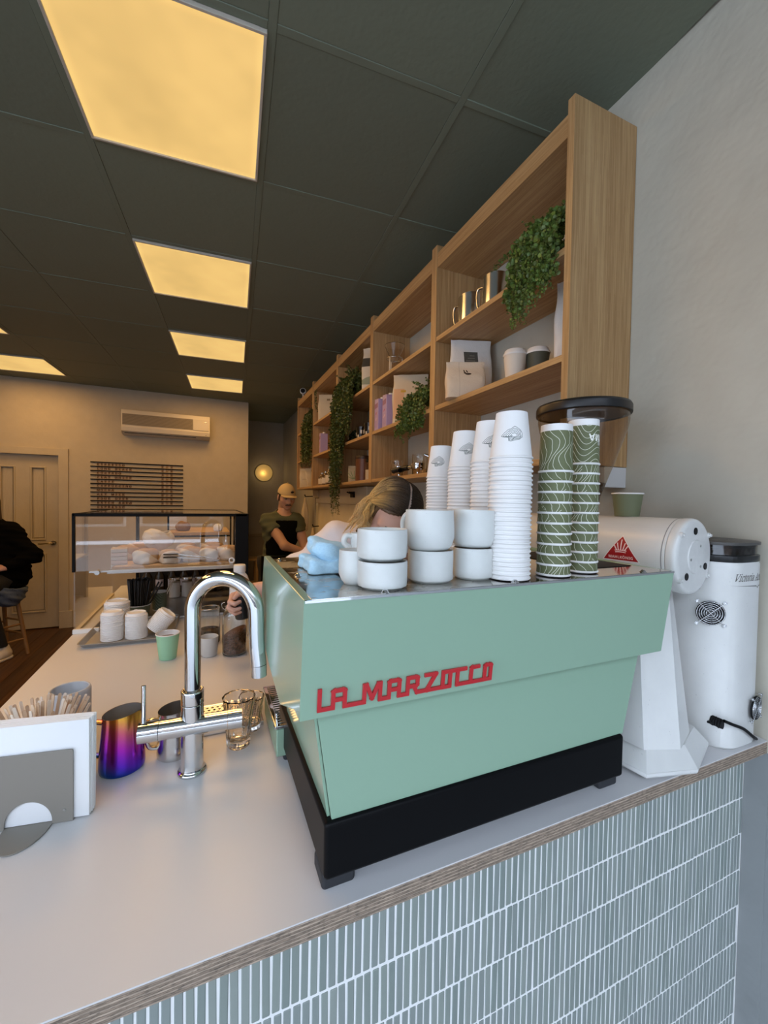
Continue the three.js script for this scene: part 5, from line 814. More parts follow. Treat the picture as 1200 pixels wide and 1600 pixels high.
  S.push([[1.0, 2.4, -4.0], [0.95, 2.47, -3.92], [0.94, 2.52, -3.86], [0.935, 2.56, -3.80]]);
  trailing('trailing plant hanging down the farthest bay above the man in the cap', [1.09, shA + 0.0008, -4.19], S, 0.0092, [0.085, 0.115, 0.022], 304, 0.013);
  srand(205); S = [];
  for (let k = 0; k < 60; k++) { const z = rr(-3.14, -2.86); S.push([[1.10, 2.04, -3.02], [1.06, 2.07 - (z + 3.14) * 0.0, mix(-3.02, z, 0.6)], [1.03, shB + rr(0.01, 0.09) * (z > -3 ? 0.9 : 0.7), z]]); }
  trailing('small dark trailing plant behind the two glass cups on the third bay', [1.12, shB + 0.0008, -3.0], S, 0.0085, [0.022, 0.040, 0.010], 305, 0.014);
}
// things on the boards ----------------------------------------------------
function pouch(w, h, d, gusset = 0.3, topw = 1) {                    // filled paper pouch, flat sealed top
  const rows = 14, cols = 28, rings = []; for (let r = 0; r <= rows; r++) { const v = r / rows, f = Math.max(0.04, (1 - sstep(0.45, 0.98, v)) * (0.85 + 0.15 * Math.sin(PI * Math.min(1, v * 2)))), ring = []; for (let c = 0; c < cols; c++) { const a = -c / cols * 2 * PI, ca = Math.cos(a), sa = Math.sin(a), e = 0.35; ring.push([w / 2 * mix(1, topw, v) * Math.sign(ca) * Math.abs(ca) ** e * (1 - 0.03 * Math.sin(v * 9)), h * v + 0.003 * Math.sin(c * 1.3) * (v > 0.95 ? 1 : 0), d / 2 * f * Math.sign(sa) * Math.abs(sa) ** e + 0.0025 * Math.sin(v * 17 + c * 0.9) * (1 - v * 0.5)]); } rings.push(ring); }
  const g = loft(rings); const p = g.attributes.position, uv = g.attributes.uv; for (let i = 0; i < p.count; i++) uv.setXY(i, p.getX(i) / w + 0.5, p.getY(i) / h); return crease(g, 0.9);
}
const faceTex = (draw, bg) => canvasTex(256, 384, (x, w, h) => { x.fillStyle = bg; x.fillRect(0, 0, w, h); draw(x, w, h); });
const toCam = (x, z) => Math.atan2(-x, -z);
{
  const put = (name, lb, cat, geo, mat, pos, turn, grp) => solo(name, geo, mat, lb, cat, grp, pos, turn);
  // bay one
  for (const [z, lb, ty] of [[-1.545, 'steel milk pitcher standing left of another on the top board of the nearest bay', PI * 0.62], [-1.37, 'steel milk pitcher half behind the plant on the top board of the nearest bay', PI * 0.60]]) pitcher('milk_pitcher', lb, m.steel, m.brushed, 0.050, 0.046, 0.140, [1.055, shA + 0.0005, z], -1.2, 0.1).children[3].scale.set(1, 1, 1);
  const whitePaper = (map) => std({ map, roughness: 0.85, bumpMap: plasterBump, bumpScale: 0.0014 });
  const tallWhite = faceTex((x, w, h) => { x.fillStyle = '#4c4c47'; x.fillRect(w * 0.34, h * 0.18, w * 0.34, h * 0.42); x.fillStyle = '#7d7d76'; for (let k = 0; k < 6; k++) x.fillRect(w * 0.42, h * (0.24 + k * 0.045), w * (0.12 + 0.05 * (k % 3)), 4); }, '#dcdbd8');
  put('paper_pouch', 'tall white paper pouch with a dark label behind the small bag with a rabbit mark', 'pouch', pouch(0.185, 0.285, 0.075), whitePaper(tallWhite), [1.09, shB + 0.0005, -1.575], toCam(1.09, -1.575) + PI + 0.25);
  const rab = faceTex((x, w, h) => { x.fillStyle = '#3a2a20'; x.beginPath(); x.ellipse(w * 0.44, h * 0.36, 20, 12, 0.1, 0, 2 * PI); x.fill(); x.beginPath(); x.ellipse(w * 0.52, h * 0.33, 9, 9, 0, 0, 2 * PI); x.fill(); x.beginPath(); x.ellipse(w * 0.47, h * 0.275, 4, 19, 0.25, 0, 2 * PI); x.fill(); x.beginPath(); x.ellipse(w * 0.54, h * 0.27, 4, 19, 0.12, 0, 2 * PI); x.fill(); x.fillStyle = 'rgba(120,100,80,0.25)'; x.fillRect(w * 0.66, 0, 3, h); }, '#dccbb4');
  put('paper_bag', 'small cream paper bag with a dark rabbit mark, in front of the tall white pouch', 'bag', pouch(0.165, 0.155, 0.085), whitePaper(rab), [1.012, shB + 0.0005, -1.50], toCam(1.012, -1.5) + PI + 0.15);
  const mkCup = (lb, x, z, mat, s = 1) => { const t = thing('takeaway_cup', lb, 'takeaway cup', [x, shB + 0.0005, z], 0.6, 'lidded takeaway cups on the shelf'); part('cup_wall', lathe([[0.0001, 0.001], [0.030, 0], [0.031, 0.003], [0.041, 0.098]], 40), mat, t); part('lid', lathe([[0.0425, 0.094], [0.0435, 0.098], [0.042, 0.102], [0.039, 0.104], [0.037, 0.113], [0.033, 0.116], [0.030, 0.112], [0.0001, 0.111]], 40), m.whitePlastic, t); };
  const whiteMark = std({ map: canvasTex(512, 256, (x, w, h) => { x.fillStyle = '#ded4c4'; x.fillRect(0, 0, w, h); for (const o of [0.12, 0.45, 0.78]) rock(x, w * o, h * 0.62, 34, '#5a4a36', 3); }), roughness: 0.7 });
  mkCup('white takeaway cup with a lid, in front of the others on the nearest bay', 1.035, -1.215, whiteMark); mkCup('white lidded takeaway cup just behind the front white one', 1.095, -1.262, whiteMark); mkCup('dark green lidded takeaway cup right of the white ones', 1.095, -1.165, std({ color: lin(0.075, 0.075, 0.05), roughness: 0.6 }));
  put('paper_pouch', 'tall narrow white pouch standing against the end panel of the nearest bay', 'pouch', pouch(0.13, 0.285, 0.075), whitePaper(faceTex(() => {}, '#e2ded8')), [1.095, shB + 0.0005, -0.995], PI / 2 + 0.5);
  // bay two
  { const t = thing('pour_over_dripper', 'clear glass pour-over cone in a steel and wood stand on the second bay', 'coffee dripper', [1.065, shA + 0.0005, -2.35]); part('cone', lathe([[0.016, 0.10], [0.022, 0.115], [0.062, 0.205], [0.063, 0.207], [0.0605, 0.205], [0.020, 0.115], [0.014, 0.10]], 40), m.glassThick, t); part('ring', new THREE.TorusGeometry(0.048, 0.0035, 8, 40).rotateX(PI / 2).translate(0, 0.125, 0), m.steel, t); for (let k = 0; k < 3; k++) { const a = 0.5 + k * 2.1; part('leg', rod([0.048 * Math.cos(a), 0.124, 0.048 * Math.sin(a)], [0.055 * Math.cos(a), 0.0005, 0.055 * Math.sin(a)], 0.0045, 0.004), std({ color: lin(0.70, 0.58, 0.42), roughness: 0.5 }), t); } part('stand_base', rbox(0.13, 0.012, 0.13, 0, 0.006, 0, 0.004), m.oak, t); }
  const purple = std({ color: lin(0.44, 0.335, 0.56), roughness: 0.5 });
  const carton = (lb, z, x, y = shB, h = 0.185) => { const t = thing('drink_carton', lb, 'carton', [x, y + 0.0005, z], -0.12, 'lilac drink cartons'); part('carton_body', rbox(0.07, h, 0.088, 0, h / 2, 0, 0.003), purple, t); part('slanted_top', hull8([[-0.034, h, 0.043], [0.034, h, 0.043], [0.034, h, -0.043], [-0.034, h, -0.043]], [[-0.034, h + 0.004, 0.043], [0.034, h + 0.004, 0.043], [0.034, h + 0.016, -0.043], [-0.034, h + 0.016, -0.043]]), purple, t); part('cap', cyl(0.013, 0.0125, 0.014, 0.004, h + 0.008, 0.0, 20), m.whitePlastic, t); part('print', box(0.0006, h * 0.8, 0.07, -0.0354, h * 0.5, 0), std({ map: canvasTex(128, 256, (q, w, hh) => { q.fillStyle = '#ab93c4'; q.fillRect(0, 0, w, hh); q.fillStyle = '#8c5d84'; q.fillRect(0, 0, w, hh * 0.2); q.fillStyle = '#b33a44'; q.beginPath(); q.ellipse(w * 0.5, hh * 0.42, 22, 9, -0.5, 0, 7); q.fill(); q.fillStyle = '#e6c9cf'; q.beginPath(); q.ellipse(w * 0.5, hh * 0.66, 24, 8, -0.7, 0, 7); q.fill(); }), roughness: 0.5 }), t); };
  carton('lilac drink carton at the left end of the second bay', -2.40, 1.005); carton('lilac drink carton beside the cream pouch on the second bay', -2.285, 1.01);
  const cream = faceTex((x, w, h) => { x.fillStyle = '#dcae86'; x.fillRect(w * 0.66, h * 0.30, w * 0.30, h * 0.62); x.fillStyle = '#4d7a56'; x.beginPath(); x.moveTo(w * 0.18, h * 0.66); x.quadraticCurveTo(w * 0.3, h * 0.54, w * 0.48, h * 0.56); x.quadraticCurveTo(w * 0.42, h * 0.64, w * 0.18, h * 0.66); x.fill(); x.fillStyle = '#c9a23e'; x.fillRect(w * 0.62, h * 0.33, w * 0.14, h * 0.05); }, '#d9c8ac');
  put('paper_pouch', 'cream paper pouch with an orange panel and a green leaf mark on the second bay', 'pouch', pouch(0.20, 0.275, 0.10), whitePaper(cream), [1.06, shB + 0.0005, -2.11], toCam(1.06, -2.11) + PI - 0.1);
  { const gl = m.glass, a = thing('glass_mug', 'clear glass mug with a handle on the bottom board of the second bay', 'mug', [1.05, shC + 0.0005, -2.26]); part('mug_glass', lathe([[0.0001, 0.004], [0.034, 0.001], [0.036, 0.006], [0.038, 0.105], [0.0362, 0.105], [0.034, 0.008], [0.0001, 0.008]], 36), m.glassThick, a); part('handle', tube([[0, 0.09, -0.036], [0, 0.092, -0.066], [0, 0.06, -0.078], [0, 0.03, -0.062], [0, 0.02, -0.037]], 0.004, 20, 8), m.glassThick, a);
    const b = thing('glass_beaker', 'tall clear glass beaker on the bottom board of the second bay', 'glass', [1.10, shC + 0.0005, -2.06]); part('beaker_glass', lathe([[0.0001, 0.004], [0.040, 0.001], [0.042, 0.006], [0.042, 0.125], [0.0402, 0.125], [0.040, 0.008], [0.0001, 0.008]], 36), m.glassThick, b);
    const pf = (lb, z, x, turn, sc, y = 0) => { const t = thing('portafilter', lb, 'portafilter', [x, shC + 0.0008 + y, z], turn, 'portafilters on the shelf'); part('basket_ring', lathe([[0.030, 0.03], [0.035, 0.032], [0.036, 0.06], [0.033, 0.062], [0.031, 0.058], [0.028, 0.034], [0.012, 0.03], [0.010, 0.004], [0.014, 0], [0.0001, 0.0]], 36).scale(sc, sc, sc), m.chrome, t); part('neck', rod([0.034 * sc, 0.044 * sc, 0], [0.065 * sc, 0.040 * sc, 0], 0.008 * sc, 0.010 * sc), m.chrome, t); part('grip', tube([[0.062, 0.040, 0], [0.10, 0.036, 0], [0.14, 0.030, 0], [0.165, 0.026, 0]], 0.0145, 20, 14).scale(sc, sc, sc), std({ color: lin(0.012, 0.011, 0.010), roughness: 0.4 }), t); };
    pf('chrome portafilter with a black grip lying left on the bottom board of the second bay', -2.14, 1.01, -PI / 2 - 0.4, 0.95); pf('portafilter with a black grip at the right of the second bay bottom board', -1.93, 1.02, PI / 2 + 0.5, 1.0);
    const k = thing('coffee_tool', 'shiny dark metal brewer lying at the right end of the bottom board', 'brewer', [1.09, shC + 0.0006, -1.80]); part('brewer_body', lathe([[0.0001, 0.001], [0.045, 0], [0.048, 0.01], [0.046, 0.05], [0.055, 0.08], [0.056, 0.112], [0.05, 0.118], [0.0001, 0.12]], 36), phys({ color: lin(0.02, 0.02, 0.02), roughness: 0.12 }), k); part('brewer_band', lathe([[0.0475, 0.03], [0.0495, 0.036], [0.0475, 0.044]], 36), m.chrome, k); part('spout', rod([-0.03, 0.08, -0.03], [-0.07, 0.10, -0.06], 0.012, 0.006), m.chrome, k); }
  // bay three
  const banded = faceTex((x, w, h) => { x.fillStyle = '#3f3e3a'; x.fillRect(0, h * 0.24, w, h * 0.22); x.fillStyle = '#b9b5aa'; x.font = 'bold 30px sans-serif'; x.fillText('COFFEE', w * 0.2, h * 0.37); x.fillStyle = '#8f9a86'; x.beginPath(); x.moveTo(0, h * 0.75); x.quadraticCurveTo(w * 0.4, h * 0.62, w, h * 0.78); x.lineTo(w, h * 0.88); x.lineTo(0, h * 0.9); x.fill(); }, '#cfc9bc');
  put('paper_pouch', 'pale paper pouch with a dark band right of the long plant on the third bay', 'pouch', pouch(0.19, 0.29, 0.10), whitePaper(banded), [1.06, shA + 0.0005, -2.64], toCam(1.06, -2.64) + PI - 0.3);
  for (const [z, lb] of [[-2.78, 'left of two dark shiny patterned cups on the middle board of the third bay'], [-2.62, 'right of two dark shiny patterned cups on the middle board of the third bay']]) { const t = thing('patterned_cup', lb, 'cup', [1.01, shB + 0.0005, z], 0, 'patterned cups of the third bay'); const mp = canvasTex(256, 128, (x, w, h) => { x.fillStyle = '#14110e'; x.fillRect(0, 0, w, h); x.fillStyle = '#d8d2c4'; for (let i = 0; i < 10; i++) { x.fillRect(i * 26, 20 + (i % 3) * 14, 13, 22); x.fillRect(i * 26 + 8, 76 + (i % 2) * 12, 15, 16); } }); part('cup_body', lathe([[0.034, 0.002], [0.036, 0.006], [0.040, 0.082]], 36), phys({ map: mp, roughness: 0.15, clearcoat: 0.6 }), t); part('cup_inside', lathe([[0.0394, 0.082], [0.034, 0.006], [0.0001, 0.006]], 30), m.black, t); }
  { const t = thing('canister', 'brown cylindrical canister with a dark lid on the bottom board of the third bay', 'canister', [1.055, shC + 0.0005, -2.85]); part('canister_body', lathe([[0.0001, 0], [0.056, 0], [0.058, 0.003], [0.058, 0.165]], 40), phys({ color: lin(0.13, 0.05, 0.025), roughness: 0.3 }), t); part('canister_lid', lathe([[0.060, 0.163], [0.061, 0.166], [0.061, 0.184], [0.057, 0.188], [0.0001, 0.189]], 40), std({ color: lin(0.03, 0.014, 0.008), roughness: 0.35 }), t);
    put('paper_pouch', 'small pale pouch with a green leaf print left of the brown canister', 'pouch', pouch(0.09, 0.125, 0.05), whitePaper(faceTex((x, w, h) => { x.fillStyle = '#7c8c62'; for (let k = 0; k < 7; k++) { x.save(); x.translate(w * 0.5, h * 0.85); x.rotate(-1.1 + k * 0.36); x.fillRect(-7, -h * 0.55, 14, h * 0.5); x.restore(); } }, '#b8ab90')), [1.035, shC + 0.0005, -3.0], toCam(1.03, -3.0) + PI);
    const jr = thing('storage_jar', 'small glass jar of pale pieces right of the brown canister', 'jar', [1.04, shC + 0.0005, -2.66]); part('jar_glass', lathe([[0.0001, 0.001], [0.038, 0], [0.040, 0.004], [0.040, 0.115], [0.034, 0.13]], 36), m.glass, jr); part('contents', cyl(0.037, 0.037, 0.07, 0, 0.004, 0, 30), std({ color: lin(0.5, 0.43, 0.34), roughness: 0.9 }), jr); part('lid', cyl(0.036, 0.036, 0.018, 0, 0.128, 0, 30), m.black, jr); }
  // bay four
  put('paper_pouch', 'white paper pouch standing between the two plants on the top board of the fourth bay', 'pouch', pouch(0.16, 0.25, 0.085), whitePaper(faceTex((x, w, h) => { x.fillStyle = '#8a7a62'; x.fillRect(w * 0.3, h * 0.15, w * 0.2, h * 0.08); }, '#cfc6b2')), [1.05, shA + 0.0005, -3.86], toCam(1.05, -3.86) + PI - 0.2);
  carton('lilac drink carton alone on the middle board of the fourth bay', -3.86, 1.02, shB);
  let bt = null; [['small labelled glass bottle, left of three on the fourth bay bottom board', -3.93, 0.125], ['small labelled glass bottle, middle of three on the fourth bay bottom board', -3.80, 0.13], ['taller labelled glass bottle, right of three on the fourth bay bottom board', -3.64, 0.16]].forEach(([lb, z, h]) => { const t = thing('glass_bottle', lb, 'bottle', [1.03, shC + 0.0005, z], 0, 'labelled bottles of the fourth bay'), r = h > 0.15 ? 0.045 : 0.036; part('bottle_glass', lathe([[0.0001, 0.001], [r - 0.002, 0], [r, 0.004], [r, h * 0.7], [r * 0.45, h * 0.82], [r * 0.4, h * 0.9]], 32), phys({ color: lin(0.75, 0.72, 0.68), roughness: 0.05, transmission: 1, thickness: 0 }), t); part('cap', cyl(r * 0.5, r * 0.48, h * 0.12, 0, h * 0.9, 0, 24), m.steel, t); part('paper_label', new THREE.CylinderGeometry(r + 0.0006, r + 0.0006, h * 0.42, 28, 1, true, -PI * 0.95, PI * 0.95).translate(0, h * 0.34, 0), std({ color: lin(0.62, 0.56, 0.48), roughness: 0.8, side: THREE.DoubleSide }), t); });
  // bay five
  solo('striped_book', rbox(0.02, 0.21, 0.15, 0, 0.105, 0, 0.002), std({ map: canvasTex(64, 256, (x, w, h) => { x.fillStyle = '#d8cfba'; x.fillRect(0, 0, w, h); x.fillStyle = '#2b241c'; for (let k = 0; k < 12; k++) x.fillRect(0, k * 21, w, 9); }), roughness: 0.7 }), 'striped book leaning behind the farthest plant', 'book', undefined, [1.03, shA + 0.0005, -4.40], 0.15);
  solo('small_box', rbox(0.08, 0.09, 0.11, 0, 0.045, 0, 0.003), std({ color: lin(0.66, 0.56, 0.42), roughness: 0.7 }), 'small cream box on the middle board of the farthest bay', 'box', undefined, [1.03, shB + 0.0005, -4.52], 0.1);
  solo('small_box', rbox(0.05, 0.05, 0.06, 0, 0.025, 0, 0.003), std({ color: lin(0.20, 0.11, 0.07), roughness: 0.7 }), 'small dark brown box at the far end of the middle board', 'box', undefined, [1.02, shB + 0.0005, -4.68], 0.1);
  put('paper_pouch', 'white pouch with small dark marks at the far end of the bottom board', 'pouch', pouch(0.13, 0.21, 0.06), whitePaper(faceTex((x, w, h) => { x.fillStyle = '#4a3a2a'; for (let k = 0; k < 4; k++) x.fillRect(w * (0.3 + 0.13 * k), h * 0.55, 14, 10); }, '#d3c6ae')), [1.02, shC + 0.0005, -4.62], toCam(1.02, -4.62) + PI);
  const lean = put('paper_pouch', 'white pouch tilted beside the marked one on the farthest bay bottom board', 'pouch', pouch(0.10, 0.20, 0.05), whitePaper(faceTex((x, w, h) => { x.fillStyle = '#5a4a38'; x.fillRect(w * 0.1, h * 0.1, w * 0.25, h * 0.8); }, '#cdbfa6')), [1.035, shC + 0.004, -4.36], toCam(1.035, -4.36) + PI); lean.rotation.z = -0.16;

}
{ // security camera on top of the far end
  const t = thing('security_camera', 'small white ball camera on a stem on top of the far end of the shelf', 'camera', [1.0, 2.6675, -4.70]);
  part('camera_base', cyl(0.03, 0.026, 0.01, 0, 0, 0, 24), m.whitePlastic, t); part('stem', rod([0, 0.008, 0], [0, 0.07, 0], 0.010, 0.008), m.whitePlastic, t);
  part('head', lathe([[0.0001, 0], [0.028, 0], [0.034, 0.008], [0.036, 0.03], [0.028, 0.06], [0.0001, 0.068]], 32).rotateX(PI / 2).rotateY(PI).translate(0, 0.095, 0.034).rotateY(-0.35), m.whitePlastic, t); part('lens', cyl(0.026, 0.024, 0.004, 0, 0, 0, 24).rotateX(PI / 2).translate(0, 0.095, 0.033).rotateY(-0.35), m.black, t);
}
// ---------------------------------------------------------------- on the walls
{ const g = new THREE.Object3D(); g.position.set(0.511, 0, -5.916); g.rotation.y = 0.0299; g.updateMatrixWorld(true); const at = (x, y, z) => g.localToWorld(V(x, y, z)).toArray();
  const t = thing('air_conditioner', 'cream wall air conditioner high on the back wall beside the shelf passage', 'air conditioner', at(-0.965, 2.29, 0.0012), 0.0299);
  const W = 0.475, cream = std({ color: lin(0.66, 0.60, 0.50), roughness: 0.5 }), prof = [[0.0, 0.0], [0.0, 0.275], [0.06, 0.283], [0.17, 0.27], [0.182, 0.235], [0.178, 0.085], [0.182, 0.072], [0.172, 0.03], [0.12, 0.004], [0.06, 0]];
  part('housing', crease(new THREE.ExtrudeGeometry(new THREE.Shape(prof.map(([z, y]) => new THREE.Vector2(-z, y))), { depth: 2 * W, bevelEnabled: true, bevelSize: 0.006, bevelThickness: 0.006, bevelSegments: 3 }).rotateY(PI / 2).translate(-W, 0, 0), 0.5), cream, t);
  part('grille_recess', span(-W + 0.008, W - 0.19, 0.098, 0.228, 0.186, 0.1885), std({ color: lin(0.16, 0.125, 0.085), roughness: 0.7 }), t); for (let k = 0; k < 14; k++) part('grille_slat', rspan(-W + 0.008, W - 0.19, 0.1 + k * 0.0093, 0.1045 + k * 0.0093, 0.1865, 0.1915, 0.001), std({ color: lin(0.40, 0.34, 0.25), roughness: 0.6 }), t);
  part('end_panel', rspan(W - 0.186, W - 0.008, 0.092, 0.232, 0.185, 0.1915, 0.003), cream, t); part('louvre', hull8([[-W + 0.03, 0.014, 0.150], [W - 0.16, 0.014, 0.150], [W - 0.16, 0.040, 0.176], [-W + 0.03, 0.040, 0.176]], [[-W + 0.03, 0.012, 0.154], [W - 0.16, 0.012, 0.154], [W - 0.16, 0.036, 0.1795], [-W + 0.03, 0.036, 0.1795]]), std({ color: lin(0.58, 0.52, 0.42), roughness: 0.5 }), t); part('outlet_slot', span(-W + 0.025, W - 0.155, 0.006, 0.0125, 0.128, 0.150), m.black, t); part('sensor', cyl(0.008, 0.008, 0.004, 0, 0, 0, 16).rotateX(PI / 2).translate(W - 0.04, 0.045, 0.177), m.black, t); part('top_shadow_rail', rspan(-W + 0.02, W - 0.02, 0.284, 0.290, 0.03, 0.1, 0.002), cream, t);
  part('maker_plate', rspan(W - 0.06, W - 0.03, 0.195, 0.203, 0.1915, 0.193, 0.0005), m.steel, t);
  // menu of rails with letter tiles
  const mb = thing('menu_board', 'wall menu of thin black rails with dark letters and prices above the display case', 'menu', at(-1.776, 0, 0.001), 0.0299), rows = ['ESPRESSO', 'LONG BLACK', 'CORTADO', 'FLAT WHITE', 'LATTE', 'CAPPUCCINO', 'MOCHA', 'ALT MILK', 'POUR OVER', 'BATCH BREW', 'ESPRESSO', 'MOCHA'], price = ['2 - 3', '2 - 9', '3 - 5', '3 - 5', '3 - 6', '3 - 6', '3 - 6', '0 - 4', '4 - 5', '3 - 0', '', '3 - 7'];
  const pitchR = 0.0508, top = 1.944, lw = 0.985; const atlas = canvasTex(1536, 960, (x, w, h) => { x.clearRect(0, 0, w, h); x.textBaseline = 'middle'; rows.forEach((r, i) => { const y = (i + 0.5) * h / 12; x.font = 'bold 62px sans-serif'; const put = (s, x0, adv) => { for (let k = 0; k < s.length; k++) if (s[k] !== ' ') { x.fillStyle = 'rgba(205,150,95,0.30)'; x.fillRect(x0 + k * adv - 24, y - 34, 48, 68); x.fillStyle = '#3c1f14'; x.textAlign = 'center'; x.fillText(s[k], x0 + k * adv, y + 3); } }; put(r, 105, 58); put(price[i], 1180, 40); }); });
  const lm = std({ map: atlas, transparent: true, roughness: 0.6 });
  for (let k = 0; k < 13; k++) part('rail', rspan(0, lw, top - k * pitchR - 0.0065, top - k * pitchR + 0.0065, 0, 0.014, 0.001), m.black, mb);
  for (let k = 0; k < 12; k++) { const q = new THREE.BoxGeometry(lw - 0.02, 0.040, 0.0016).translate(lw / 2, top - (k + 0.5) * pitchR + 0.001, 0.005); const uv = q.attributes.uv, n = q.attributes.normal; for (let i = 0; i < uv.count; i++) uv.setXY(i, uv.getX(i), 1 - (k + 1 - uv.getY(i)) / 12 - (n.getZ(i) < 0.5 ? 5 : 0)); part('letter_row', q, lm, mb); }
}
{ // brass disc on the dark wall
  const t = thing('wall_sconce', 'round brass disc sconce on the dark wall beyond the back wall', 'wall lamp', [0.885, 1.982, -7.2385]); const pr = [[0.0001, 0.030], [0.008, 0.0305], [0.010, 0.029]]; for (let k = 1; k <= 26; k++) pr.push([0.010 + k * 0.005, 0.029 - 0.006 * (k / 26) ** 2 + (k % 2 ? 0.0006 : 0)]); pr.push([0.1405, 0.022], [0.1405, 0.018], [0.138, 0.017]);
  part('disc', lathe(pr, 80).rotateX(PI / 2), std({ color: lin(0.80, 0.58, 0.24), roughness: 0.42, metalness: 0.6, emissive: lin(0.16, 0.105, 0.032), emissiveIntensity: 1 }), t); const gl = new THREE.PointLight(lin(1, 0.66, 0.28), 0.05, 0, 2); gl.position.set(0, 0, 0.20); t.add(gl); part('mount', cyl(0.05, 0.05, 0.02, 0, 0, 0, 30).rotateX(PI / 2), m.black, t);
}
{ // old mantel trim, hooks and aprons below the shelf
  const tm = std({ color: lin(0.76, 0.67, 0.50), map: plasterMap, roughness: 0.6 }); struct('wall_mantel', metreUV(merge([rspan(WX - 0.075, WX - 0.0005, 0, 1.645, -4.50, -3.02, 0.004)]), 'z'), tm); const g = struct('trim_6', merge([rspan(WX - 0.022, WX - 0.0005, 0, 1.60, -4.66, -4.58, 0.006), rspan(WX - 0.034, WX - 0.0005, 0, 1.60, -4.56, -4.53, 0.006), rspan(WX - 0.034, WX - 0.0005, 0, 1.60, -4.71, -4.685, 0.006), rspan(WX - 0.09, WX - 0.0005, 1.56, 1.648, -4.74, -4.5, 0.01), rspan(WX - 0.06, WX - 0.0005, 1.50, 1.56, -4.72, -4.52, 0.01), rspan(WX - 0.09, WX - 0.0745, 1.50, 1.515, -4.49, -3.03, 0.004), rspan(WX - 0.018, WX - 0.0005, 1.04, 1.055, -3.0, -1.2, 0.004)]), tm);  // mantel breast brought forward, its paint lightened to stand in for light
  const apron = (lb, z, y, h, w, col, sd) => { srand(sd); const q = rr(0, 9), f = (x, yy, zz) => { const v = clamp((y - yy) / h), r = mix(0.018, w, sstep(0, 0.5, v) * (1 - 0.25 * sstep(0.7, 1, v))); const a = Math.atan2(zz, x), d = Math.hypot(x * 1.25, zz) - r * (1 + 0.13 * Math.sin(a * 5 + q + v * 3)); return Math.max(d, yy - y, y - h - yy + 0.01 * Math.sin(a * 3)); }; const t = thing('hanging_apron', lb, 'apron', [WX - 0.115, 0, z]); part('apron_cloth', nets(f, [-0.11, y - h - 0.03, -0.12], [0.075, y + 0.02, 0.12], 0.008), std({ color: lin(...col), roughness: 0.9 }), t); part('hook', merge([rod([0.10, y + 0.02, 0], [0.0, y + 0.015, 0], 0.006), rod([0.0, y + 0.015, 0], [-0.006, y + 0.04, 0], 0.006)]), m.black, t); };
  apron('cream apron bunched on a hook on the wall between the man and the woman', -4.60, 1.22, 0.42, 0.062, [0.62, 0.50, 0.32], 7); apron('thin beige cloth hanging on the wall behind the man in the cap', -5.02, 1.56, 0.40, 0.05, [0.55, 0.45, 0.31], 9);
  solo('wall_hook', merge([rbox(0.012, 0.05, 0.09, 0, 0, 0, 0.003), rod([-0.004, 0.01, -0.03], [-0.04, 0.02, -0.03], 0.006), rod([-0.004, 0.01, 0.03], [-0.04, 0.02, 0.03], 0.006)]), m.black, 'small dark double hook on the wall below the third bay', 'hook', undefined, [WX - 0.0815, 1.585, -3.34]);
}
// ---------------------------------------------------------------- people
const basis = (o, up, fwd) => { const z = V(...fwd).normalize(), y0 = V(...up), x = y0.clone().cross(z).normalize(), y = z.clone().cross(x); return new THREE.Matrix4().makeBasis(x, y, z).setPosition(...o); };
// head in its own frame: y up, z forward, x to the person's left; about 0.235 tall
function headField() {
  const parts = [egg([0, 0.022, -0.012], [0.075, 0.093, 0.094]), egg([0, -0.035, 0.028], [0.060, 0.078, 0.060]), egg([0, -0.092, 0.056], [0.026, 0.022, 0.022]), bone([0, 0.012, 0.082], [0, -0.028, 0.100], 0.008, 0.0125), egg([0, -0.033, 0.092], [0.019, 0.010, 0.014]), egg([0, 0.022, 0.074], [0.052, 0.014, 0.016]), egg([-0.040, -0.022, 0.056], [0.022, 0.018, 0.018]), egg([0.040, -0.022, 0.056], [0.022, 0.018, 0.018])];
  const soft = blend(parts, 0.022), lips = blend([bone([-0.019, -0.063, 0.078], [0.019, -0.063, 0.078], 0.006, 0.006), bone([-0.014, -0.071, 0.078], [0.014, -0.071, 0.078], 0.007, 0.007)], 0.004), ears = [-1, 1].map((s) => egg([s * 0.078, -0.006, -0.008], [0.009, 0.032, 0.019], new THREE.Quaternion().setFromEuler(new THREE.Euler(0, s * 0.3, 0)))), eyeL = egg([-0.031, 0.003, 0.088], [0.014, 0.009, 0.014]), eyeR = egg([0.031, 0.003, 0.088], [0.014, 0.009, 0.014]);
  return (x, y, z) => { let d = soft(x, y, z); d = smin(d, lips(x, y, z), 0.008); for (const e of ears) d = smin(d, e(x, y, z), 0.010); d = -smin(-d, eyeL(x, y, z) + 0.002, 0.008); d = -smin(-d, eyeR(x, y, z) + 0.002, 0.008); return d; };
}
const HEAD = nets((() => { const h = headField(), n = bone([0, -0.05, -0.03], [0, -0.19, -0.045], 0.052, 0.056); return (x, y, z) => smin(h(x, y, z), n(x, y, z), 0.03); })(), [-0.10, -0.175, -0.125], [0.10, 0.13, 0.125], 0.0036);
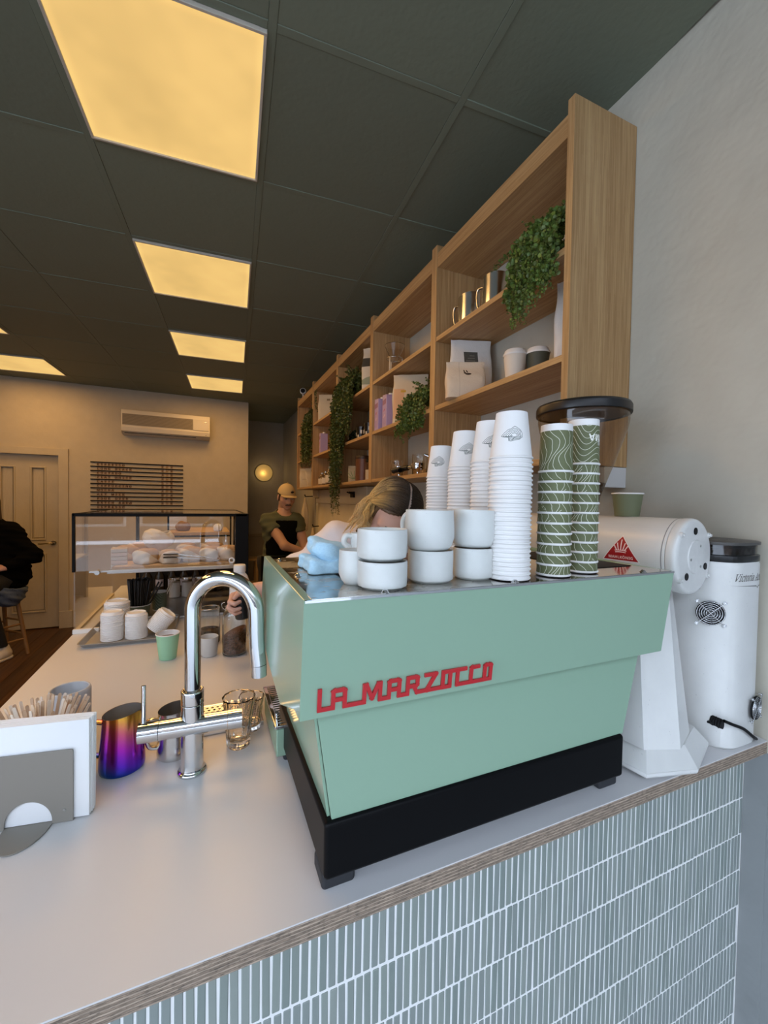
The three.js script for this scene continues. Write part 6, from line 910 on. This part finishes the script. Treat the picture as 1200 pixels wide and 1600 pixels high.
// hand: wrist at origin, fingers along +y, palm faces +z, thumb on +x * side
function handGeo(side, curl) {
  const L = [], len = [[0.030, 0.020, 0.016], [0.034, 0.023, 0.018], [0.031, 0.021, 0.017], [0.025, 0.016, 0.014]], bx = [0.026, 0.009, -0.008, -0.024], by = [0.083, 0.087, 0.083, 0.075];
  const palm = blend([bone([0, 0, 0], [0, 0.03, 0], 0.020, 0.019), ...bx.map((x, i) => bone([x * 0.55, 0.018, 0.002], [x, by[i], 0], 0.0125, 0.0105))], 0.014);
  const fingers = bx.map((x, i) => { const c = Array.isArray(curl) ? curl[i] : curl; let p = V(x, by[i], 0), a = c * 0.5, out = []; len[i].forEach((l, k) => { const q = p.clone().add(V(x * 0.06 * l / 0.03, l * Math.cos(a), l * Math.sin(a))); out.push(bone(p.toArray(), q.toArray(), 0.0088 - k * 0.0008, 0.0081 - k * 0.0008)); p = q; a += c * 0.75; }); return blend(out, 0.003); });
  const th = blend([bone([0.016, 0.018, 0.004], [0.036, 0.045, 0.014], 0.0125, 0.0105), bone([0.036, 0.045, 0.014], [0.046, 0.072, 0.024], 0.0098, 0.0088), bone([0.046, 0.072, 0.024], [0.046, 0.094, 0.032], 0.0086, 0.0072)], 0.005);
  const f = (x, y, z) => { x *= side; let d = palm(x, y, z); d = smin(d, th(x, y, z), 0.008); for (const q of fingers) d = smin(d, q(x, y, z), 0.0045); return d; };
  return nets(f, [-0.065, -0.03, -0.03], [0.065, 0.165, 0.085], 0.0034);
}
const skinM = phys({ vertexColors: true, color: lin(1, 1, 1), roughness: 0.55, sheen: 0.15 });
function bodyMesh(pieces, tone, faces = []) {                       // pieces: geometries; faces: [matrix of a head] painted with lips and brows
  const g = merge(pieces.map((p) => p.index ? p : p)); const inv = faces.map((f) => f.clone().invert());
  return paint(g, (v) => { let k = [1, 1, 1]; for (const q of inv) { const p = v.clone().applyMatrix4(q); if (p.z > 0.06) { const lip = Math.exp(-((p.x / 0.02) ** 2) - ((p.y + 0.067) / 0.009) ** 2), ch = Math.exp(-(((Math.abs(p.x) - 0.042) / 0.02) ** 2) - ((p.y + 0.03) / 0.02) ** 2); k = [1 - 0.12 * lip, 1 - 0.4 * lip - 0.12 * ch, 1 - 0.35 * lip - 0.12 * ch]; } } return tone.map((t, i) => t * k[i]); });
}
const eyes = (parent, M) => { for (const s of [-1, 1]) { const e = part('eye', new THREE.SphereGeometry(0.0115, 16, 12).translate(s * 0.031, 0.002, 0.0735).applyMatrix4(M), std({ color: lin(0.55, 0.52, 0.48), roughness: 0.2 }), parent); part('iris', new THREE.SphereGeometry(0.0058, 12, 8).translate(s * 0.031, 0.001, 0.0805).applyMatrix4(M), std({ color: lin(0.03, 0.02, 0.012), roughness: 0.2 }), e); part('lash_line', tube([[s * 0.019, 0.003, 0.083], [s * 0.031, 0.0095, 0.087], [s * 0.044, 0.003, 0.080]], 0.0014, 10, 5).applyMatrix4(M), m.black, e); } };
const brows = (parent, M, mat) => { for (const s of [-1, 1]) part('eyebrow', tube([[s * 0.014, 0.024, 0.0925], [s * 0.030, 0.029, 0.088], [s * 0.047, 0.022, 0.074]], 0.0034, 12, 6).scale(1, 1, 1).applyMatrix4(M), mat, parent); };

{ // man in the cap, behind the counter
  const t = thing('person', 'man in khaki cap, olive t-shirt and black apron working by the shelf end', 'person');
  const tone = [0.50, 0.285, 0.20], Hm = basis([0.705, 1.556, -4.025], [0.06, 0.95, 0.22], [0.14, -0.24, 0.95]);
  const shR = [0.540, 1.330, -4.06], shL = [0.798, 1.330, -4.00], elR = [0.664, 1.105, -3.85], elL = [0.868, 1.085, -3.93], wrR = [0.885, 1.03, -3.86], wrL = [0.945, 1.0, -3.80];
  const torso = blend([bone([0.63, 0.96, -4.13], [0.655, 1.16, -4.09], 0.122, 0.122), bone([0.605, 1.23, -4.10], [0.725, 1.235, -4.05], 0.100, 0.100), bone(shR, shL, 0.056, 0.056), bone([0.665, 1.32, -4.06], [0.69, 1.44, -4.04], 0.060, 0.054)], 0.07);
  const armsU = blend([bone(shR, elR, 0.053, 0.043), bone(shL, elL, 0.053, 0.043)], 0.02), armsF = blend([bone(elR, wrR, 0.042, 0.027), bone(elL, wrL, 0.042, 0.027)], 0.02);
  const full = (x, y, z) => smin(torso(x, y, z), smin(armsU(x, y, z), armsF(x, y, z), 0.02), 0.045);
  const hand = (side, curl, w, d, palm) => { const y = V(...d).normalize(), z0 = V(...palm), x = y.clone().cross(z0).normalize(), z = x.clone().cross(y); return handGeo(side, curl).applyMatrix4(new THREE.Matrix4().makeBasis(x, y, z).setPosition(...w)); };
  part('body', bodyMesh([nets(full, [0.40, 0.85, -4.32], [1.02, 1.45, -3.72], 0.0115), HEAD.clone().applyMatrix4(Hm), hand(1, 0.9, wrR, [0.21, -0.05, 0.09], [0, -0.8, 0.6]), hand(-1, 0.9, wrL, [0.10, -0.10, 0.12], [-0.4, -0.8, 0.3])], tone, [Hm]), skinM, t);
  eyes(t, Hm); const hairM = std({ color: lin(0.035, 0.02, 0.012), roughness: 0.7 }); brows(t, Hm, hairM);
  part('moustache', blendGeo([bone([-0.003, -0.050, 0.094], [-0.026, -0.060, 0.080], 0.0085, 0.005), bone([0.003, -0.050, 0.094], [0.026, -0.060, 0.080], 0.0085, 0.005)], 0.006, [-0.04, -0.08, 0.06], [0.04, -0.03, 0.115], 0.0028).applyMatrix4(Hm), hairM, t);
  const hairF = (x, y, z) => Math.max(egg([0, 0.018, -0.018], [0.0815, 0.096, 0.098])(x, y, z), z - 0.030 - 0.5 * (y - 0.02), -y - 0.055); part('hair', nets(hairF, [-0.10, -0.08, -0.13], [0.10, 0.13, 0.10], 0.005).applyMatrix4(Hm), hairM, t);
  const khaki = std({ color: lin(0.58, 0.43, 0.215), roughness: 0.85, bumpMap: plasterBump, bumpScale: 0.002 });
  const crown = (x, y, z) => Math.max(egg([0, 0.034, -0.010], [0.083, 0.099, 0.100])(x, y, z), -(y - 0.036 + z * 0.06)); const cap = part('cap', nets(crown, [-0.11, 0.01, -0.13], [0.11, 0.16, 0.12], 0.0042).applyMatrix4(Hm), khaki, t, 'khaki baseball cap');
  const bs = new THREE.Shape(); bs.moveTo(-0.074, 0); bs.quadraticCurveTo(-0.073, 0.088, 0, 0.094); bs.quadraticCurveTo(0.073, 0.088, 0.074, 0); bs.quadraticCurveTo(0.05, 0.042, 0, 0.045); bs.quadraticCurveTo(-0.05, 0.042, -0.074, 0);
  part('brim', warp(new THREE.ExtrudeGeometry(bs, { depth: 0.004, bevelEnabled: true, bevelSize: 0.001, bevelThickness: 0.001, bevelSegments: 1, curveSegments: 20 }).rotateX(PI / 2), (v) => { v.y += -2.2 * v.x * v.x + 0.044 - v.z * 0.12; v.z += 0.050; }).applyMatrix4(Hm), khaki, cap);
  part('button', new THREE.SphereGeometry(0.006, 12, 8).translate(0, 0.138, -0.01).applyMatrix4(Hm), khaki, cap);
  const em = new THREE.PlaneGeometry(0.056, 0.042, 10, 8); warp(em, (v) => { const a = v.x / 0.09 + 0.30, e = v.y / 0.105 + 0.40; v.set(0.0885 * Math.sin(a) * Math.cos(e), 0.034 + 0.105 * Math.sin(e), -0.010 + 0.106 * Math.cos(a) * Math.cos(e)); });
  part('cap_emblem', em.applyMatrix4(Hm), std({ map: canvasTex(128, 96, (x, w, h) => { x.clearRect(0, 0, w, h); x.fillStyle = '#15171f'; x.beginPath(); x.moveTo(14, 60); x.lineTo(24, 34); x.lineTo(38, 52); x.lineTo(46, 22); x.lineTo(60, 48); x.lineTo(80, 12); x.lineTo(86, 50); x.lineTo(112, 30); x.lineTo(108, 68); x.lineTo(60, 82); x.lineTo(24, 76); x.closePath(); x.fill(); }), transparent: true, roughness: 0.8, side: THREE.DoubleSide }), cap);
  // t-shirt
  const olive = std({ color: lin(0.090, 0.096, 0.052), roughness: 0.95 }), up = (y) => y;
  const sleeve = (a, b) => { const d = V(b[0] - a[0], b[1] - a[1], b[2] - a[2]), l = d.length(); d.normalize(); const f = bone(a, [mix(a[0], b[0], 0.66), mix(a[1], b[1], 0.66), mix(a[2], b[2], 0.66)], 0.064, 0.066); return (x, y, z) => Math.max(f(x, y, z), (x - a[0]) * d.x + (y - a[1]) * d.y + (z - a[2]) * d.z - l * 0.44); };
  const sR = sleeve(shR, elR), sL = sleeve(shL, elL), Nk = [0.692, 1.435, -4.02];
  const shirt = (x, y, z) => { const w = 0.0035 * Math.sin(x * 45 + y * 60) + 0.003 * Math.sin(y * 95 - z * 40); let d = torso(x, y, z) - 0.014 + w; d = smin(d, sR(x, y, z) + w, 0.045); d = smin(d, sL(x, y, z) + w, 0.045); return Math.max(d, 0.90 - y, -(Math.hypot(x - Nk[0], (y - Nk[1]) * 0.9, z - Nk[2]) - 0.078)); };
  part('t_shirt', nets(shirt, [0.38, 0.86, -4.34], [0.98, 1.44, -3.80], 0.0105), olive, t, 'olive t-shirt');
  const F = V(0.30, 0, 0.954), apron = (x, y, z) => { const q = (x - 0.645) * F.x + (z + 4.09) * F.z, s = (x - 0.645) * F.z - (z + 4.09) * F.x, hw = y > 1.10 ? mix(0.150, 0.088, sstep(1.08, 1.28, y)) : 0.19; const tor = y > 1.0 ? torso(x, y, z) - 0.024 : Math.hypot(s * 0.9, q) - mix(0.19, 0.165, sstep(0.4, 1.0, y)) - 0.004; return Math.max(Math.abs(tor) - 0.009, -q + 0.02, Math.abs(s) - hw, y - 1.338, 0.42 - y); };
  part('apron', nets(apron, [0.38, 0.38, -4.30], [0.95, 1.36, -3.78], 0.0095), m.blackMatte, t, 'black bib apron');
  part('apron_straps', merge([tube([[0.605, 1.33, -3.985], [0.615, 1.385, -4.01], [0.635, 1.40, -4.08]], 0.010, 14, 8), tube([[0.765, 1.33, -3.945], [0.762, 1.38, -3.985], [0.735, 1.40, -4.06]], 0.010, 14, 8)]), m.blackMatte, t);
  const leg = (h, k, a) => blend([bone(h, k, 0.098, 0.068), bone(k, a, 0.070, 0.052)], 0.03);
  const lR = leg([0.56, 0.93, -4.16], [0.555, 0.5, -4.12], [0.55, 0.10, -4.17]), lL = leg([0.705, 0.93, -4.11], [0.72, 0.5, -4.07], [0.72, 0.10, -4.13]);
  part('trousers', nets((x, y, z) => Math.max(smin(smin(lR(x, y, z), lL(x, y, z), 0.03), bone([0.60, 0.93, -4.14], [0.67, 0.93, -4.11], 0.135, 0.135)(x, y, z), 0.06), y - 0.98, 0.075 - y), [0.42, 0.05, -4.34], [0.86, 1.02, -3.93], 0.012), std({ color: lin(0.016, 0.015, 0.015), roughness: 0.9 }), t);
  for (const [x, z] of [[0.55, -4.16], [0.72, -4.12]]) part('shoe', nets(blend([bone([x, 0.045, z - 0.03], [x + 0.03, 0.038, z + 0.15], 0.045, 0.036), bone([x, 0.08, z - 0.02], [x, 0.05, z], 0.042, 0.045)], 0.03), [x - 0.08, -0.005, z - 0.1], [x + 0.11, 0.14, z + 0.21], 0.009), m.black, t);
}
function blendGeo(list, k, lo, hi, c) { return nets(blend(list, k), lo, hi, c); }

{ // woman bending over the machine, hair parted, head down
  const t = thing('person', 'woman in white t-shirt bending over the machine, parted blond and dark hair', 'person');
  const tone = [0.60, 0.34, 0.25], Hc = [0.540, 1.476, -1.195], up = V(0.12, 0.70, 0.70).normalize(), fw = V(-0.28, -0.62, 0.74), Hm = basis(Hc, up.toArray(), fw.toArray());
  const shR = [0.425, 1.372, -1.36], shL = [0.735, 1.36, -1.35], elR = [0.235, 1.220, -1.44], wrR = [0.150, 1.222, -1.462], elL = [0.80, 1.14, -1.27], wrL = [0.66, 1.13, -1.10];
  const torso = blend([bone([0.67, 0.93, -1.70], [0.63, 1.12, -1.60], 0.14, 0.125), bone([0.52, 1.25, -1.47], [0.68, 1.24, -1.47], 0.115, 0.115), bone(shR, shL, 0.058, 0.058), bone([0.575, 1.38, -1.36], [0.555, 1.43, -1.28], 0.052, 0.048)], 0.08);
  const arms = blend([bone(shR, elR, 0.046, 0.038), bone(elR, wrR, 0.037, 0.025), bone(shL, elL, 0.046, 0.038), bone(elL, wrL, 0.037, 0.025)], 0.018), full = (x, y, z) => smin(torso(x, y, z), arms(x, y, z), 0.04);
  const hand = (side, curl, w, d, palm) => { const y = V(...d).normalize(), z0 = V(...palm), x = y.clone().cross(z0).normalize(), z = x.clone().cross(y); return handGeo(side, curl).applyMatrix4(new THREE.Matrix4().makeBasis(x, y, z).setPosition(...w)); };
  part('body', bodyMesh([nets(full, [0.07, 0.85, -1.88], [0.90, 1.49, -1.02], 0.0115), HEAD.clone().applyMatrix4(Hm), hand(1, [1.5, 1.45, 1.4, 1.4], [0.155, 1.222, -1.461], [-0.75, -0.30, 0.30], [0.25, -0.45, 0.85]), hand(-1, 0.9, wrL, [-0.6, -0.2, 0.5], [0, -1, 0])], tone, [Hm]), skinM, t);
  eyes(t, Hm); brows(t, Hm, std({ color: lin(0.06, 0.035, 0.02), roughness: 0.8 }));
  const white = std({ color: lin(0.74, 0.69, 0.70), roughness: 0.95 });
  const slv = (a, b, e, r) => { const d = V(b[0] - a[0], b[1] - a[1], b[2] - a[2]), l = d.length(); d.normalize(); const f = bone(a, [mix(a[0], b[0], 1), mix(a[1], b[1], 1), mix(a[2], b[2], 1)], r, r + 0.012); return (x, y, z) => Math.max(f(x, y, z), (x - a[0]) * d.x + (y - a[1]) * d.y + (z - a[2]) * d.z - l * e); };
  const s1 = slv(shR, elR, 0.92, 0.068), s2 = slv(shL, elL, 0.8, 0.066);
  const shirt = (x, y, z) => { const w = 0.004 * Math.sin(x * 38 + y * 55 + z * 20) + 0.003 * Math.sin(y * 80 - x * 60); let d = torso(x, y, z) - 0.020 + w; d = smin(d, s1(x, y, z) + w, 0.06); d = smin(d, s2(x, y, z) + w, 0.06); return Math.max(d, 0.86 - y, -(Math.hypot(x - 0.548, y - 1.43, z + 1.275) - 0.075)); };
  part('t_shirt', nets(shirt, [0.14, 0.82, -1.92], [0.92, 1.50, -1.12], 0.0105), white, t, 'white t-shirt');
  const dark = std({ color: lin(0.02, 0.02, 0.023), roughness: 0.9 }), leg = (x) => blend([bone([x, 0.92, -1.70], [x, 0.5, -1.66], 0.098, 0.066), bone([x, 0.5, -1.66], [x, 0.1, -1.72], 0.066, 0.05)], 0.03), a = leg(0.59), b = leg(0.74);
  part('trousers', nets((x, y, z) => Math.max(smin(smin(a(x, y, z), b(x, y, z), 0.03), bone([0.62, 0.92, -1.70], [0.71, 0.92, -1.70], 0.14, 0.14)(x, y, z), 0.06), y - 0.93, 0.07 - y), [0.44, 0.04, -1.9], [0.9, 0.98, -1.5], 0.013), dark, t);
  for (const x of [0.59, 0.74]) part('shoe', nets(blend([bone([x, 0.045, -1.75], [x, 0.036, -1.56], 0.044, 0.034), bone([x, 0.08, -1.73], [x, 0.05, -1.71], 0.042, 0.045)], 0.03), [x - 0.07, -0.005, -1.83], [x + 0.07, 0.14, -1.5], 0.009), m.whitePlastic, t);
  part('apron_strap', tube([[0.43, 1.30, -1.29], [0.455, 1.415, -1.285], [0.50, 1.455, -1.33], [0.53, 1.45, -1.42]], 0.010, 24, 8), m.blackMatte, t);
  // hair: scalp shell in two tones, then strands swept from the parting
  const face = (x, y, z) => Math.min(z - 0.035, 0.074 - Math.abs(x) * 0.35 - y);            // positive inside the face opening
  const shell = nets((x, y, z) => Math.max(egg([0, 0.024, -0.014], [0.082, 0.099, 0.100])(x, y, z), face(x, y, z), -y - 0.095), [-0.10, -0.11, -0.13], [0.10, 0.14, 0.11], 0.0042);
  const dk = [0.020, 0.012, 0.0075], mid = [0.13, 0.070, 0.028], bl = [0.66, 0.41, 0.13], pale = [0.74, 0.52, 0.24], px = 0.012;
  paint(shell, (v) => { const L = sstep(px + 0.004, -0.045, v.x), part_ = Math.abs(v.x - px) < 0.0032 && v.y > 0.0 ? 1 : 0; return part_ ? [0.66, 0.50, 0.42] : dk.map((c, i) => mix(c, mid[i], L)); });
  const hairMat = phys({ vertexColors: true, color: lin(1, 1, 1), roughness: 0.5, sheen: 0.3, sheenColor: lin(0.5, 0.4, 0.3) }); const hair = part('hair', shell.applyMatrix4(Hm), hairMat, t, 'blond and dark brown hair with a pale parting');
  srand(71); const inv = Hm.clone().invert(), g0 = V(0, -1, 0).transformDirection(inv), sets = { left: [], right: [] };
  const R = [0.0835, 0.1005, 0.1015], C = [0, 0.024, -0.014];
  const onSkull = (th, ph, k = 1) => V(C[0] + R[0] * k * Math.sin(th), C[1] + R[1] * k * Math.cos(th) * Math.cos(ph), C[2] + R[2] * k * Math.cos(th) * Math.sin(ph));
  const strand = (pts, r, cols) => { const cv = new THREE.CatmullRomCurve3(pts), n = 14, g = new THREE.TubeGeometry(cv, n, r, 5, false), p = g.attributes.position, c = new Float32Array(p.count * 3), nv = 6; for (let i = 0; i < p.count; i++) { const u = Math.floor(i / nv) / n, f = u * (cols.length - 1), j = Math.min(cols.length - 2, Math.floor(f)); for (let q = 0; q < 3; q++) c[3 * i + q] = mix(cols[j][q], cols[j + 1][q], f - j); const k = 1 - 0.55 * u; const cc = cv.getPointAt(Math.min(1, u)); p.setXYZ(i, mix(cc.x, p.getX(i), k), mix(cc.y, p.getY(i), k), mix(cc.z, p.getZ(i), k)); } g.setAttribute('color', new THREE.BufferAttribute(c, 3)); g.deleteAttribute('uv'); return g.toNonIndexed(); };
  for (let c = 0; c < 74; c++) {                                     // locks: every lock is a dozen strands that wave together
    const left = c % 5 < 3, s = left ? -1 : 1, ph0 = rr(-0.75, 1.0), th0 = Math.asin(clamp(px / R[0])), drift0 = left ? rr(-0.55, 0.15) : rr(-0.45, -0.05), w0 = rr(0, 6), amp = left ? rr(0.004, 0.010) : 0.0018, lift0 = left ? rr(0.01, 0.12) : rr(0.0, 0.035), end0 = left ? rr(1.1, 1.5) : rr(1.1, 1.45), L0 = left ? rr(0.04, 0.115) : rr(0.02, 0.06), side = V(left ? rr(-0.7, -0.05) : 0.25, 0, left ? rr(-0.3, 0.25) : -0.6), bl0 = rr(0.3, 1);
    for (let k = 0; k < 20; k++) {
      const ph = ph0 + rr(-0.13, 0.13), lift = lift0 + rr(0, 0.02), pts = [], N = 6, end = end0 + rr(-0.08, 0.08), wav = w0 + rr(-0.35, 0.35), dr = drift0 + rr(-0.06, 0.06);
      for (let i = 0; i <= N; i++) { const u = i / N, th = th0 + s * (0.062 + (end + (left ? 0.19 : -0.19)) * u), q = onSkull(clamp(th, -1.52, 1.52), ph + dr * u + (left ? 0.09 : 0.02) * Math.sin(u * 7 + wav) * u, 1 + lift * Math.sin(Math.min(1, u * 1.25) * PI * 0.72) + 0.010 + (left ? 0.045 * u * Math.sin(u * 8 + wav) : 0)); pts.push(q); }
      const last = pts[N].clone(), dirv = g0.clone().add(side).normalize(), L = L0 * rr(0.75, 1.2); for (let i = 1; i <= 5; i++) pts.push(last.clone().addScaledVector(dirv, L * i / 5).add(V(amp * Math.sin(i * 1.5 + wav + 1), amp * Math.sin(i * 1.9 + wav), amp * Math.cos(i * 1.7 + wav)).addScaledVector(V(rr(-1, 1), rr(-1, 1), rr(-1, 1)), 0.0022)));
      const b = rr(0.7, 1.3), cols = left ? [dk, mix3(dk, mid, 0.5), mix3(mid, bl, bl0 * 0.8), mix3(mid, bl, 0.4 + 0.6 * bl0), bl, pale].map((q) => q.map((x) => x * b)) : [dk, dk, dk, mix3(dk, mid, 0.3), mix3(dk, mid, rr(0.1, 0.5))].map((q) => q.map((x) => x * b * 0.8));
      sets[left ? 'left' : 'right'].push(strand(pts, rr(0.0007, 0.0013), cols));
    }
  }
  const mg = (l) => mergeGeometries(l).applyMatrix4(Hm);
  part('blond_strands', mg(sets.left), hairMat, hair, 'blond wavy strands'); part('dark_strands', mg(sets.right), hairMat, hair, 'dark brown strands');
  function mix3(a, b, f) { return a.map((x, i) => mix(x, b[i], f)); }
}
{ // dark cup-shaped tool in her hand
  const t = thing('dosing_cup', 'small black cup held in the hand above the jar of ground coffee', 'cup', [0.112, 1.140, -1.418]); t.rotation.z = 0.12;
  part('cup_body', lathe([[0.0001, 0.001], [0.022, 0], [0.0245, 0.004], [0.0250, 0.074], [0.0235, 0.075], [0.0225, 0.006], [0.0001, 0.005]], 36), phys({ color: lin(0.012, 0.012, 0.013), roughness: 0.25 }), t); part('rim_band', new THREE.TorusGeometry(0.0246, 0.0012, 8, 36).rotateX(PI / 2).translate(0, 0.0745, 0), m.black, t);
}
{ // person on a stool, cut by the left edge of the picture
  const t = thing('person', 'seated person in black sweater and dark trousers, cut by the left edge', 'person'), tone = [0.55, 0.31, 0.24];
  const Hm = basis([-1.90, 1.455, -4.90], [0, 1, 0.05], [-0.75, -0.12, 0.65]);
  const sh1 = [-1.70, 1.195, -4.94], sh2 = [-1.98, 1.20, -5.06], el1 = [-1.505, 0.965, -4.87], wr1 = [-1.665, 0.878, -4.765], el2 = [-2.05, 0.95, -4.86], wr2 = [-1.90, 0.84, -4.72];
  const torso = blend([bone([-1.72, 0.79, -4.95], [-1.76, 0.98, -4.97], 0.150, 0.135), bone([-1.76, 1.08, -4.98], [-1.88, 1.10, -5.02], 0.125, 0.12), bone(sh1, sh2, 0.062, 0.062), bone([-1.84, 1.22, -4.98], [-1.88, 1.36, -4.94], 0.055, 0.05)], 0.07);
  const arms = blend([bone(sh1, el1, 0.05, 0.042), bone(el1, wr1, 0.042, 0.027), bone(sh2, el2, 0.05, 0.042), bone(el2, wr2, 0.042, 0.027)], 0.02), full = (x, y, z) => smin(torso(x, y, z), arms(x, y, z), 0.04);
  const hand = (side, curl, w, d, palm) => { const y = V(...d).normalize(), z0 = V(...palm), x = y.clone().cross(z0).normalize(), z = x.clone().cross(y); return handGeo(side, curl).applyMatrix4(new THREE.Matrix4().makeBasis(x, y, z).setPosition(...w)); };
  part('body', bodyMesh([nets(full, [-2.2, 0.68, -5.2], [-1.42, 1.4, -4.62], 0.013), HEAD.clone().applyMatrix4(Hm), hand(-1, 0.5, [-1.655, 0.880, -4.765], [-0.95, -0.12, 0.12], [0.0, -0.6, -0.8]), hand(1, 0.6, wr2, [0.5, -0.2, 0.4], [0, -1, 0])], tone, [Hm]), skinM, t); eyes(t, Hm);
  const knit = phys({ color: lin(0.0028, 0.0028, 0.003), roughness: 1, specularIntensity: 0.1 }), sw = (x, y, z) => { const w = 0.006 * Math.sin(y * 60 + x * 30) + 0.004 * Math.sin(y * 110 - z * 50); let d = torso(x, y, z) - 0.028 + w; const a1 = bone(sh1, el1, 0.078, 0.072), a2 = bone(el1, [-1.645, 0.888, -4.780], 0.072, 0.045), b1 = bone(sh2, el2, 0.078, 0.072), b2 = bone(el2, [-1.92, 0.86, -4.74], 0.072, 0.045); d = smin(d, smin(a1(x, y, z), a2(x, y, z), 0.03) + w, 0.05); d = smin(d, smin(b1(x, y, z), b2(x, y, z), 0.03) + w, 0.05); return Math.max(d, 0.66 - y, -(Math.hypot(x + 1.875, y - 1.37, z + 4.94) - 0.075)); };
  part('sweater', nets(sw, [-2.25, 0.62, -5.25], [-1.38, 1.40, -4.60], 0.012), knit, t, 'loose black sweater');
  const lg = blend([bone([-1.68, 0.77, -4.92], [-1.80, 0.70, -4.66], 0.092, 0.072), bone([-1.80, 0.68, -4.68], [-1.735, 0.12, -4.86], 0.068, 0.046)], 0.03), lg2 = blend([bone([-1.82, 0.77, -4.98], [-2.06, 0.72, -4.78], 0.092, 0.072), bone([-2.06, 0.70, -4.79], [-2.02, 0.16, -4.90], 0.068, 0.046)], 0.03);
  part('trousers', nets((x, y, z) => Math.max(smin(lg(x, y, z), lg2(x, y, z), 0.03), 0.13 - y), [-2.2, 0.08, -5.1], [-1.55, 0.9, -4.54], 0.012), std({ color: lin(0.012, 0.012, 0.015), roughness: 0.9 }), t);
  const dn = (x, y, z) => { const d = egg([-1.70, 0.66, -4.88], [0.135, 0.16, 0.13])(x, y, z) + 0.006 * Math.sin(x * 50 + y * 70) + 0.004 * Math.sin(y * 130 - z * 60); return Math.max(Math.abs(d) - 0.008, y - 0.70 + (x + 1.7) * 0.2, 0.50 - y + (x + 1.7) * -0.55); };
  part('denim_jacket', nets(dn, [-1.86, 0.44, -5.04], [-1.54, 0.84, -4.72], 0.009), std({ color: lin(0.075, 0.10, 0.15), roughness: 0.9 }), t, 'denim jacket round the waist');
  for (const [x, z] of [[-1.735, -4.87], [-2.02, -4.91]]) { const y0 = x < -2 ? 0.055 : 0.0; const s = part('shoe', nets(blend([bone([x + 0.01, 0.055 + y0, z - 0.035], [x - 0.06, 0.045 + y0, z + 0.15], 0.05, 0.042), bone([x, 0.115 + y0, z - 0.02], [x, 0.07 + y0, z], 0.045, 0.05)], 0.03), [x - 0.13, 0.012 + y0, z - 0.1], [x + 0.08, 0.19 + y0, z + 0.22], 0.008), std({ color: lin(0.62, 0.56, 0.48), roughness: 0.6 }), t, 'white sneaker'); part('sole', nets((px, y, pz) => Math.max(bone([x + 0.01, 0.02 + y0, z - 0.04], [x - 0.062, 0.02 + y0, z + 0.155], 0.054, 0.047)(px, y, pz), y - 0.026 - y0, 0.001 + y0 - y), [x - 0.13, -0.006 + y0, z - 0.11], [x + 0.08, 0.05 + y0, z + 0.22], 0.007), std({ color: lin(0.66, 0.62, 0.55), roughness: 0.6 }), s); }
  const hr = std({ color: lin(0.055, 0.028, 0.014), roughness: 0.6 }); part('hair', nets((x, y, z) => Math.max(smin(egg([0, 0.02, -0.02], [0.084, 0.103, 0.104])(x, y, z), bone([0, 0.0, -0.06], [0.0, -0.24, -0.085], 0.085, 0.055)(x, y, z), 0.04), Math.min(z - 0.03, 0.07 - y)), [-0.13, -0.32, -0.18], [0.13, 0.14, 0.11], 0.008).applyMatrix4(Hm), hr, t, 'long brown hair');
  // wooden stool under the person
  const st = thing('bar_stool', 'light wooden stool with round rungs under the seated person at the left edge', 'stool'), wd = std({ color: lin(0.25, 0.135, 0.05), roughness: 0.5 }), c = [-1.80, -4.98], y = 0.632;
  part('seat', cyl(0.165, 0.17, 0.035, c[0], y - 0.035, c[1], 40), wd, st); const foot = [], topP = []; for (let k = 0; k < 4; k++) { const a = PI / 4 + 0.72 - k * PI / 2; foot.push([c[0] + 0.215 * Math.cos(a), 0.0, c[1] + 0.215 * Math.sin(a)]); topP.push([c[0] + 0.125 * Math.cos(a), y - 0.034, c[1] + 0.125 * Math.sin(a)]); part('leg', rod(foot[k], topP[k], 0.016, 0.019), wd, st); }
  const at = (k, f) => foot[k].map((q, i) => mix(q, topP[k][i], f)); for (let k = 0; k < 4; k++) for (const f of [0.26 + 0.08 * (k % 2), 0.5 + 0.06 * (k % 2)]) part('rung', rod(at(k, f), at((k + 1) % 4, f), 0.010), wd, st);
}
{ // small wooden crate seat against the dark wall, beside the case
  const st = thing('step_stool', 'small pale wooden step stool in the passage beyond the display case', 'stool'), wd = std({ color: lin(0.42, 0.27, 0.11), roughness: 0.5 }), x0 = 0.74, z0 = -6.35;
  part('seat', rspan(x0 - 0.32, x0 - 0.02, 0.62, 0.65, z0 - 0.28, z0, 0.004), wd, st); for (const [x, z] of [[x0 - 0.30, z0 - 0.03], [x0 - 0.05, z0 - 0.03], [x0 - 0.30, z0 - 0.25], [x0 - 0.05, z0 - 0.25]]) part('leg', rspan(x - 0.02, x + 0.02, 0, 0.62, z - 0.02, z + 0.02, 0.003), wd, st); part('rung', rspan(x0 - 0.3, x0 - 0.05, 0.28, 0.32, z0 - 0.04, z0 - 0.015, 0.003), wd, st);
}
renderer.render(scene, camera);
